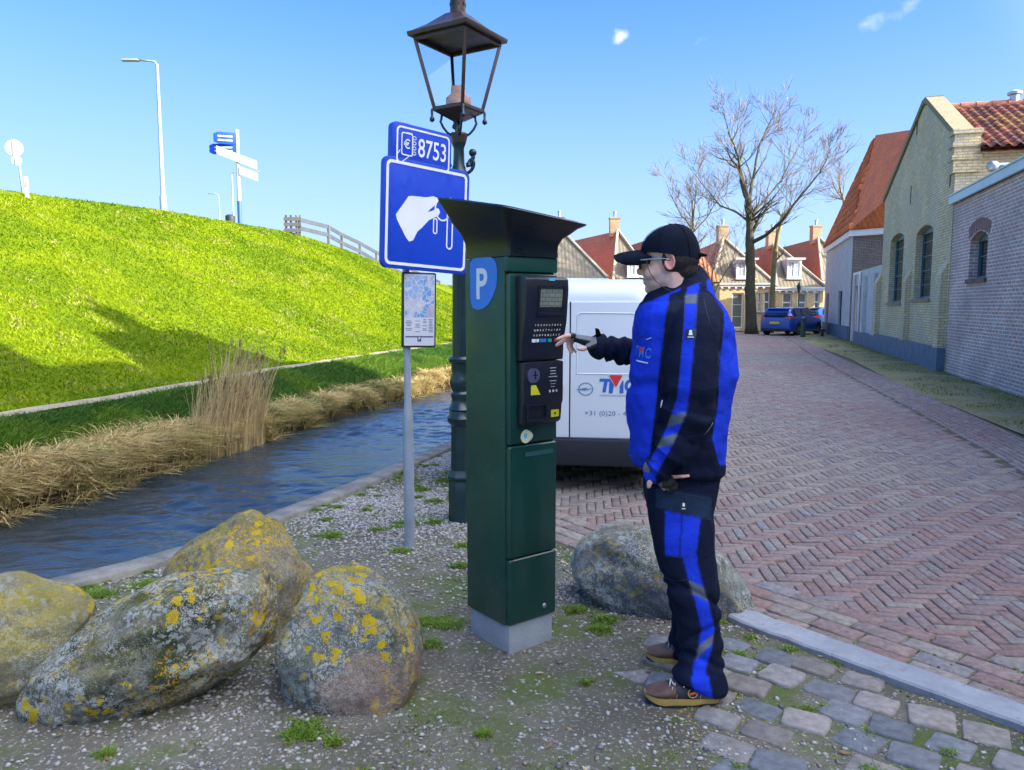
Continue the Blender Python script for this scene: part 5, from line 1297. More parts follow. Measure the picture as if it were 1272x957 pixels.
# flared funnel top with solar panel, tilted towards the door side
rings = []; zs = [(0, 1.0, 1.0), (.035, 1.0, 1.0), (.07, 1.02, 1.03), (.11, 1.12, 1.12), (.15, 1.32, 1.30), (.19, 1.50, 1.40), (.225, 1.64, 1.60), (.238, 1.68, 1.63), (.244, 1.66, 1.61)]
cx, cy = (x0 + x1) / 2, (y0 + y1) / 2
for h, kx, ky in zs:
    r = []; t_ = h / .244
    for px_, py_ in rrect(.275 * kx + .002, .322 * ky + .002, .012 + .03 * t_, 5):
        z = 1.737 + h * .86 + t_ ** 1.5 * (py_ * .18 + .0) + t_ ** 1.5 * (-px_ * .10); r.append((cx + px_, cy + py_ + .0, z))
    rings.append(r)
hb = MB(); hb.rings(rings); hat = hb.build("solar_hat", M_hat, mr, smooth=True, autosm=42)
top = rings[-1]; cen = sum((Vector(p) for p in top), Vector()) / len(top)
sp_ = MB(); sp_.poly([cen + (Vector(p) - cen) * .92 + Vector((0, 0, .004)) for p in top]); sp_.poly([cen + (Vector(p) - cen) * .92 + Vector((0, 0, .001)) for p in top])
sp_.build("solar_panel", glassmat("solar_cells", (.01, .02, .07), .08), hat)
# P decal on the side facing the camera-left (local -x face)
FL = lambda y, z, d=.0: (x0 - d, y, z)
def PM(y, z, d=.0012): return face_M((x0 - d, y, z), (0, -1, 0), (0, 0, 1))
dec = []
W2, H2 = .0925, .107
for yy, zz in ([(-W2, H2 - .02), (-W2 + .02, H2)] + [(.035 + .05 * math.sin(a), H2 - .05 + .05 * math.cos(a)) for a in np.linspace(0, 1.4, 7)] + [(W2 - .006, .02), (W2 - .012, -.015), (.058, -.055), (.03, -.085), (-.005, -.103), (-.045, -.108), (-.075, -.10), (-.088, -.08), (-W2, -.05)]): dec.append((yy, zz))
d = MB(); plate(d, PM(.045, 1.625, .0008), [(a * 1.12, b * 1.05) for a, b in dec], .001); dc = d.build("parking_decal", M_pblue, mr)
text("parking_letter", "P", .185, M_swhite, PM(.064, 1.618, .0022), dc, .0004, xs=.92, bold=.004)
# control console on the door side
def DM(x, z, d=.0): return face_M((x, y0 - d, z), (1, 0, 0), (0, 0, 1))
cxm = .020
prof_up = [(.0, 1.185), (.030, 1.185), (.047, 1.20), (.050, 1.30), (.052, 1.33), (.050, 1.40), (.066, 1.48), (.080, 1.60), (.080, 1.625), (.066, 1.638), (.0, 1.645)]
def slab(prof, xa, xb, name, mat, parent, bev=.006):
    b_ = MB(); b_.prism([(xa, y0 - a, z) for a, z in prof], (xb - xa, 0, 0)); return b_.build(name, mat, parent, bevel=bev)
con = slab([(.0, 1.297), (.034, 1.297), (.040, 1.305), (.044, 1.38), (.062, 1.46), (.074, 1.60), (.072, 1.640), (.058, 1.652), (.0, 1.655)], -.088, .146, "control_panel", M_mblack, mr, .008)
lowc = slab([(.0, 1.020), (.022, 1.020), (.034, 1.035), (.040, 1.10), (.048, 1.12), (.048, 1.292), (.0, 1.295)], -.082, .142, "lower_panel", M_mblack, mr, .010)
dM = Matrix.Rotation(0, 4, 'X')
def SL(x, z, y_, tiltang=0): 
    """plane on the console facing the user, tilted"""
    return Matrix.Translation((x, y0 - y_, z)) @ Matrix.Rotation(R(90) - tiltang, 4, 'X')
scr = MB(); ring_plate(scr, SL(.048, 1.553, .070, -R(6)), [(p[0] * 1.0, p[1]) for p in rrect(.150, .128, .008)], rrect(.128, .105, .005), .006); so = scr.build("screen_bezel", M_mblack, mr)
t = NT("lcd_screen", .25, 0, .5); uv = t.obj(); b_ = t.n.new("ShaderNodeTexBrick"); b_.inputs['Scale'].default_value = 1; b_.inputs['Brick Width'].default_value = .035; b_.inputs['Row Height'].default_value = .018; b_.inputs['Mortar Size'].default_value = .0011
mm = t.n.new("ShaderNodeSeparateXYZ"); t.l.new(uv, mm.inputs[0]); cb2 = t.n.new("ShaderNodeCombineXYZ"); t.l.new(mm.outputs[0], cb2.inputs[0]); t.l.new(mm.outputs[2], cb2.inputs[1]); t.l.new(cb2.outputs[0], b_.inputs['Vector'])
b_.inputs['Color1'].default_value = (.16, .19, .15, 1); b_.inputs['Color2'].default_value = (.22, .25, .19, 1); b_.inputs['Mortar'].default_value = (.05, .065, .05, 1); t.col(b_.outputs[0])
s_ = MB(); plate(s_, SL(.048, 1.553, .0685, -R(6)), rrect(.132, .108, .003), .002); s_.build("screen", t.mat, so)
s_ = MB(); plate(s_, SL(.05, 1.640, .0735, 0), rrect(.032, .011, .001), .001); s_.build("number_label", M_cyan, mr)
# keypad: four rows of small keys, coloured bottom row
kk = 0
for r_ in range(3):
    for c_ in range(10):
        x = -.030 + c_ * .0155; z = 1.448 - r_ * .0215; y_ = .0605 - (1.46 - z) * .22
        k_ = MB(); plate(k_, SL(x, z, y_, -R(12)), rrect(.0095, .0105, .002, 2), .004); ch = "1234567890QWERTYUIOPASDFGHJKLZ"[kk]; kk += 1
        ko = k_.build("key", M_mblack, con); text("key_letter", ch, .011, M_swhite, SL(x, z, y_ + .0043, -R(12)), ko, .0001, bold=.0003)
for x, w_, mt in ((-.027, .020, M_swhite), (-.006, .014, M_swhite), (.024, .034, M_pblue), (.062, .020, flatcol("key_green", (.02, .35, .25))), (.095, .016, flatcol("key_red", (.45, .06, .08)))):
    k_ = MB(); plate(k_, SL(x, 1.383, .0448, -R(8)), rrect(w_, .014, .003, 3), .004); k_.build("function_key", mt, con)
# coin slot dish, yellow tag, printed help, ticket mouth
c_ = MB(); plate(c_, SL(-.030, 1.235, .0488), rrect(.066, .062, .028, 6), .004); cd = c_.build("coin_plate", simple("brushed_steel", (.38, .40, .43), .35, .9), mr)
c_ = MB(); plate(c_, SL(-.022, 1.237, .0530), rrect(.006, .036, .002, 2), .0012); plate(c_, SL(-.022, 1.237, .0532), rrect(.026, .005, .002, 2), .0012); c_.build("coin_slot", M_mblack, cd)
c_ = MB(); plate(c_, SL(-.022, 1.172, .0489), [(-.020, .022), (.006, .022), (.030, -.020), (-.022, -.020)], .001); c_.build("yellow_label", M_yel, mr)
c_ = MB()
for i, w_ in enumerate((.036, .03, .034, .05, .038, .03, .026)): plate(c_, SL(.080, 1.263 - i * .0125 - (.006 if i > 3 else 0), .0489), rrect(w_, .0035 if i < 5 else .002, .0008, 1), .0005)
for i in range(3): plate(c_, SL(.062 + i * .019, 1.163, .0489), rrect(.011, .012, .0045, 3), .0005)
c_.build("printed_instructions", M_grey, mr)
c_ = MB(); plate(c_, SL(.100, 1.063, .0390, R(0)), rrect(.044, .032, .002, 2), .001); yl = c_.build("yellow_sticker", M_yel, mr)
c_ = MB(); plate(c_, SL(.100, 1.063, .0404), rrect(.012, .012, .005, 3), .0005); c_.build("sticker_mark", M_mblack, yl)
c_ = MB(); ring_plate(c_, SL(-.005, 1.075, .0408), rrect(.118, .078, .014), rrect(.098, .058, .01), .008); tm = c_.build("ticket_tray", M_mblack, mr)
c_ = MB(); ring = [(.030 * math.cos(a) * (1 if math.cos(a) < 0 else 1.25), .030 * math.sin(a) * (1 - .3 * max(0, math.cos(a)))) for a in np.linspace(0, 2 * math.pi, 24, endpoint=False)]
plate(c_, SL(-.030, .968, .0008), ring, .001); eg = c_.build("pale_yellow_sticker", M_pale, mr)
c_ = MB(); plate(c_, SL(-.034, .971, .0020), rrect(.016, .022, .006, 3), .0005); c_.build("sticker_mark", M_cyan, eg)
c_ = MB(); c_.lathe([(.011, 0), (.012, .003), (.009, .006), (0, .007)], (.075, y0 - .001, .185), 14, axis=Matrix.Rotation(R(90), 3, 'X')); c_.build("lock", M_zinc, mr, smooth=True)
c_ = MB(); plate(c_, SL(.045, .888, .0006), rrect(.16, .020, .004), .0008); c_.build("ghost_sticker", simple("faded_sticker", (.02, .09, .085), .5), mr)

# ------------------------------------------------------------ post with the parking signs
M_galv = simple("galvanised_steel", (.34, .39, .46), .5, .35, var=.15, vs=9, bump=.25, bs=120, bd=.002)
pb = G(509, 678); sy = R(36)
sg = empty("parking_sign_post", (pb.x, pb.y, 0), 0, "grey steel post carrying blue parking signs and a small town map panel", "sign")
p_ = MB(); p_.lathe([(.034, -.05), (.034, .80), (.032, .84), (.024, .90), (.022, .93), (.022, 2.62), (.024, 2.63), (.0, 2.65)], n=20); p_.build("post", M_galv, sg, smooth=True, autosm=50)
def sign_frame(cx_px, cy_px, yaw, roll, Y, w, h, name, r=.04, flange=.03, mat=None, dz=0.0):
    c = Q(cx_px, cy_px, Y) - Vector((pb.x, pb.y, 0)); u = Vector((math.cos(yaw), math.sin(yaw), 0)); v = Vector((0, 0, 1))
    u2_ = u * math.cos(roll) - v * math.sin(roll); v2_ = v * math.cos(roll) + u * math.sin(roll); M = face_M(c, u2_, v2_); return M
M1 = sign_frame(531, 270.5, R(43), R(2.6), 4.83, .66, .66, "x")
s_ = MB(); plate(s_, M1 @ Matrix.Translation((0, 0, -.03)), rrect(.655, .655, .045), .03); big = s_.build("parking_sign", M_sblue, sg, bevel=.003)
s_ = MB(); ring_plate(s_, M1 @ Matrix.Translation((0, 0, .0006)), rrect(.615, .615, .035), rrect(.580, .580, .022), .001); s_.build("border", M_swhite, big)
# white hand feeding a key into a slot
hand = [(-.215, .0), (-.205, -.03), (-.14, -.125), (-.115, -.15), (-.085, -.14), (-.055, -.085), (-.02, -.055), (.005, -.03), (.03, -.005), (.07, .015), (.105, .035), (.115, .055), (.105, .075), (.085, .075), (.055, .055), (.02, .045), (.035, .06), (.085, .10), (.10, .12), (.09, .14), (.06, .145), (.0, .13), (-.10, .125), (-.125, .12)]
s_ = MB(); plate(s_, M1 @ Matrix.Translation((-.02, -.01, .0006)), hand, .001); s_.build("hand_symbol", M_swhite, big)
s_ = MB(); ring_plate(s_, M1 @ Matrix.Translation((.115, .065, .0008)), [(.062 * math.cos(a), .075 * math.sin(a)) for a in np.linspace(0, 6.283, 28, endpoint=False)], [(.052 * math.cos(a), .065 * math.sin(a)) for a in np.linspace(0, 6.283, 28, endpoint=False)], .001)
ring_plate(s_, M1 @ Matrix.Translation((.175, -.03, .0008)), rrect(.052, .30, .026, 5), rrect(.032, .28, .016, 5), .001)
ring_plate(s_, M1 @ Matrix.Translation((.060, -.045, .0008)), rrect(.035, .10, .017, 5), rrect(.018, .083, .009, 5), .001); s_.build("key_symbol", M_swhite, big)
M2 = sign_frame(525, 186, R(43), R(2.6), 4.81, .45, .27, "x")
s_ = MB(); plate(s_, M2 @ Matrix.Translation((0, 0, -.045)), rrect(.445, .262, .035), .045); num = s_.build("zone_number_sign", M_sblue, sg, bevel=.003)
s_ = MB(); ring_plate(s_, M2 @ Matrix.Translation((.008, 0, .0006)), rrect(.40, .222, .03), rrect(.378, .200, .022), .001); s_.build("border", M_swhite, num)
text("zone_number", "8753", .155, M_swhite, M2 @ Matrix.Translation((.075, .0, .0012)), num, .0005, xs=.72, bold=.0012)
s_ = MB(); ring_plate(s_, M2 @ Matrix.Translation((-.115, .01, .0006)), rrect(.085, .135, .014), rrect(.071, .121, .010), .0008)
for k in range(4): ring_plate(s_, M2 @ Matrix.Translation((-.062, .055 - k * .03, .0007)), rrect(.026, .022, .01), rrect(.018, .014, .006), .0008)
for q in ((-.155, .05, -.155, -.05), (-.165, -.03, -.185, -.06), (-.10, -.058, -.15, -.098), (-.12, .078, -.08, .078)):
    a = M2 @ Vector((q[0], q[1], .0012)); b_ = M2 @ Vector((q[2], q[3], .0012)); s_.beam(a, b_, .005, .001, up=M2.to_3x3() @ Vector((0, 0, 1)))
s_.build("phone_symbol", M_swhite, num); text("euro_sign", "\u20ac", .075, M_swhite, M2 @ Matrix.Translation((-.115, .008, .0012)), num, .0005, bold=.0006)
M3 = sign_frame(521, 385.5, R(28), R(1.2), 4.80, .22, .46, "x")
s_ = MB(); plate(s_, M3 @ Matrix.Translation((0, 0, -.022)), rrect(.222, .465, .012), .022); mp = s_.build("map_panel", simple("dark_bronze_frame", (.03, .03, .035), .45), sg, bevel=.002)
t = NT("map_print", .3, 0, .5); o = t.mapp(t.obj(), sc=(1, 1, .9)); c = t.mix(t.ramp(t.noise(o, 9, 5), [(.42, 0.0), (.5, 1.0)]), (.30, .42, .66), (.52, .52, .60)); c = t.mix(t.ramp(t.noise(t.mapp(o, loc=(4, 2, 1)), 11, 4), [(.52, 0.0), (.56, 1.0)]), c, (.14, .32, .62))
c = t.mix(t.ramp(t.voro(o, 26, feat='DISTANCE_TO_EDGE'), [(.02, .8), (.05, 0.0)]), c, (.66, .66, .70)); c = t.mix(t.ramp(t.noise(t.mapp(o, loc=(8, 2, 7)), 8, 3), [(.57, 0.0), (.6, .7)]), c, (.55, .42, .50)); t.col(c)
s_ = MB(); plate(s_, M3 @ Matrix.Translation((0, .0, .0006)), rrect(.20, .44, .006), .001); s_.build("map_sheet", flatcol("map_paper", (.58, .60, .66)), mp)
s_ = MB(); plate(s_, M3 @ Matrix.Translation((0, .085, .0018)), rrect(.192, .26, .004), .0006); s_.build("town_map", t.mat, mp)
s_ = MB(); rq = random.Random(2)
for i in range(9):
    for cx_, ww in ((-.07, .045), (-.012, .04), (.035, .03), (.075, .035)):
        if rq.random() < .85: plate(s_, M3 @ Matrix.Translation((cx_, -.058 - i * .0095, .0018)), rrect(ww * rq.uniform(.6, 1), .0035, .0008, 1), .0004)
plate(s_, M3 @ Matrix.Translation((0, -.165, .0018)), rrect(.185, .009, .001, 1), .0004); plate(s_, M3 @ Matrix.Translation((0, -.178, .0019)), rrect(.026, .034, .002, 1), .0005)
s_.build("map_legend", flatcol("print_navy", (.06, .09, .22)), mp)
text("parking_letter", "P", .026, M_swhite, M3 @ Matrix.Translation((0, -.178, .0028)), mp, .0003, bold=.0005)
s_ = MB()
for M_, ys_ in ((M1, (.2, -.2)), (M2, (.0,)), (M3, (.16, -.16))):
    for yy in ys_:
        a = M_ @ Vector((0, yy, -.03)); s_.beam(Vector((0, 0, a.z)), a, .03, .05); s_.lathe([(.03, -.025), (.03, .025)], (0, 0, a.z), 14)
s_.build("bracket", M_galv, sg)

# ------------------------------------------------------------ cast-iron lantern post
M_iron = simple("bottle_green_iron", (.006, .028, .034), .38, var=.25, vs=6, bump=.2, bs=70, bd=.002, coat=.2)
M_bronze = simple("lantern_bronze", (.075, .050, .042), .42, .35, var=.25, vs=7, bump=.2, bs=80, bd=.002)
lpx, lpy = Q(573, 640, 5.4).x, 5.4
lr = empty("lantern_post", (lpx, lpy, 0), 0, "old-fashioned dark green cast-iron street lantern behind the blue signs", "street lamp")
def zat(py): return Q(573, py, 5.4).z
b_ = MB()
b_.lathe([(.094, -.05), (.094, .27), (.088, .285), (.088, .30), (.098, .31), (.098, .325), (.085, .35), (.078, .37)], n=8, ph=R(22.5)); b_.build("base", M_iron, lr, smooth=True, autosm=25)
z1, z2 = .37, zat(528)
b_ = MB(); b_.lathe([(.074, z1), (.070, z2)], n=8, ph=R(22.5)); b_.build("plinth_shaft", M_iron, lr, smooth=True, autosm=20)
zz = [(528, .075), (524, .098), (519, .105), (514, .088), (510, .085), (508, .098), (505, .085), (500, .07), (496, .066), (492, .074), (489, .074), (486, .060), (482, .072), (476, .083), (470, .078), (464, .064), (458, .068), (452, .070), (449, .088), (446, .090), (443, .066)]
b_ = MB(); b_.lathe([(r_ * .92, zat(py)) for py, r_ in reversed(zz)][::-1], n=24); b_.build("ornamental_collar", M_iron, lr, smooth=True, autosm=35)
b_ = MB(); b_.lathe([(.056, zat(444)), (.050, zat(330)), (.043, zat(225)), (.043, zat(218)), (.055, zat(214)), (.040, zat(205)), (.036, zat(185)), (.042, zat(182)), (.050, zat(178))], n=16); b_.build("shaft", M_iron, lr, smooth=True, autosm=35)
b_ = MB(); b_.lathe([(.040, zat(181)), (.050, zat(178)), (.062, zat(168)), (.060, zat(166)), (.0, zat(165))], n=8); b_.build("lantern_socket", M_bronze, lr)
for sgn in (1, -1):
    b_ = MB(); base = Vector((0, 0, zat(205))); pts = []
    for i in range(22):
        a = i / 21; th = a * 4.2; rr_ = .075 * (1 - a * .62); pts.append(base + Vector((sgn * (.035 + .055 * a + rr_ * math.sin(th) * .8), 0, rr_ * (1 - math.cos(th)) * 1.1 - .06)))
    b_.tube(pts, [.012] * 18 + [.014, .018, .022, .02], 8); b_.build("scroll_bracket", M_iron, lr, smooth=True)
b_ = MB(); b_.ball((.095, 0, zat(190)), .028, 10); b_.tube([(.05, 0, zat(205)), (.085, 0, zat(203)), (.098, 0, zat(196)), (.095, 0, zat(190))], .014, 8); b_.build("scroll_hook", M_iron, lr, smooth=True)
# lantern
yawl = R(-32); zb, ztp = zat(137), zat(52); hb_, ht_ = .116, .205
Rl = Matrix.Rotation(yawl, 3, 'Z'); cr = [Vector((-1, -1, 0)), Vector((1, -1, 0)), Vector((1, 1, 0)), Vector((-1, 1, 0))]
lcx = Q(567, 95, 5.4).x - lpx + .002
def LC(i, k, z): p = Rl @ (cr[i % 4] * k); return Vector((p.x + lcx * 0, p.y, z))
fr = MB()
for i in range(4):
    fr.beam(LC(i, hb_, zb), LC(i, ht_, ztp), .022, .022, up=Rl @ cr[i]); fr.beam(LC(i, hb_, zb), LC(i + 1, hb_, zb), .024, .024); fr.beam(LC(i, ht_, ztp), LC(i + 1, ht_, ztp), .022, .026)
head = fr.build("lantern_frame", M_bronze, lr, bevel=.002)
t = NT("lantern_glass", .03, 0, .5); g_ = t.n.new("ShaderNodeBsdfGlossy"); g_.inputs['Roughness'].default_value = .02; tr = t.n.new("ShaderNodeBsdfTransparent"); tr.inputs[0].default_value = (.93, .96, 1, 1); fz = t.n.new("ShaderNodeFresnel"); fz.inputs[0].default_value = 1.09; mx = t.n.new("ShaderNodeMixShader")
t.l.new(fz.outputs[0], mx.inputs[0]); t.l.new(tr.outputs[0], mx.inputs[1]); t.l.new(g_.outputs[0], mx.inputs[2]); t.l.new(mx.outputs[0], t.n["Material Output"].inputs[0]); M_lglass = t.mat
for i in range(4):
    g_ = MB(); q = [LC(i, hb_ - .004, zb + .012), LC(i + 1, hb_ - .004, zb + .012), LC(i + 1, ht_ - .004, ztp - .012), LC(i, ht_ - .004, ztp - .012)]; g_.poly(q); g_.build("glass_pane", M_lglass, head)
rf_ = MB(); zr = zat(18); prof = [(ht_ + .035, ztp + .012), (ht_ + .040, ztp + .040), (ht_ + .02, ztp + .048), (.15, ztp + (zr - ztp) * .55), (.06, zr)]
rf_.rings([[LC(i, k, z) for i in range(4)] for k, z in prof]); rf_.build("lantern_roof", M_bronze, lr, bevel=.002)
rf_ = MB(); rf_.lathe([(.052, zr - .01), (.052, zr + .11), (.085, zr + .12), (.088, zr + .14), (.06, zr + .16), (.03, zr + .20), (.016, zr + .22), (.02, zr + .25), (0, zr + .27)], n=20); ch_ = rf_.build("vent_cap", M_bronze, lr, smooth=True, autosm=40)
rf_ = MB()
for k in range(8):
    a = k * math.pi / 4 + .2; rf_.box((.0525 * math.cos(a), .0525 * math.sin(a), zr + .06), (.006, .014, .02), rz=a)
rf_.build("vent_hole", M_mblack, ch_)
ry_ = MB()
for k in range(36):
    a = k * math.pi / 18; c0 = Vector((.03 * math.cos(a), .03 * math.sin(a), ztp + .055)); c1 = Vector((.14 * math.cos(a), .14 * math.sin(a), ztp + .022)); sd_ = Vector((-math.sin(a), math.cos(a), 0)) * .010
    ry_.add([c0 - sd_ * .2, c0 + sd_ * .2, c1 + sd_, c1 - sd_], [(0, 1, 2, 3)])
ry_.lathe([(.17, ztp + .018), (.14, ztp + .03), (.02, ztp + .06)], n=24); ry_.build("reflector", simple("white_enamel", (.62, .66, .70), .3), lr)
lb = MB(); rg_ = []
for i, (r_, z) in enumerate([(.052, .0), (.082, .008), (.082, .055), (.062, .075), (.052, .085), (.052, .125), (.045, .132)]):
    ring = []
    for k in range(40):
        a = 2 * math.pi * k / 40; q = r_ * (1 + (.05 if k % 2 and i in (1, 2) else 0)); ring.append((q * math.cos(a), q * math.sin(a), zb + .02 + z))
    rg_.append(ring)
lb.rings(rg_); lb.build("lamp_unit", simple("salmon_lamp_glass", (.72, .40, .26), .3, var=.2, vs=14, bump=0), lr, smooth=True, autosm=50)
fl_ = MB(); fl_.rings([[LC(i, k, z) for i in range(4)] for k, z in ((hb_ + .005, zb - .014), (hb_ + .005, zb - .004), (.06, zb - .004))]); fl_.rings([[LC(i, k, z) for i in range(4)] for k, z in ((.03, zb - .075), (hb_ + .003, zb - .016))]); fl_.build("lantern_floor", M_bronze, lr)
ct = MB(); zs_ = zat(168)
for i in range(4):
    p = LC(i, hb_ - .015, zb - .02); q = LC(i, .08, zb - .03); mid = LC(i, .088, (zb + zs_) / 2); low = LC(i, .075, zs_ + .045); ct.tube([q, LC(i, .084, zb - .07), mid, low, LC(i, .055, zs_ + .012), LC(i, .03, zs_ - .01)], .0085, 7)
    c_ = LC(i, hb_ + .012, zb); ct.lathe([(.006, .0), (.010, -.015), (.008, -.05), (.017, -.065), (.017, -.08), (.0, -.092)], tuple(c_), 8)
ct.tube([(0, 0, zs_), (0, 0, zb - .07)], .012, 8); ct.build("cradle", M_iron, lr, smooth=True)

# ------------------------------------------------------------ things along the crest of the dike
def crest_pt(px, y): 
    x = Q(px, 300, y).x; return Vector((x, y, dike_z(x, y)))
def lamp_mast(px_b, py_b, y, h_px_top, arm, label, r=.07):
    b = crest_pt(px_b, y); top = Q(px_b, h_px_top, y).z; m = empty("lamp_mast", tuple(b), 0, label, "street lamp", "tall lamp masts on top of the dike"); H_ = top - b.z
    p = MB(); p.lathe([(r * 1.5, -.3), (r * 1.5, H_ * .12), (r, H_ * .13), (r * .6, H_ * .98)], n=12); p.build("mast", M_galv, m, smooth=True, autosm=40)
    a = MB(); s = 1 if arm > 0 else -1; a.tube([(0, 0, H_ * .97), (s * .06, 0, H_ * .995), (s * .25, 0, H_), (arm, 0, H_ + .03)], r * .42, 8); a.build("arm", M_galv, m, smooth=True)
    l = MB(); l.box((arm + s * .25, 0, H_ + .03), (.6, .2, .07), taper=.8); l.build("lamp_head", simple("lamp_head_grey", (.22, .24, .27), .5), m, bevel=.02); return m
lamp_mast(205, 262, 26.5, 76, -.62, "tall grey lamp mast with a single arm, highest on the dike", .075)
lamp_mast(274, 272, 58, 241, -.25, "thin distant lamp mast left of the blue fingerpost signs", .06)
lamp_mast(291, 275, 44, 214, 1.0, "distant lamp mast with a curved arm right behind the fingerpost", .06)
M_offw = flatcol("sign_back_white", (.52, .52, .49))
f0 = crest_pt(299, 31.0); fp = empty("fingerpost", tuple(f0), 0, "white fingerpost on the dike with two blue and two white direction boards", "signpost"); zt0 = Q(299, 163, 31).z - f0.z
def fz(py): return Q(299, py, 31).z - f0.z
p = MB(); p.lathe([(.075, fz(250)), (.075, zt0), (.04, zt0 + .06)], n=12); p.build("post", M_offw, fp, smooth=True, autosm=40)
p = MB(); p.lathe([(.085, -.2), (.085, fz(250))], n=12); p.build("post_foot", flatcol("foot_blue", (.03, .10, .30)), fp, smooth=True, autosm=40)
def board(p0, p1, z0, z1, mat, nm, yoff, lines=True):
    """a pointed direction board from x=p0 to p1 (metres, relative), height z0..z1"""
    b = MB(); hh = (z1 - z0) / 2; s = 1 if p1 > p0 else -1; tip = [(p1 - s * hh * .7, z1), (p1, z1 - hh * .35), (p1, z0 + hh * .35), (p1 - s * hh * .7, z0)]
    out = [(p0, z0), (p0, z1)] + tip; b.prism([(x, yoff[0] + (x) * yoff[1], z) for x, z in out], (0, -.04, 0)); o_ = b.build(nm, mat, fp, bevel=.004)
    if lines:
        l = MB()
        for q in (.33, .66):
            xa, xb = p0 + (p1 - p0) * .15, p0 + (p1 - p0) * .8; l.beam((xa, yoff[0] + xa * yoff[1] - .043, z0 + (z1 - z0) * q), (xb, yoff[0] + xb * yoff[1] - .043, z0 + (z1 - z0) * q), .004, .05)
        l.build("lettering", M_swhite, o_)
    return o_
board(.0, -.78, fz(181), fz(166), M_sblue, "direction_board", (-.08, .35))
board(.0, -1.02, fz(193), fz(180), M_sblue, "direction_board", (-.08, .1))
def slant(xa, za, xb, zb_, h, name):
    b = MB(); b.prism([(xa, -.1 + xa * .25, za), (xb, -.1 + xb * .25, zb_), (xb, -.1 + xb * .25, zb_ - h), (xa, -.1 + xa * .25, za - h)], (0, -.04, 0)); return b.build(name, M_offw, fp, bevel=.01)
slant(-.71, fz(183), .72, fz(200), .32, "white_board"); slant(.08, fz(207), .74, fz(215), .32, "white_board")
l0 = crest_pt(287, 33.0); lb_ = empty("litter_bin", tuple(l0), 0, "small black litter bin on the dike beside the fingerpost", "bin"); p = MB(); p.lathe([(.14, .0), (.19, .2), (.20, .62), (.12, .68)], n=12); p.build("bin_body", simple("bin_black", (.03, .035, .04), .5), lb_, smooth=True, autosm=40)
p = MB(); p.lathe([(.21, .10), (.21, .18)], n=12); p.build("bin_band", flatcol("bin_yellow", (.55, .50, .10)), lb_, smooth=True, autosm=40)
r0 = crest_pt(33, 21.5); rs_ = empty("round_road_sign", tuple(r0), 0, "back of a round white road sign above a smaller disc, far left on the dike", "road sign")
def rz_(py): return Q(33, py, 21.5).z - r0.z
p = MB(); p.tube([(0, 0, -.3), (-.10, 0, rz_(178))], .03, 10); p.build("pole", M_galv, rs_, smooth=True)
for (dx, py, r_, nm) in ((-.14, 184.5, .215, "sign_disc"), (-.10, 200, .125, "small_sign_disc")):
    p = MB(); p.lathe([(r_, -.012), (r_, .012)], (dx, -.05, rz_(py)), 28, axis=Matrix.Rotation(R(25), 3, 'Z') @ Matrix.Rotation(R(90), 3, 'X')); do = p.build(nm, M_offw, rs_, smooth=True, autosm=30)
    p = MB(); p.beam((dx, -.07 - .02, rz_(py) - r_ * .9), (dx, -.07 - .02, rz_(py) + r_ * .9), .045, .02); p.build("rail", simple("beige_rail", (.62, .58, .42), .5), do)
m0 = crest_pt(37, 21.0); mk = empty("marker_post", tuple(m0), 0, "short white marker post at the foot of the round sign", "marker post"); p = MB(); p.box((0, 0, rz_(216) / 2 - .1), (.10, .05, rz_(216) + .2), taper=.9); p.build("post", M_offw, mk, bevel=.01); p = MB(); p.box((0, -.03, rz_(226)), (.06, .01, .1)); p.build("reflector", flatcol("marker_orange", (.7, .35, .15)), mk)
# fence running down the ramp
M_fw = simple("weathered_fence", (.12, .115, .11), .8, var=.2, vs=4, bump=.4, bs=30, bd=.01)
M_fg = simple("grey_blue_rail", (.045, .055, .075), .75, var=.2, vs=4, bump=.4, bs=30, bd=.01)
posts = [(372, 291, 271.5, 32.6), (408, 299.5, 280.5, 34.2), (424.5, 309, 290, 35.6), (447, 319.5, 300.5, 37.6), (467.5, 332, 312, 39.6), (486, 340, 321, 41.8), (506, 350, 331, 44.5), (526, 358, 341, 48), (546, 365, 349, 52)]
fb = Q(440, 316, 37); fn = empty("plank_fence", (fb.x, fb.y, fb.z), 0, "grey post and rail fence running down the end of the dike", "fence")
prev = None; rl = MB()
for px, yb, yt, Y in posts:
    a = Q(px, yb + 2.5, Y); b_ = Q(px, yt, Y); p = MB(); p.beam(a - Vector((0, 0, .4)), b_, .11, .11, up=(0, 1, 0)); p.build("fence_post", M_fw, fn, world=True)
    if prev:
        for q in (.92, .45): rl = MB(); rl.beam(prev[0].lerp(prev[1], q) + Vector((0, -.07, 0)), a.lerp(b_, q) + Vector((0, -.07, 0)), .03, .17); rl.build("rail", M_fg, fn, world=True)
    prev = (a, b_)
gp = Q(364, 284, 32.4); ga = empty("hatch_gate", (gp.x, gp.y, Q(364, 292, 32.4).z), 0, "small grey boarded gate at the top end of the plank fence", "gate")
for dx in (-.28, -.08, .14, .30):
    p = MB(); p.box((dx, .0, .33), (.07, .07, .95)); p.build("upright", M_fw if dx > 0 else M_fg, ga)
for z in (.18, .42, .64):
    p = MB(); p.box((.0, -.055, z), (.72, .03, .15)); p.build("board", M_fw, ga)
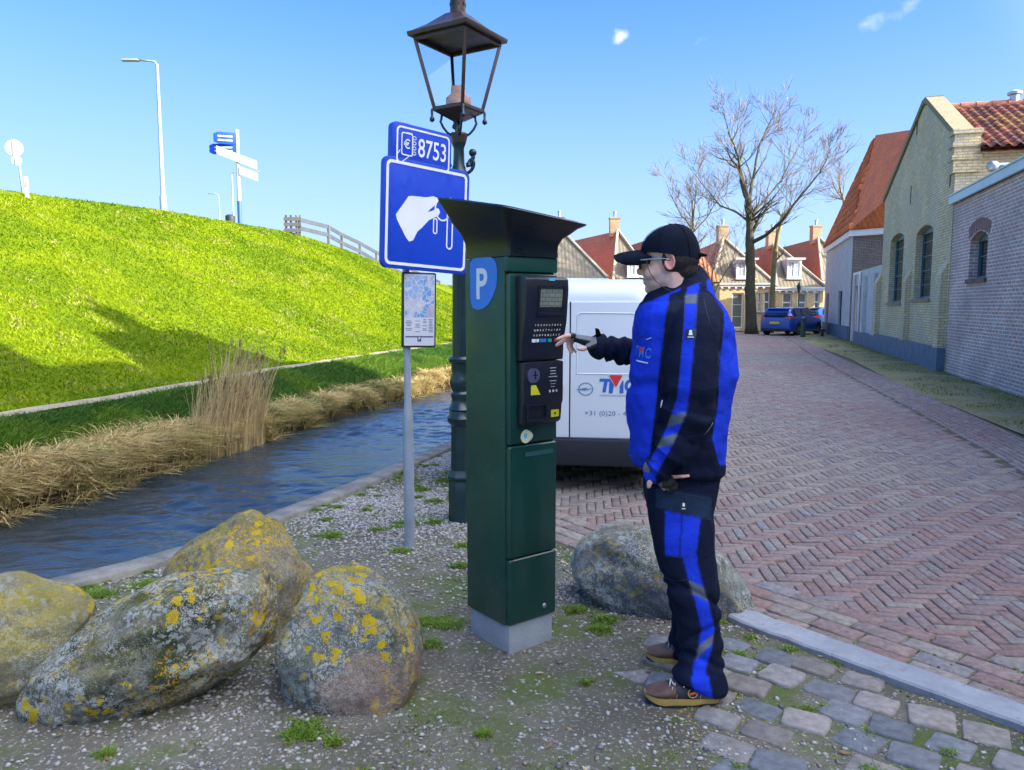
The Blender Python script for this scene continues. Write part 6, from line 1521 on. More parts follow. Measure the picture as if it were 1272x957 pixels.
# ------------------------------------------------------------ vehicles
def paint(name, c, rough=.25, coat=.6, met=0.0):
    t = NT(name, rough, met, .5); t.col(c); t.b.inputs['Coat Weight'].default_value = coat; t.b.inputs['Coat Roughness'].default_value = .06
    t.bump(t.noise(t.obj(), 1.2, 2), .03, .05); return t.mat
M_van = paint("van_white_paint", (.70, .74, .79), .32, .35); M_carblue = paint("car_blue_paint", (.008, .06, .36), .28, .8, .25)
M_carblue2 = paint("car_pale_blue_paint", (.03, .14, .42), .3, .8, .2)
M_tyre = simple("tyre_rubber", (.018, .018, .02), .85, var=.2); M_rim = simple("alloy_rim", (.45, .47, .50), .3, .8); M_bump = simple("bumper_plastic", (.007, .010, .018), .6, var=.15, bump=.2, bs=200, bd=.001)
M_cglass = glassmat("car_glass", (.015, .02, .025), .03); M_tail = simple("tail_lamp_red", (.45, .015, .015), .15, var=.1, bump=0, coat=.8)
def superring(hw, z0, z1, y, rb, rt, n=6, tum=0.0, tz=.9):
    """body cross section across x: rounded box, tumblehome above tz"""
    pts = []
    for cx, cz, a0, r in ((hw - rt, z1 - rt, 0, rt), (-hw + rt, z1 - rt, 90, rt), (-hw + rb, z0 + rb, 180, rb), (hw - rb, z0 + rb, 270, rb)):
        for k in range(n + 1):
            a = R(a0 + 90 * k / n); pts.append([cx + r * math.cos(a), y, cz + r * math.sin(a)])
    out = []
    for i, p in enumerate(pts):
        out.append(p); q = pts[(i + 1) % len(pts)]
        if i in (2 * n + 1, 4 * n + 3):
            for f in (.25, .5, .75): out.append([p[0], y, p[2] + (q[2] - p[2]) * f])
    for p in out:
        if p[2] > tz: p[0] *= 1 - tum * (p[2] - tz) / max(.01, z1 - tz)
    return [tuple(p) for p in out]
def wheel(parent, c, r=.31, w=.2, side=1):
    ax = Matrix.Rotation(R(90), 3, 'Y'); t = MB(); t.lathe([(r * .62, -w / 2), (r * .93, -w / 2), (r, -w * .35), (r, w * .35), (r * .93, w / 2), (r * .62, w / 2)], c, 28, axis=ax); tb = t.build("wheel", M_tyre, parent, smooth=True, autosm=35)
    h = MB(); s = side * (w / 2 - .015); ring = [(r * .63, s), (r * .60, s + side * .012), (r * .55, s)]
    h.lathe([(r * .64, s - side * .05), (r * .64, s + side * .01), (r * .57, s + side * .012), (r * .55, s - side * .03), (0.0, s - side * .03)], c, 24, axis=ax)
    for k in range(5):
        a = 2 * math.pi * k / 5; d = Vector((0, math.cos(a), math.sin(a))); o_ = Vector(c) + Vector((s + side * .0, 0, 0)); h.beam(o_ + d * .02, o_ + d * r * .57, .02, .055, up=(1, 0, 0))
    h.build("rim", M_rim, tb, smooth=True, autosm=30); return tb
# white van seen from behind: local y forward, origin at the ground below its rear bumper
vx, vy, vh = .40, 6.28, R(-8)
VZ = .955
vr = empty("delivery_van", (vx, vy, 0), vh, "white delivery van parked tail-on behind the ticket machine, with blue lettering", "van")
sec = [(0.02, .80, .44, 1.62, .10, .16), (.0, .815, .46, 1.66, .10, .20), (.035, .845, .42, 1.755, .10, .20), (.12, .87, .34, 1.81, .10, .20), (.5, .90, .30, 1.84, .10, .18), (2.2, .90, .30, 1.85, .10, .18), (2.75, .90, .30, 1.80, .10, .2), (3.25, .90, .30, 1.35, .10, .2), (3.4, .89, .30, 1.15, .10, .2), (4.1, .86, .30, .98, .10, .2), (4.32, .78, .32, .80, .10, .2), (4.40, .66, .34, .62, .10, .14)]
rg_ = [superring(hw, z0, z1, y, rb, rt, 6, .12 if z1 > 1.3 else .02, .98) for y, hw, z0, z1, rb, rt in sec[1:]]
b_ = MB(); b_.rings(rg_); b_.build("body", M_van, vr, smooth=True, autosm=38)
# rear doors: two leaves with pressed window panels, seam, hinges, handle
def rear_M(x, z, d=.0): return face_M((x, -.0 - d, z), (1, 0, 0), (0, 0, 1))
seam = .075
def leaf(xa, xb, nm):
    w, h, xc = xb - xa, 1.16, (xa + xb) / 2; out = []
    za, zb = .475, 1.635
    pts = [(xa, za), (xb, za)]
    left = xa < -.5; right = xb > .5
    if right: pts += [(xb, .98), (xb - .015, 1.2), (xb - .07, 1.54), (xb - .11, 1.605), (xb - .17, zb), (xa, zb)]
    else: pts += [(xb, zb), (xa + .17, zb), (xa + .11, 1.605), (xa + .07, 1.54), (xa + .015, 1.2), (xa, .98)]
    b = MB(); b.prism([(x, -.022, z) for x, z in pts], (0, .026, 0)); o_ = b.build(nm, M_van, vr, bevel=.008, seg=3)
    # raised rim of the blind window, top right corner rounded and slanted
    s = 1 if right else -1; xi = (xa if right else xb) + s * .045; xo = (xb if right else xa) - s * .085
    def shape(e):
        q = [(xi + s * e, 1.02 + e), (xo - s * e, 1.02 + e), (xo - s * (e + .02), 1.25), (xo - s * (e + .055), 1.45 - e * .5), (xo - s * (e + .08), 1.51 - e * .8), (xo - s * (e + .13), 1.545 - e), (xi + s * (e + .03), 1.55 - e), (xi + s * e, 1.53 - e)]
        return q if s > 0 else q[::-1]
    f = MB(); o1, o2, o3 = shape(0), shape(.006), shape(.014); n = len(o1)
    vs = [(x, -.0225, z) for x, z in o1] + [(x, -.0275, z) for x, z in o2] + [(x, -.0235, z) for x, z in o3]; fs = []
    for k in range(n):
        j = (k + 1) % n; fs += [(k, j, n + j, n + k), (n + k, n + j, 2 * n + j, 2 * n + k)]
    f.add(vs, fs); f.build("window_pressing", M_van, o_, smooth=True, autosm=20); return o_
dl = leaf(-.80, seam - .005, "rear_door"); dr_ = leaf(seam + .005, .80, "rear_door")
b_ = MB(); b_.box((seam, -.012, 1.055), (.012, .012, 1.16)); b_.build("door_seal", M_bump, vr)
for x in (-.80, .795):
    for z in (.72, 1.28):
        b_ = MB(); b_.box((x, -.02, z), (.05, .04, .09)); b_.build("hinge", M_van, vr, bevel=.008)
b_ = MB(); b_.box((-.05, -.045, .93), (.16, .04, .05)); b_.build("door_handle", M_van, dl, bevel=.01)
b_ = MB(); b_.box((-.42, -.028, .80), (.52, .012, .12)); pl_ = b_.build("number_plate", flatcol("plate_yellow", (.65, .48, .03)), dl, bevel=.003)
for s in (-1, 1):
    b_ = MB(); b_.box((s * .838, .012, 1.12), (.07, .06, .40), taper=.9); b_.build("tail_lamp", M_tail, vr, bevel=.015)
b_ = MB(); b_.rings([[(x * k, y, z) for x, z in ((-.86, .24), (.86, .24), (.875, .33), (.865, .465), (-.865, .465), (-.875, .33))] for y, k in ((.30, 1.03), (.02, 1.02), (-.055, .98), (-.075, .95))]); b_.build("bumper", M_bump, vr, bevel=.02)
b_ = MB(); b_.box((0, 2.1, .27), (1.6, 4.0, .12)); b_.build("underbody", M_bump, vr)
for s in (-1, 1):
    for y in (.78, 3.5): wheel(vr, (s * .80, y, .31), .31, .2, s)
    b_ = MB(); b_.prism([(s * .862, 2.35, 1.02), (s * .862, 3.02, 1.02), (s * .80, 2.72, 1.56), (s * .795, 2.4, 1.60)], (s * .03, 0, 0)); b_.build("side_window", M_cglass, vr)
    b_ = MB(); b_.box((s * 1.0, 2.95, 1.08), (.17, .12, .24)); b_.build("wing_mirror", M_bump, vr, bevel=.03)
    b_ = MB(); b_.box((s * .70, 4.34, .70), (.30, .10, .18)); b_.build("headlight", M_cglass, vr, bevel=.02)
b_ = MB(); b_.prism([(-.70, 2.80, 1.73), (.70, 2.80, 1.73), (.78, 3.28, 1.28), (-.78, 3.28, 1.28)], (0, .02, .02)); b_.build("windscreen", M_cglass, vr)
vr.scale = (1, 1, VZ)
FR[vr.name] = FR[vr.name] @ Matrix.Diagonal((1, 1, VZ, 1))
# lettering on the right leaf
M_logo = flatcol("letter_blue", (.03, .13, .50)); M_logo2 = flatcol("letter_slate", (.10, .22, .38))
L_ = rear_M
def on_door(px, py):
    """sight line to the plane of the rear doors, in the van's frame"""
    fr_ = FR[vr.name]; inv = fr_.inverted(); d = (inv.to_3x3() @ ray(px, py)); o_ = inv @ Vector((0, 0, CAMH)); t_ = (-.023 - o_.y) / d.y; return o_ + d * t_
def dm(px, py, d=.0015): p = on_door(px, py); return face_M((p.x, -.023 - d, p.z), (1, 0, 0), (0, 0, 1))
sc_ = lambda n: n * 6.4 / FPX
ring1 = [(sc_(9) * math.cos(a), sc_(8.3) * math.sin(a)) for a in np.linspace(0, 6.283, 40, endpoint=False)]; ring2 = [(x * .87, y * .87) for x, y in ring1]
b_ = MB(); ring_plate(b_, dm(727.5, 483.5), ring1, ring2, .001)
bolt = [(-12, -.6), (-2, -.9), (-4.5, -2.2), (5.2, .3), (12, .6), (5, 1.1), (0, 1.2), (2.6, 2.6), (-7.5, .7)]
plate(b_, dm(727.5, 484), [(sc_(x), sc_(-y * -1)) for x, y in bolt], .0012); b_.build("ring_emblem", M_logo2, dr_)
text("company_letters", "T", sc_(23), M_logo, dm(750.5, 480), dr_, .0006, xs=1.05, bold=.006, shear=.15)
b_ = MB(); plate(b_, dm(760, 481), [(-sc_(3.6), -sc_(8)), (sc_(1.0), -sc_(8)), (sc_(2.6), sc_(3)), (-sc_(1), sc_(8)), (-sc_(3.0), sc_(8))], .0008); plate(b_, dm(772, 481), [(-sc_(2.2), -sc_(8)), (sc_(2.4), -sc_(8)), (sc_(2.4), sc_(8)), (sc_(1.0), sc_(8)), (-sc_(2.2), sc_(1))], .0008); b_.build("company_letters", M_logo, dr_)
text("company_letters", "C", sc_(23), M_logo, dm(783.5, 480.5), dr_, .0006, xs=.95, bold=.006)
b_ = MB(); plate(b_, dm(765, 473.5, .0025), [(-sc_(8.0), sc_(6.8)), (-sc_(6), sc_(7.6)), (sc_(6), sc_(7.6)), (sc_(8.0), sc_(6.8)), (sc_(1), -sc_(7)), (-sc_(.6), -sc_(7))], .001); plate(b_, dm(765, 473.5, .0015), [(-sc_(9.6), sc_(8)), (sc_(9.6), sc_(8)), (0, -sc_(9.6))], .0008, m=1); b_.build("red_triangle", [M_red, M_van], dr_)
text("phone_number", "+31 (0)20 - 462 0 - 465", sc_(8.4), M_logo2, dm(726, 513.5), dr_, .0004, align='LEFT', xs=1.12)
b_ = MB(); plate(b_, dm(769, 491.5), rrect(sc_(46), sc_(1.6), sc_(.3), 1), .0006); b_.build("small_print", M_grey, dr_)

M_cside = glassmat("car_side_glass", (.05, .07, .09), .12)
# hatchbacks at the end of the street
def hatchback(loc, rz, label, mp, name="parked_car"):
    r = empty(name, loc, rz, label, "car", "cars parked at the end of the street")
    sec = [(-.02, .60, .36, .78, .06, .08), (.0, .74, .30, .92, .08, .12), (.10, .84, .24, 1.00, .08, .14), (.5, .89, .20, 1.03, .08, .14), (1.2, .895, .20, 1.03, .08, .12), (2.6, .895, .20, 1.01, .08, .12), (3.2, .88, .20, .98, .08, .14), (3.9, .84, .22, .86, .08, .16), (4.2, .72, .26, .74, .08, .16), (4.28, .55, .32, .62, .08, .12)]
    b = MB(); b.rings([superring(hw, z0, z1, y, rb, rt, 5, .05, .7) for y, hw, z0, z1, rb, rt in sec]); b.build("body", mp, r, smooth=True, autosm=40)
    g = [(.06, .66, 1.02, 1.03), (.22, .70, 1.0, 1.28), (.5, .70, .98, 1.42), (1.4, .71, .98, 1.47), (2.2, .70, .98, 1.44), (2.8, .68, .98, 1.22), (3.25, .64, .94, 1.0)]
    b = MB(); b.rings([[(-hw - .10 * (1 - (z1 - z0) / .5) - .07, y, z0), (hw + .17 - .1 * (z1 - z0) / .5, y, z0), (hw * .97, y, z1 - .05), (hw * .86, y, z1), (-hw * .86, y, z1), (-hw * .97, y, z1 - .05)] for y, hw, z0, z1 in g]); b.build("cabin", mp, r, smooth=True, autosm=30)
    for s in (-1, 1):
        for ya, yb, yc, yd in ((.52, 1.28, 1.26, .62), (1.36, 2.2, 2.16, 1.38), (2.26, 2.9, 2.5, 2.2)):
            za, zb = 1.03, 1.38; b = MB(); b.prism([(s * .826, ya, za), (s * .826, yb, za), (s * .722, yd if False else yc, zb if yb < 2.5 else 1.30), (s * .722, yd, zb)], (s * .012, 0, 0)); b.build("side_window", M_cside, r)
        b = MB(); b.box((s * .93, 2.55, 1.05), (.16, .12, .12)); b.build("wing_mirror", mp, r, bevel=.03)
        b = MB(); b.prism([(s * .50, -.03, .86), (s * .80, .06, .86), (s * .86, .42, .93), (s * .84, .35, 1.0), (s * .74, .05, .99), (s * .50, -.015, .95)], (0, -.012, 0) if False else (s * .012, -.012, 0)); b.build("tail_lamp", M_tail, r)
        for y in (.82, 3.42): wheel(r, (s * .80, y, .32), .32, .2, s)
        for ya, yb in ((.5, 1.16), (3.1, 3.76)):
            b = MB(); n_ = 10; pts = [(s * .899, (ya + yb) / 2 + .37 * math.cos(a), .32 + .37 * math.sin(a)) for a in np.linspace(0, math.pi, n_)]; b.prism(pts, (s * .004, 0, 0)); b.build("wheel_arch", M_bump, r)
    b = MB(); b.prism([(-.60, .045, 1.035), (.60, .045, 1.035), (.56, .34, 1.33), (-.56, .34, 1.33)], (0, -.02, .015)); b.build("rear_window", M_cglass, r)
    b = MB(); b.box((0, .30, 1.37), (1.16, .26, .035)); b.build("spoiler", mp, r, bevel=.01)
    b = MB(); b.box((0, -.03, .30), (1.45, .10, .16)); b.build("bumper", M_bump, r, bevel=.03)
    b = MB(); b.box((-.02, -.035, .66), (.50, .02, .11)); b.build("number_plate", flatcol("plate_yellow", (.65, .48, .03)), r)
    b = MB(); b.prism([(-.6, 2.62, 1.40), (.6, 2.62, 1.40), (.66, 3.15, 1.04), (-.66, 3.15, 1.04)], (0, .02, .02)); b.build("windscreen", M_cglass, r)
    return r
cp_ = G(962, 417.5); hatchback((13.5, 39.6, 0), R(-43), "bright blue hatchback parked at the end of the street beside the bare tree", M_carblue)
cp2 = Q(1010, 400, 44.5); hatchback((17.7, 46.1, 0), R(-84), "second blue car, mostly hidden behind the bright blue hatchback", M_carblue2)
bo = Vector((G(993, 418).x - .35, 37.4, 0)); bl = empty("bollard", (bo.x, bo.y, 0), 0, "stout dark green bollard beside the blue hatchback's wheel", "bollard")
p = MB(); p.lathe([(.115, -.05), (.115, .78), (.095, .80), (.095, .84), (.125, .86), (.125, .93), (.05, .99), (0, 1.0)], n=14); p.build("bollard_shaft", M_darkgreen, bl, smooth=True, autosm=35)
tb_ = Vector((14.75, 37.9, 0)); tr_ = empty("low_rail", (tb_.x, tb_.y, 0), 0, "low dark wooden rail at the grass edge in front of the blue hatchback", "rail")
p = MB(); p.box((0, 0, .34), (1.3, .14, .10)); p.build("beam", M_darkgreen, tr_, bevel=.01)
for dx in (-.5, .5): p = MB(); p.box((dx, 0, .14), (.12, .12, .30)); p.build("leg", M_darkgreen, tr_)
# ------------------------------------------------------------ the man
from mathutils.bvhtree import BVHTree
YM = 3.02                                              # his middle plane (he faces left, his left side towards us)
pr = empty("person", (Q(850, 600, YM).x, YM, 0), 0, "man in a blue and navy work suit and black cap pressing the ticket machine's buttons", "person")
def S_(px): return px * 3.06 / FPX
def ring(py, xl, xr, Yc, ry, n=28, e=.85, tilt=0.0):
    c_ = Q((xl + xr) / 2, py, Yc); rx = S_(xr - xl) / 2; out = []
    for k in range(n):
        a = 2 * math.pi * k / n; cx = math.copysign(abs(math.cos(a)) ** e, math.cos(a)); sy = math.copysign(abs(math.sin(a)) ** e, math.sin(a))
        out.append(Vector((c_.x + rx * cx, c_.y + ry * sy, c_.z + tilt * cx * rx)))
    return out
def limb(mb, pts, n=16):
    """pts: (px, py, Y, r)"""
    P = [Q(a, b, Y) for a, b, Y, r in pts]; r = [q[3] for q in pts]; sm = []; sr = []
    for i in range(len(P) - 1):
        for k in range(4):
            t_ = k / 4; p0 = P[max(0, i - 1)]; p3 = P[min(len(P) - 1, i + 2)]; p1, p2 = P[i], P[i + 1]
            sm.append(.5 * ((2 * p1) + (p2 - p0) * t_ + (2 * p0 - 5 * p1 + 4 * p2 - p3) * t_ ** 2 + (-p0 + 3 * p1 - 3 * p2 + p3) * t_ ** 3)); sr.append(r[i] + (r[i + 1] - r[i]) * t_)
    sm.append(P[-1]); sr.append(r[-1]); mb.tube(sm, sr, n); mb.ball(sm[0], sr[0], 16); mb.ball(sm[-1], sr[-1], 16)
def paint_verts(o, fn):
    me = o.data; ca = me.color_attributes.new("Col", 'FLOAT_COLOR', 'POINT'); arr = np.ones((len(me.vertices), 4), np.float32)
    for i, v in enumerate(me.vertices): arr[i, :3] = fn(v.co + FR[pr.name].translation)
    ed = np.array([tuple(e.vertices) for e in me.edges]); acc = arr.copy(); cnt_ = np.ones((len(arr), 1), np.float32)
    np.add.at(acc, ed[:, 0], arr[ed[:, 1]]); np.add.at(acc, ed[:, 1], arr[ed[:, 0]]); np.add.at(cnt_, ed[:, 0], 1); np.add.at(cnt_, ed[:, 1], 1); arr = .25 * arr + .75 * acc / cnt_; arr[:, 3] = 1
    ca.data.foreach_set("color", arr.astype(np.float32).ravel())
def fold(o, fn):
    me = o.data; nn = [v.normal.copy() for v in me.vertices]
    for v, n_ in zip(me.vertices, nn): v.co += n_ * fn(v.co + FR[pr.name].translation)
    me.update()
def px_of(p):
    yc = p.y * math.cos(PITCH) - (p.z - CAMH) * math.sin(PITCH); zc = p.y * math.sin(PITCH) + (p.z - CAMH) * math.cos(PITCH)
    return 636 + FPX * p.x / yc, 478.5 - FPX * zc / yc
def near_px(p, Yn=2.86):
    """picture-side coordinates of a point, its far side mirrored to the near one"""
    q = Vector((p.x, min(p.y, 2 * YM - p.y), p.z)); return px_of(q)
def localise(mb):
    inv = FR[pr.name].inverted(); mb.v = [tuple(inv @ Vector(p)) for p in mb.v]; return mb
# head frame
HO = Q(829, 326.5, 3.03); HA = R(164); HM = Matrix.Translation(HO) @ Matrix.Rotation(HA, 4, 'Z') @ Matrix.Rotation(R(3), 4, 'Y')
def H(x, y, z): return HM @ Vector((x, y, z))
HR = HM.to_3x3()
M_skin = None
t = NT("skin", .5, 0, .45); t.col(t.mix(1.0, t.attr(), t.ramp(t.noise(t.obj(), 22, 5), [(.3, .88), (.7, 1.1)]), 'MULTIPLY')); t.b.inputs['Subsurface Weight'].default_value = .12; t.b.inputs['Subsurface Radius'].default_value = (.02, .008, .004); t.b.inputs['Subsurface Scale'].default_value = .3
t.bump(t.noise(t.obj(), 160, 4), .25, .0015); M_skin = t.mat
# one continuous body: trunk, legs, arms, hands, neck and head
b = MB()
b.rings([ring(*q) for q in ((368, 815, 878, 3.03, .10), (392, 803, 890, 3.02, .17), (440, 797, 898, 3.02, .18), (500, 794, 895, 3.01, .17), (560, 800, 886, 3.01, .15), (610, 808, 876, 3.01, .14), (640, 812, 870, 3.01, .13))])
limb(b, [(850, 620, 2.93, .085), (855, 700, 2.90, .060), (855, 740, 2.89, .055), (868, 800, 2.88, .048), (872, 850, 2.87, .040)], 12)
limb(b, [(850, 620, 3.10, .085), (850, 700, 3.145, .060), (852, 740, 3.15, .055), (866, 790, 3.17, .046), (866, 812, 3.18, .040)], 12)
for (ax, ay, Y) in ((868, 858, 2.85), (862, 812, 3.18)):
    p = Q(ax, ay, Y); b.tube([p + Vector((.02, 0, .01)), p + Vector((-.03, 0, .0)), p + Vector((-.09, 0, -.01)), p + Vector((-.13, 0, -.02))], [.030, .032, .026, .018], 12)
limb(b, [(866, 392, 2.88, .062), (860, 450, 2.79, .052), (858, 495, 2.77, .046), (838, 555, 2.78, .038), (822, 580, 2.79, .031), (815, 591, 2.80, .030)], 12)
limb(b, [(858, 396, 3.20, .060), (825, 425, 3.27, .050), (795, 437, 3.30, .045), (765, 434, 3.28, .036), (750, 430, 3.27, .029), (742, 428, 3.268, .030)], 12)
# right hand, palm down, index and middle finger stretched towards the buttons
def finger(mb, pts, r0=.0098, r1=.0080):
    P = [Q(*p) for p in pts]; sm = []; sr = []
    for i in range(len(P) - 1):
        for k in range(3): f = k / 3; sm.append(P[i].lerp(P[i + 1], f)); sr.append(r0 + (r1 - r0) * (i + f) / (len(P) - 1) + (.0008 if k == 0 and i else 0))
    sm.append(P[-1]); sr.append(r1); mb.tube(sm, sr, 10); mb.ball(P[-1], r1, 10); mb.ball(P[0], r0 * 1.05, 10)
def palm(mb, w, k, half_w, th):
    """flattened palm from wrist w to knuckle line centre k; half width along Y"""
    w, k = Q(*w), Q(*k); d = (k - w).normalized(); up = Vector((0, 1, 0)).cross(d).normalized(); rs = []
    for f, hw, t_ in ((-.15, .70, 1.0), (.0, .76, 1.05), (.3, .95, 1.15), (.65, 1.05, 1.0), (1.0, 1.0, .78), (1.08, .9, .5)):
        c_ = w.lerp(k, f); rs.append([c_ + Vector((0, 1, 0)) * hw * half_w * math.cos(a) + up * th * t_ * math.sin(a) for a in np.linspace(0, 2 * math.pi, 16, endpoint=False)])
    mb.rings(rs)
HY = 3.262
RF = [[(712, 416.5, HY - .031), (703, 417.5, HY - .035), (697.5, 419.5, HY - .037), (692.5, 421.5, HY - .038)],
      [(711, 418, HY - .009), (702, 422.5, HY - .012), (696, 426, HY - .014), (691.5, 429, HY - .016)],
      [(712, 420, HY + .013), (705.5, 425.5, HY + .010), (706.5, 432, HY + .008), (710, 438, HY + .006)],
      [(714, 422, HY + .033), (709, 428, HY + .031), (711, 433, HY + .030), (715, 437.5, HY + .029)]]
palm(b, (743, 427.5, HY), (714, 419.5, HY), .042, .0165)
for f, r_ in zip(RF, (.0098, .0102, .0098, .0085)): finger(b, f, r_, r_ * .82)
RT = [(737, 429, HY - .034), (730, 432, HY - .050), (724, 434, HY - .056), (718.5, 433.5, HY - .056)]
finger(b, RT, .0125, .0095)
# left hand: palm at the hip, fingers slipping into the pocket, thumb forward
LY = 2.80
lw, lk = (818, 588, LY), (836, 601, LY - .005)
palm(b, (813, 586, LY + .01), (824, 596, LY + .025), .034, .016)
LF = [[(821, 601, LY + .02), (826, 609, LY + .06), (830, 616, LY + .08), (833, 621, LY + .09)], [(825, 599, LY + .02), (831, 607, LY + .06), (836, 613, LY + .08), (839, 618, LY + .09)], [(828, 596, LY + .02), (835, 603, LY + .05), (840, 609, LY + .07), (844, 613, LY + .09)], [(829, 592, LY + .02), (839, 592.5, LY + .008), (848, 592, LY - .008), (855, 591.5, LY - .012)]]
for f, r_ in zip(LF, (.0095, .0100, .0096, .0084)): finger(b, f, r_, r_ * .82)
LT = [(816, 593, LY - .012), (810, 597, LY - .024), (806.5, 600, LY - .028), (806, 604.5, LY - .028)]
finger(b, LT, .0120, .0095)
# neck and head
b.tube([H(-.02, 0, -.04), H(-.035, 0, -.11), H(-.055, 0, -.20)], [.064, .064, .075], 18)
b.ball(H(-.018, 0, .035), (.100, .078, .092), 22, M=HR); b.ball(H(.034, 0, -.028), (.060, .062, .083), 22, M=HR); b.ball(H(.030, 0, -.074), (.058, .056, .044), 20, M=HR)
b.ball(H(.000, 0, -.065), (.062, .064, .052), 20, M=HR); b.ball(H(.072, 0, -.098), (.020, .024, .019), 14, M=HR); b.ball(H(.02, 0, -.105), (.055, .045, .028), 16, M=HR)
b.ball(H(.058, .036, -.040), (.030, .028, .030), 14, M=HR); b.ball(H(.058, -.036, -.040), (.030, .028, .030), 14, M=HR)
b.tube([H(.086, 0, .012), H(.096, 0, -.008), H(.110, 0, -.028), H(.104, 0, -.040)], [.0095, .0105, .0135, .011], 12)
for s in (-1, 1): b.ball(H(.096, s * .013, -.038), (.011, .009, .008), 10, M=HR)
b.ball(H(.084, 0, .026), (.016, .050, .011), 14, M=HR); b.ball(H(.0875, 0, -.062), (.011, .024, .0062), 12, M=HR); b.ball(H(.086, 0, -.0745), (.011, .022, .0068), 12, M=HR); b.ball(H(.082, 0, -.055), (.014, .022, .014), 12, M=HR)
for s in (-1, 1):
    er = Matrix.Rotation(s * R(-20), 3, 'Z') @ Matrix.Rotation(R(-12), 3, 'Y')
    pts = []
    for k in range(15):
        a = R(100) - k / 14 * R(290); pts.append(H(-.020 - .017 * math.cos(a + 0) * 1.0 + .004, s * (.082 + .006 * math.sin(k / 14 * 3.14)), -.002 + .029 * math.sin(a)))
    b.tube(pts, [.0050] * 11 + [.0055, .0065, .0065, .005], 8); b.ball(H(-.018, s * .076, -.006), (.013, .006, .022), 12, M=HR); b.ball(H(-.004, s * .079, -.004), (.006, .006, .008), 8, M=HR)
body = remeshed(localise(b), "body", .0048, M_skin, pr, 3, .5)
def skin_col(p):
    q = HM.inverted() @ p; c_ = [.74, .46, .36]
    if q.length < .16:
        if q.x > .07 and abs(q.y) < .026 and -.084 < q.z < -.055: c_ = [.50, .20, .17]
        if abs(q.y) > .070 and -.05 < q.x < .01: c_ = [.66, .29, .22]
        if q.x > .095: c_ = [.74, .40, .32]
        if q.z < -.05 and q.x > -.02: k_ = .5 + .5 * mnoise.noise(p * 120); c_ = [.66 - .05 * k_, .43 - .03 * k_, .35]
    else: c_ = [.72, .42, .33]
    return c_
paint_verts(body, skin_col)
for s in (-1, 1):
    e = MB(); e.ball(H(.0795, s * .031, .0035), (.0125, .013, .0115), 14, M=HR); localise(e); eo = e.build("eye", flatcol("eye_white", (.65, .63, .60), .2), pr, smooth=True)
    e = MB(); e.ball(H(.0895, s * .031, .0030), (.0035, .0055, .0055), 10, M=HR); localise(e); e.build("iris", flatcol("iris_brown", (.05, .03, .02), .2), eo, smooth=True)
# hair below the cap
t = NT("dark_hair", .6, 0, .3); t.col(t.mix(t.noise(t.mapp(t.obj(), sc=(1, 1, .25)), 160, 3), (.006, .006, .008), (.045, .038, .034))); t.bump(t.noise(t.mapp(t.obj(), sc=(1, 1, .2)), 220, 3), .9, .004); M_hair = t.mat
b = MB(); b.ball(H(-.040, 0, .010), (.083, .0835, .075), 24, M=HR); b.ball(H(-.066, 0, -.035), (.050, .066, .050), 18, M=HR); b.ball(H(.006, .066, .012), (.010, .014, .030), 10, M=HR); b.ball(H(.006, -.066, .012), (.010, .014, .030), 10, M=HR)
hair = remeshed(localise(b), "hair", .0045, M_hair, pr, 3)
# cap
M_cap = simple("cap_cotton", (.006, .010, .020), .85, var=.25, vs=14, bump=.5, bs=220, bd=.0015, spec=.08)
b = MB(); rs = []
for i in range(13):
    a = i / 12 * math.pi / 2; zz_ = math.sin(a); rr_ = math.cos(a) ** .8; ring_ = []
    for k in range(40):
        th = 2 * math.pi * k / 40; x = .113 * rr_ * math.cos(th) - .014; y = .090 * rr_ * math.sin(th)
        base = .030 + .020 * math.cos(th) - .004; z = base + (.143 - base) * zz_ - .012 * (x + .014) / .11 * zz_ + .0035 * n2(x * 10, y * 10, 1.3, i) * (1 - zz_)
        ring_.append(H(x, y, z))
    rs.append(ring_)
b.rings(rs, cap=False); b.ball(H(-.016, 0, .144), (.009, .009, .005), 10, M=HR)
inn = [[HM @ ((HM.inverted() @ p - Vector((-.014, 0, .05))) * .965 + Vector((-.014, 0, .05))) for p in r] for r in rs[:6]]; b.rings(inn, cap=False)
b.rings([rs[0], inn[0]], cap=False); cap = localise(b).build("cap", M_cap, pr, smooth=True, autosm=60)
b = MB(); NB = 14; up_r, lo_r = [], []
for j in range(7):
    f = j / 6; r1, r2 = [], []
    for k in range(NB + 1):
        u_ = (k / NB * 2 - 1); w_ = .074 * (1 - .10 * f); y = u_ * w_ * math.sqrt(max(0, 1 - .0 * f)); reach = .110 * max(0, 1 - abs(u_) ** 8) ** .5 * f
        x0_ = -.014 + .111 * math.cos(math.asin(min(1, abs(y) / .090))); x = x0_ + reach; z = .053 + .008 * f - .020 * f * f - .044 * (abs(y) / .074) ** 1.35 * (.75 + .35 * f)
        r1.append(H(x, y, z + .0035)); r2.append(H(x, y, z - .0035))
    up_r.append(r1); lo_r.append(r2)
b.rings(up_r, closed=False); b.rings(lo_r, closed=False)
edge = [up_r[-1], lo_r[-1]]; b.rings(edge, closed=False); localise(b).build("cap_peak", M_cap, cap, smooth=True, autosm=50)
b = MB(); b.tube([H(-.120, .03, .022), H(-.128, 0, .018), H(-.120, -.03, .022)], .009, 8, flat=.5); b.add([H(-.125, .012, .03), H(-.125, .012, .012), H(-.152, .02, .012), H(-.15, .02, .02)], [(0, 1, 2, 3), (3, 2, 1, 0)]); localise(b).build("cap_strap", M_cap, cap, smooth=True)
b = MB()
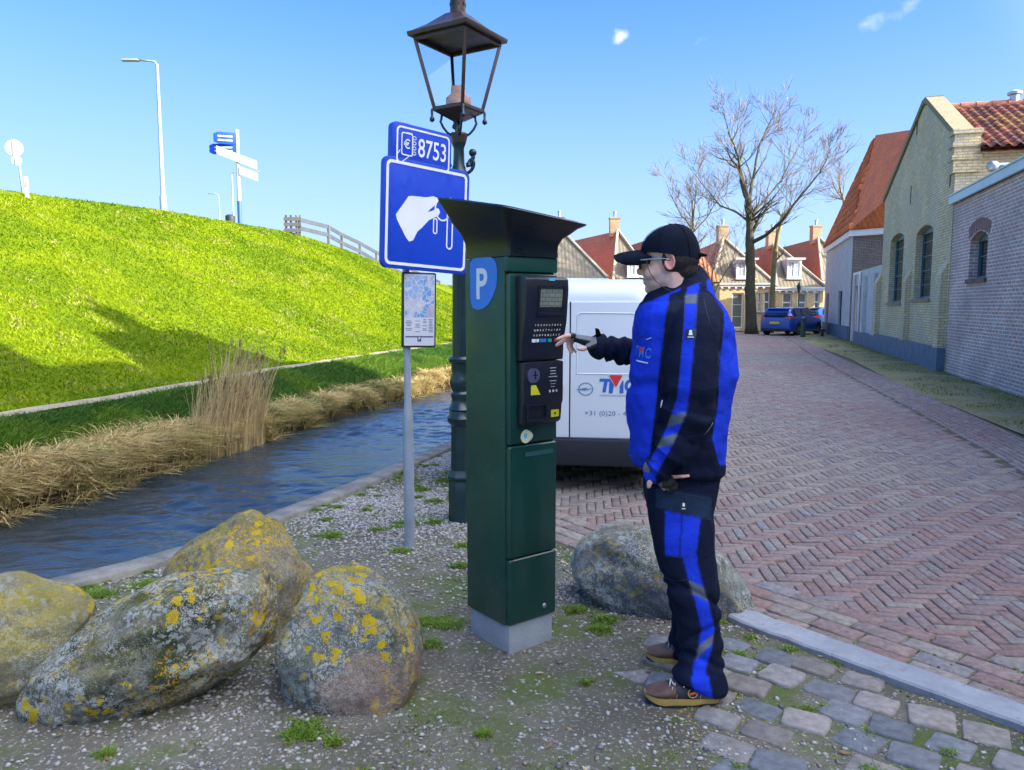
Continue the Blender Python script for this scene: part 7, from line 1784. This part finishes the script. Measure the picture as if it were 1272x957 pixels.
for k in range(6):
    a0 = k * math.pi / 3 + .2; pts = []
    for i in range(9): a = i / 8 * math.pi / 2; pts.append(H(.1145 * math.cos(a) ** .8 * math.cos(a0) - .014, .0915 * math.cos(a) ** .8 * math.sin(a0), .028 + .020 * math.cos(a0) + (.117 - .02 * math.cos(a0)) * math.sin(a) - .012 * math.cos(a) ** .8 * math.cos(a0) * math.sin(a)))
    b.tube(pts, .0011, 5)
localise(b).build("cap_seam", M_cap, cap, smooth=True)
# glasses with a cord
M_gf = flatcol("spectacle_black", (.012, .012, .014), .25); M_gs = simple("spectacle_steel", (.45, .50, .52), .25, .8, var=.05, bump=0)
b = MB()
for s in (-1, 1):
    pts = [H(.101 - .006 * abs(math.cos(a)) * 0, s * .032 + .0265 * math.cos(a), -.002 + .0195 * math.sin(a) * (1.0 if math.sin(a) > 0 else .95)) for a in np.linspace(0, 2 * math.pi, 21)]
    b.tube(pts, .0032, 6)
b.tube([H(.102, -.006, .006), H(.104, 0, .008), H(.102, .006, .006)], .0028, 6)
for s in (-1, 1): b.tube([H(.100, s * .058, .010), H(.094, s * .072, .012)], .0045, 6)
gl_ = localise(b).build("glasses", M_gf, pr, smooth=True)
for s in (-1, 1):
    b = MB(); b.tube([H(.094, s * .072, .012), H(.06, s * .076, .013), H(.0, s * .0815, .011), H(-.018, s * .083, .004)], [.0038, .0030, .0026, .0024], 6); localise(b).build("temple_arm", M_gs, gl_, smooth=True)
    b = MB(); b.rings([[H(.1005, s * .032 + .024 * math.cos(a), -.002 + .017 * math.sin(a)) for a in np.linspace(0, 2 * math.pi, 20, endpoint=False)], [H(.1000, s * .032 + .024 * math.cos(a), -.002 + .017 * math.sin(a)) for a in np.linspace(0, 2 * math.pi, 20, endpoint=False)]]); localise(b).build("lens", M_lglass, gl_)
b = MB(); b.tube([H(.072, .0775, .010), H(.070, .077, -.010), H(.060, .075, -.040), H(.040, .075, -.070), H(.010, .077, -.098), H(-.02, .082, -.115)], .0016, 6); localise(b).build("glasses_cord", simple("brown_cord", (.07, .03, .02), .7), gl_, smooth=True)

# ---- jacket
BLUE, NAVY, GREYR = (.013, .045, .56), (.007, .011, .030), (.13, .15, .17)
J = [(341, 812, 868, 3.045, .070), (350, 804, 873, 3.045, .083), (359, 799, 877, 3.04, .098), (366, 799, 880, 3.035, .13), (375, 797, 887, 3.03, .17), (388, 793, 896, 3.02, .205), (410, 788, 907, 3.02, .222), (440, 784, 912, 3.02, .225), (465, 782, 913, 3.01, .222), (490, 780, 906, 3.01, .222), (515, 780, 901, 3.01, .222), (540, 782, 898, 3.01, .218), (562, 783, 897, 3.01, .210), (578, 785, 897, 3.01, .204), (583, 795, 889, 3.01, .19)]
b = MB(); b.rings([ring(*q, tilt=(-.10 if q[0] > 540 else (0 if q[0] > 366 else .42)) * (1 if q[0] <= 366 else 1)) for q in J])
SLV = [(868, 388, 2.90, .076), (864, 410, 2.82, .088), (860, 440, 2.785, .096), (858, 475, 2.775, .094), (857, 505, 2.77, .090), (850, 533, 2.77, .080), (836, 558, 2.775, .066), (822, 577, 2.785, .053), (813, 588, 2.79, .047)]
SLR = [(858, 392, 3.20, .085), (828, 420, 3.27, .075), (800, 436, 3.295, .064), (778, 436.5, 3.288, .058), (760, 434, 3.28, .054), (746, 431.5, 3.272, .049)]
limb(b, SLV, 20); limb(b, SLR, 18)
t = NT("work_suit_cloth", .85, 0, .12); o = t.obj(); t.col(t.mix(1.0, t.attr(), t.ramp(t.noise(o, 9, 6), [(.3, .82), (.7, 1.15)]), 'MULTIPLY')); 
t.bump(t.noise(o, 260, 3), .35, .0012); t.bump(t.noise(t.mapp(o, sc=(1, 1, 1.6)), 9, 4, .6, dist=1.2), .45, .016); M_suit = t.mat
jk = remeshed(localise(b), "jacket", .0054, M_suit, pr, 5, .6)
def seg_d(p, pts):
    best = (9, 0, 0)
    for i in range(len(pts) - 1):
        a, b_ = pts[i][0], pts[i + 1][0]; d = b_ - a; f = max(0, min(1, (p - a).dot(d) / d.length_squared)); r = pts[i][1] + (pts[i + 1][1] - pts[i][1]) * f; k = (p - (a + d * f)).length - r
        if k < best[0]: best = (k, i + f, r)
    return best
SLVW = [(Q(a, b_, Y), r) for a, b_, Y, r in SLV]; SLRW = [(Q(a, b_, Y), r) for a, b_, Y, r in SLR]
def jfold(p):
    kl, il, _ = seg_d(p, SLVW); kr, ir, _ = seg_d(p, SLRW); x, y = px_of(p); d = 0
    if kl < .02:                                            # creases at the elbow and wrist
        d += .0085 * math.sin(il * 4.6 + 2.2 * mnoise.noise(p * 9)) * max(0, min(1, (il - 2.0) / 2)) * (1 + mnoise.noise(p * 14)) * .8
    elif kr < .02: d += .0075 * math.sin(ir * 6.5 + 2.5 * mnoise.noise(p * 10)) * (1 + mnoise.noise(p * 13)) * .8
    else:
        d += .0075 * mnoise.noise(Vector((p.x * 3, p.y * 3, p.z * 9))) + .011 * math.exp(-((y - 478 - (x - 780) * .02) / 7) ** 2) * -1 * max(0, min(1, (840 - x) / 20)) + .004 * mnoise.noise(p * 22)
        d += .006 * math.exp(-((y - 566) / 6) ** 2) * 0
    d += .004 * math.sin((p.z * 34 + p.x * 12 + 3 * mnoise.noise(p * 5))) * max(0, mnoise.noise(p * 4 + Vector((3, 1, 0)))) * 2
    return d * 1.35
fold(jk, jfold)
fb_ = lambda y: np.interp(y, [340, 362, 384, 437, 480, 560, 590], [833, 833, 828, 822, 817, 808, 806])
bk_b = lambda y: np.interp(y, [340, 360, 380, 400, 430, 500, 545, 575, 590], [885, 871, 876, 881, 893, 892, 884, 893, 903])
st_c = lambda y: np.interp(y, [360, 368, 400, 450, 490, 510, 530, 550, 575, 592], [861, 858.5, 857, 853, 849, 845, 837, 828, 815, 806])
def jcol(p):
    x, y = near_px(p); kl, il, rl_ = seg_d(p, SLVW); kr, ir, _ = seg_d(p, SLRW)
    if y < 363 - (x - 840) * .42 + (3 if x < 822 else 0): return BLUE if (y > 360.5 - (x - 840) * .42 and x < 846) else NAVY
    near = p.y < YM
    slv = (kl if near else kr)
    if kr < .012 and not near: return NAVY
    if near and kl < .016 or (near and y < 400 and 836 < x < 878):
        if p.y < 2.86 or y < 420:
            w = 7.4 if y < 500 else 8.5
            if abs(x - st_c(y)) < w:
                s_ = y + (x - 850) * .28
                if 366 < y < 377 and abs(x - 858) < 8: return GREYR
                if 512 < s_ < 525 or 536 < s_ < 548: return GREYR
                return BLUE
            if y > 560 and il > 7.4: return NAVY
        return NAVY
    if x < fb_(y): return BLUE
    if x > bk_b(y) and y < 578: return BLUE
    return NAVY
paint_verts(jk, jcol)
# ---- trousers
b = MB()
b.rings([ring(*q) for q in ((568, 800, 892, 3.01, .17), (590, 799, 892, 3.01, .172), (620, 801, 887, 3.01, .172), (645, 806, 881, 3.01, .155), (662, 815, 880, 3.01, .12))])
b.rings([ring(*q) for q in ((600, 803, 889, 2.925, .092), (640, 805, 884, 2.915, .092), (680, 813, 887, 2.905, .090), (706, 819, 890, 2.90, .086), (726, 825, 891, 2.895, .080), (745, 834, 893, 2.89, .076), (775, 841, 896, 2.885, .072), (805, 842, 898, 2.88, .074), (832, 840, 900, 2.87, .080), (846, 836, 901, 2.865, .084, 28, .85, -.25), (853, 840, 899, 2.865, .074, 28, .85, -.25))])
b.rings([ring(*q) for q in ((600, 805, 888, 3.11, .088), (640, 807, 882, 3.13, .088), (680, 814, 880, 3.15, .084), (712, 821, 879, 3.16, .080), (740, 829, 880, 3.165, .078), (765, 832, 880, 3.175, .074), (790, 831, 882, 3.18, .077), (806, 829, 884, 3.185, .082), (816, 834, 884, 3.175, .076))])
tr = remeshed(localise(b), "trousers", .0054, M_suit, pr, 4, .6)
def tfold(p):
    x, y = px_of(p); low = max(0, (y - 700) / 150)
    d = .008 * mnoise.noise(Vector((p.x * 5, p.y * 5, p.z * 13))) * (.35 + low) + .0055 * math.sin(p.z * 62 + 3.5 * mnoise.noise(p * 6) + p.x * 22) * low * (.5 + mnoise.noise(p * 7))
    d += .009 * math.exp(-((y - 727 - (x - 820) * .25) / 5) ** 2) * max(0, min(1, (860 - x) / 30)) * -1
    d += .006 * math.exp(-((y - 735 - (x - 860) * .5) / 4) ** 2) * -1 + .005 * math.exp(-((y - 790 - (x - 865) * -.5) / 5) ** 2) * -1 - .006 * math.exp(-((y - 818 - (x - 865) * .4) / 5) ** 2)
    return d * 1.8
fold(tr, tfold)
stc = lambda y: np.interp(y, [688, 700, 720, 745, 780, 805, 830, 850, 862], [857, 858, 863, 871, 879.5, 876, 868.5, 871, 874])
def tcol(p):
    x, y = px_of(p)
    if p.y > 2.925 or y < 580: return NAVY
    top = 634 + (x - 826) * .22
    if top < y < 691 + (x - 830) * .04 and 826 + (y - 640) * .0 < x < 871 - (y - 640) * .12 and abs(x - 846 + (y - 660) * .06) > .9: return tuple(q * 1.0 for q in BLUE)
    if 608 + (x - 826) * .16 < y < 633 + (x - 826) * .22 and 815 < x < 884: return (.014, .030, .060)
    if y >= 691 and abs(x - stc(y)) < (8.5 if y < 840 else 11):
        s_ = y - (x - 870) * .5
        if 728 < s_ < 742 or 800 < y + (x - 872) * .9 < 812: return GREYR
        return BLUE
    return NAVY
paint_verts(tr, tcol)
# decals that hug the cloth
def bvh_of(o):
    me = o.data; return BVHTree.FromPolygons([v.co for v in me.vertices], [tuple(p.vertices) for p in me.polygons])
def hit(bv, px, py):
    T0 = FR[pr.name].translation; d = ray(px, py).normalized(); h = bv.ray_cast(Vector((0, 0, CAMH)) - T0, d); return h[0], h[1]
def hug(o, bv, n, lift=.0012):
    for v in o.data.vertices:
        h = bv.ray_cast(v.co + n * .08, -n, .2)
        if h[0] is not None: v.co = h[0] + n * (lift + (0))
def patch(bv, parent, px, py, w, h_, mat, name, rot=0.0, lift=.0014, outline=None, res=5, M_only=False, facing=None):
    p, n = hit(bv, px, py)
    if p is None: return None
    n = facing or n; n = Vector((n.x, n.y, n.z * .4)).normalized(); u = Vector((0, 0, 1)).cross(n).normalized(); v = n.cross(u)
    u, v = u * math.cos(rot) + v * math.sin(rot), v * math.cos(rot) - u * math.sin(rot); M = face_M(p, u, v)
    if M_only: return M, n
    m = MB(); k = res
    g = [[M @ Vector((w * (i / k - .5), h_ * (j / k - .5), 0)) for i in range(k + 1)] for j in range(k + 1)]; m.rings(g, closed=False); o = m.build(name, mat, parent, smooth=True); hug(o, bv, n, lift); return o
bj, bt = bvh_of(jk), bvh_of(tr)
M_badge = flatcol("badge_dark", (.008, .014, .035)); M_lightb = flatcol("logo_light_blue", (.10, .38, .85))
bd_ = patch(bj, jk, 858, 415, .038, .036, M_badge, "sleeve_badge")
for w_, h_, dy in ((.010, .016, -2), (.014, .006, .5), (.022, .003, 4)): patch(bj, bd_ or jk, 858, 415 + dy, w_, h_, M_swhite, "badge_print", lift=.003, res=2)
def hug_text(body_, size, mat, px, py, name, parent, xs=1.0, shear=0.0, bold=.001, facing=None):
    r_ = patch(bj, parent, px, py, 0, 0, None, "", M_only=True, facing=facing)
    if not r_: return
    M, n = r_; o = text(name, body_, size, mat, M, parent, .0002, xs=xs, bold=bold, shear=shear); hug(o, bj, n, .0024); return o
fc = Vector((-.72, -.69, 0))
hug_text("T", .052, M_lightb, 791, 436.5, "chest_letters", jk, facing=fc, xs=.8, bold=.0015); hug_text("M", .052, M_lightb, 797.5, 438, "chest_letters", jk, facing=fc, xs=.8, bold=.0015); hug_text("C", .052, M_lightb, 805, 439.5, "chest_letters", jk, facing=fc, xs=.9, bold=.0015)
patch(bj, jk, 797, 434, .022, .016, M_red, "chest_triangle", lift=.0035, facing=fc); patch(bj, jk, 797, 449.5, .075, .005, M_swhite, "chest_small_print", lift=.002, facing=fc, rot=R(-4))
patch(bj, jk, 822, 502, .005, .030, M_swhite, "zip_puller", lift=.004, res=3); patch(bj, jk, 806, 421, .030, .003, M_swhite, "pocket_label", lift=.002, res=3, rot=R(15)); patch(bj, jk, 880, 533, .0045, .055, M_swhite, "side_label", lift=.003, rot=R(-8))
fp_ = patch(bt, tr, 849, 629, .024, .026, M_badge, "pocket_badge", lift=.002)
for w_, h_, dy in ((.008, .013, -2), (.014, .003, 3)): patch(bt, fp_ or tr, 849, 629 + dy, w_, h_, M_swhite, "badge_print", lift=.0035, res=2)
# seams on the trousers pocket and jacket
def seam_line(bv, parent, pts, name="seam", r=.0011, mat=None):
    m = MB(); P = []
    for a, b_ in zip(pts, pts[1:]):
        for k in range(8): f = k / 8; h_ = hit(bv, a[0] + (b_[0] - a[0]) * f, a[1] + (b_[1] - a[1]) * f); P += [h_[0] + h_[1] * .0004] if h_[0] is not None else []
    if len(P) > 3: m.tube(P, r, 5); m.build(name, mat or M_badge, parent, smooth=True)
seam_line(bt, tr, [(815, 608), (884, 620), (882, 646), (824, 634)]); seam_line(bt, tr, [(826, 690), (845, 693), (868, 690)]); seam_line(bt, tr, [(846, 592), (868, 596), (870, 610)], r=.0012); seam_line(bj, jk, [(783, 566), (800, 571), (818, 573)], r=.002); seam_line(bj, jk, [(820, 440), (818, 470), (814, 520), (808, 560)], r=.0012)
for o_ in (-7.6, 7.6): seam_line(bj, jk, [(float(st_c(y_)) + o_, y_) for y_ in (372, 400, 430, 460, 490, 512)], r=.0011)
seam_line(bj, jk, [(float(fb_(y_)) + .5, y_) for y_ in (372, 400, 430)], r=.0011); seam_line(bj, jk, [(float(bk_b(y_)), y_) for y_ in (372, 385, 400, 430, 465, 500, 545, 570)], r=.0012)
for o_ in (-8.6, 8.6): seam_line(bt, tr, [(float(stc(y_)) + o_, y_) for y_ in (696, 720, 745, 780, 805, 835)], r=.0011)
seam_line(bt, tr, [(884, 646), (888, 700), (889, 745), (893, 800), (895, 840)], r=.0012); seam_line(bt, tr, [(822, 716), (840, 722), (862, 719)], r=.0013)
seam_line(bj, jk, [(789, 424), (800, 417), (812, 424)], r=.0012)
# cuffs and gloves
M_glove = simple("glove_black", (.012, .014, .018), .75, var=.25, vs=30, bump=.5, bs=150, bd=.002); M_gloveg = simple("glove_grey", (.13, .14, .155), .7, var=.2, vs=30, bump=.4, bs=150, bd=.002)
b = MB(); palm(b, (744, 428, HY), (715.5, 420.2, HY), .0465, .0215); limb(b, [(748, 430.5, HY + .004, .036), (740, 427.5, HY, .034)], 12)
for f, r_ in zip(RF, (.0130, .0132, .0128, .0118)): P0, P1 = f[0], f[1]; finger(b, [P0, tuple(P0[i] + (P1[i] - P0[i]) * .12 for i in range(3))], r_, r_)
finger(b, [RT[0], tuple((RT[1][i] + RT[0][i]) / 2 for i in range(3)), RT[1]], .0165, .0140)
g1 = remeshed(localise(b), "glove", .004, [M_glove, M_gloveg], pr, 3)
for p in g1.data.polygons: p.material_index = 1 if (p.normal.z > .35) else 0
b = MB(); palm(b, (812, 585, LY + .01), (823, 595.5, LY + .025), .039, .021); limb(b, [(811, 583, LY, .038), (815, 589, LY + .005, .035)], 12); g_p = Q(827, 598, LY + .008); b.ball(g_p, (.034, .036, .028), 14); b.ball(Q(834, 603, LY + .035), (.026, .030, .026), 14); finger(b, [LT[0], LT[1]], .0160, .0135)
g2 = remeshed(localise(b), "glove", .004, [M_glove, M_gloveg], pr, 3)
for p in g2.data.polygons: p.material_index = 1 if (p.normal.x < -.5 and p.center.z > .55) else 0
b = MB(); c0 = Q(741, 423, 3.245); b.prism([c0 + Vector((.030, 0, .0)), c0 + Vector((.0, 0, .006)), c0 + Vector((-.004, 0, .052)), c0 + Vector((.010, 0, .048))], Vector((0, .03, 0))); localise(b).build("cuff_tab", M_suit, jk, bevel=.003)
tb2 = bpy.data.objects[jk.name].children[-1]; ca = tb2.data.color_attributes.new("Col", 'FLOAT_COLOR', 'POINT'); ca.data.foreach_set("color", list((*NAVY, 1)) * len(tb2.data.vertices))

# ---- shoes
M_leath = simple("brown_leather", (.115, .060, .038), .6, var=.35, vs=12, bump=.5, bs=110, bd=.003); M_mesh = simple("shoe_charcoal", (.030, .030, .036), .8, var=.25, vs=20, bump=.5, bs=260, bd=.002)
M_sole = simple("tan_rubber", (.40, .27, .07), .65, var=.2, vs=9, bump=.3, bs=90, bd=.003); M_outs = flatcol("black_outsole", (.015, .016, .018), .8); M_lace = flatcol("grey_lace", (.42, .44, .44), .7); M_or = flatcol("badge_orange", (.75, .14, .02)); M_bz = flatcol("badge_straw", (.55, .42, .14))
def foot_outline(k=1.0, n=30):
    out = []
    for i in range(n):
        a = 2 * math.pi * i / n; x = .146 * math.cos(a); w = .050 + .010 * max(0, math.cos(a - .0)) * (1 if math.cos(a) < .85 else .8)
        if x < 0: w = .042
        out.append((x * k, w * math.copysign(abs(math.sin(a)) ** .8, math.sin(a)) * k))
    return out
def shoe(heel_px, Y, rz, label):
    p = G(*heel_px); T_ = Matrix.Translation(Vector((p.x - .146 * math.cos(rz) * 1.0, Y, 0)) - FR[pr.name].translation) @ Matrix.Rotation(math.pi + rz, 4, 'Z')
    F_ = lambda x, y, z: T_ @ Vector((x, y, z)); R3 = T_.to_3x3()
    lift = lambda x: .018 * max(0, (x - .06) / .09) ** 2
    def layer(k0, k1, z0, z1, nm, mat, par, wav=0):
        m = MB(); rs = []
        for k, z in ((k0, z0), (k0 * .5 + k1 * .5 + .012, (z0 + z1) / 2), (k1, z1)):
            rs.append([F_(x, y, z + lift(x) + (wav * math.sin(x * 55) if z == z0 else 0)) for x, y in foot_outline(k)])
        m.rings(rs); return m.build(nm, mat, par, smooth=True, autosm=40)
    u = MB(); rs = []
    for x, hw, zt_, zb_ in ((-.140, .020, .060, .022), (-.125, .036, .085, .022), (-.09, .041, .098, .022), (-.05, .043, .102, .022), (-.01, .045, .098, .022), (.03, .047, .084, .024), (.065, .050, .070, .027), (.095, .050, .062, .032), (.12, .043, .056, .037), (.136, .030, .048, .041), (.144, .015, .044, .043)):
        c_ = (zt_ + zb_) / 2; rs.append([F_(x, hw * math.copysign(abs(math.cos(a)) ** .75, math.cos(a)), c_ + (zt_ - zb_) / 2 * math.copysign(abs(math.sin(a)) ** .7, math.sin(a))) for a in np.linspace(0, 2 * math.pi, 20, endpoint=False)])
    u.rings(rs); so = u.build("shoe", [M_leath, M_mesh], pr, smooth=True)
    for q in so.data.polygons:
        c_ = T_.inverted() @ q.center; q.material_index = 1 if (-.06 < c_.x < .045) else 0
    layer(.985, .99, .010, .032, "sole", M_sole, so, .003); layer(.96, .98, .0, .012, "outsole", M_outs, so)
    m = MB()
    for i in range(5):
        x = .052 - i * .021; z = .083 + (.052 - x) * .30 ; 
        for s in (-1, 1): m.tube([F_(x, s * .026, z - .008), F_(x - .008, 0, z + .010), F_(x - .018, -s * .026, z - .002)], .0028, 6)
    m.tube([F_(-.035, .0, .122), F_(-.028, .03, .118), F_(-.012, .042, .100), F_(.004, .050, .085)], .0026, 6); m.tube([F_(-.035, .0, .122), F_(-.02, .02, .125), F_(-.005, .030, .112)], .0026, 6)
    m.build("lace", M_lace, so, smooth=True)
    tg = MB(); tg.ball(F_(-.005, 0, .094), (.050, .032, .022), 12, M=R3 @ Matrix.Rotation(R(20), 3, 'Y')); tg.build("tongue", M_mesh, so, smooth=True)
    st = MB()
    for x in (.045, .022, -.038, -.068):
        for s in (-1, 1): st.tube([F_(x + .006, s * .0455, .036), F_(x + .003, s * .0455, .055), F_(x - .004, s * .036, .080 if x > 0 else .09)], .0014, 5)
    st.build("stitching", M_lace, so, smooth=True)
    for s in (1,):
        bq = MB(); ax = R3 @ Matrix.Rotation(R(-90), 3, 'X'); bq.lathe([(.021, .0), (.021, .003), (.0, .0034)], F_(-.033, s * .0435, .060), 20, axis=ax); bo_ = bq.build("badge", M_outs, so, smooth=True, autosm=30)
        bq = MB(); bq.lathe([(.019, .0036), (.0155, .0036)], F_(-.033, s * .0435, .060), 20, axis=ax, cap=False); bq.build("badge_ring", M_bz, bo_)
        bq = MB(); bq.box(F_(-.033, s * .0475, .060), (.026, .002, .009), M=R3 @ Matrix.Rotation(R(18), 3, 'Y')); bq.build("badge_bar", M_or, bo_)
    return so
shoe((893, 872), 2.845, R(-2), ""); shoe((886, 823), 3.185, R(-4), "")
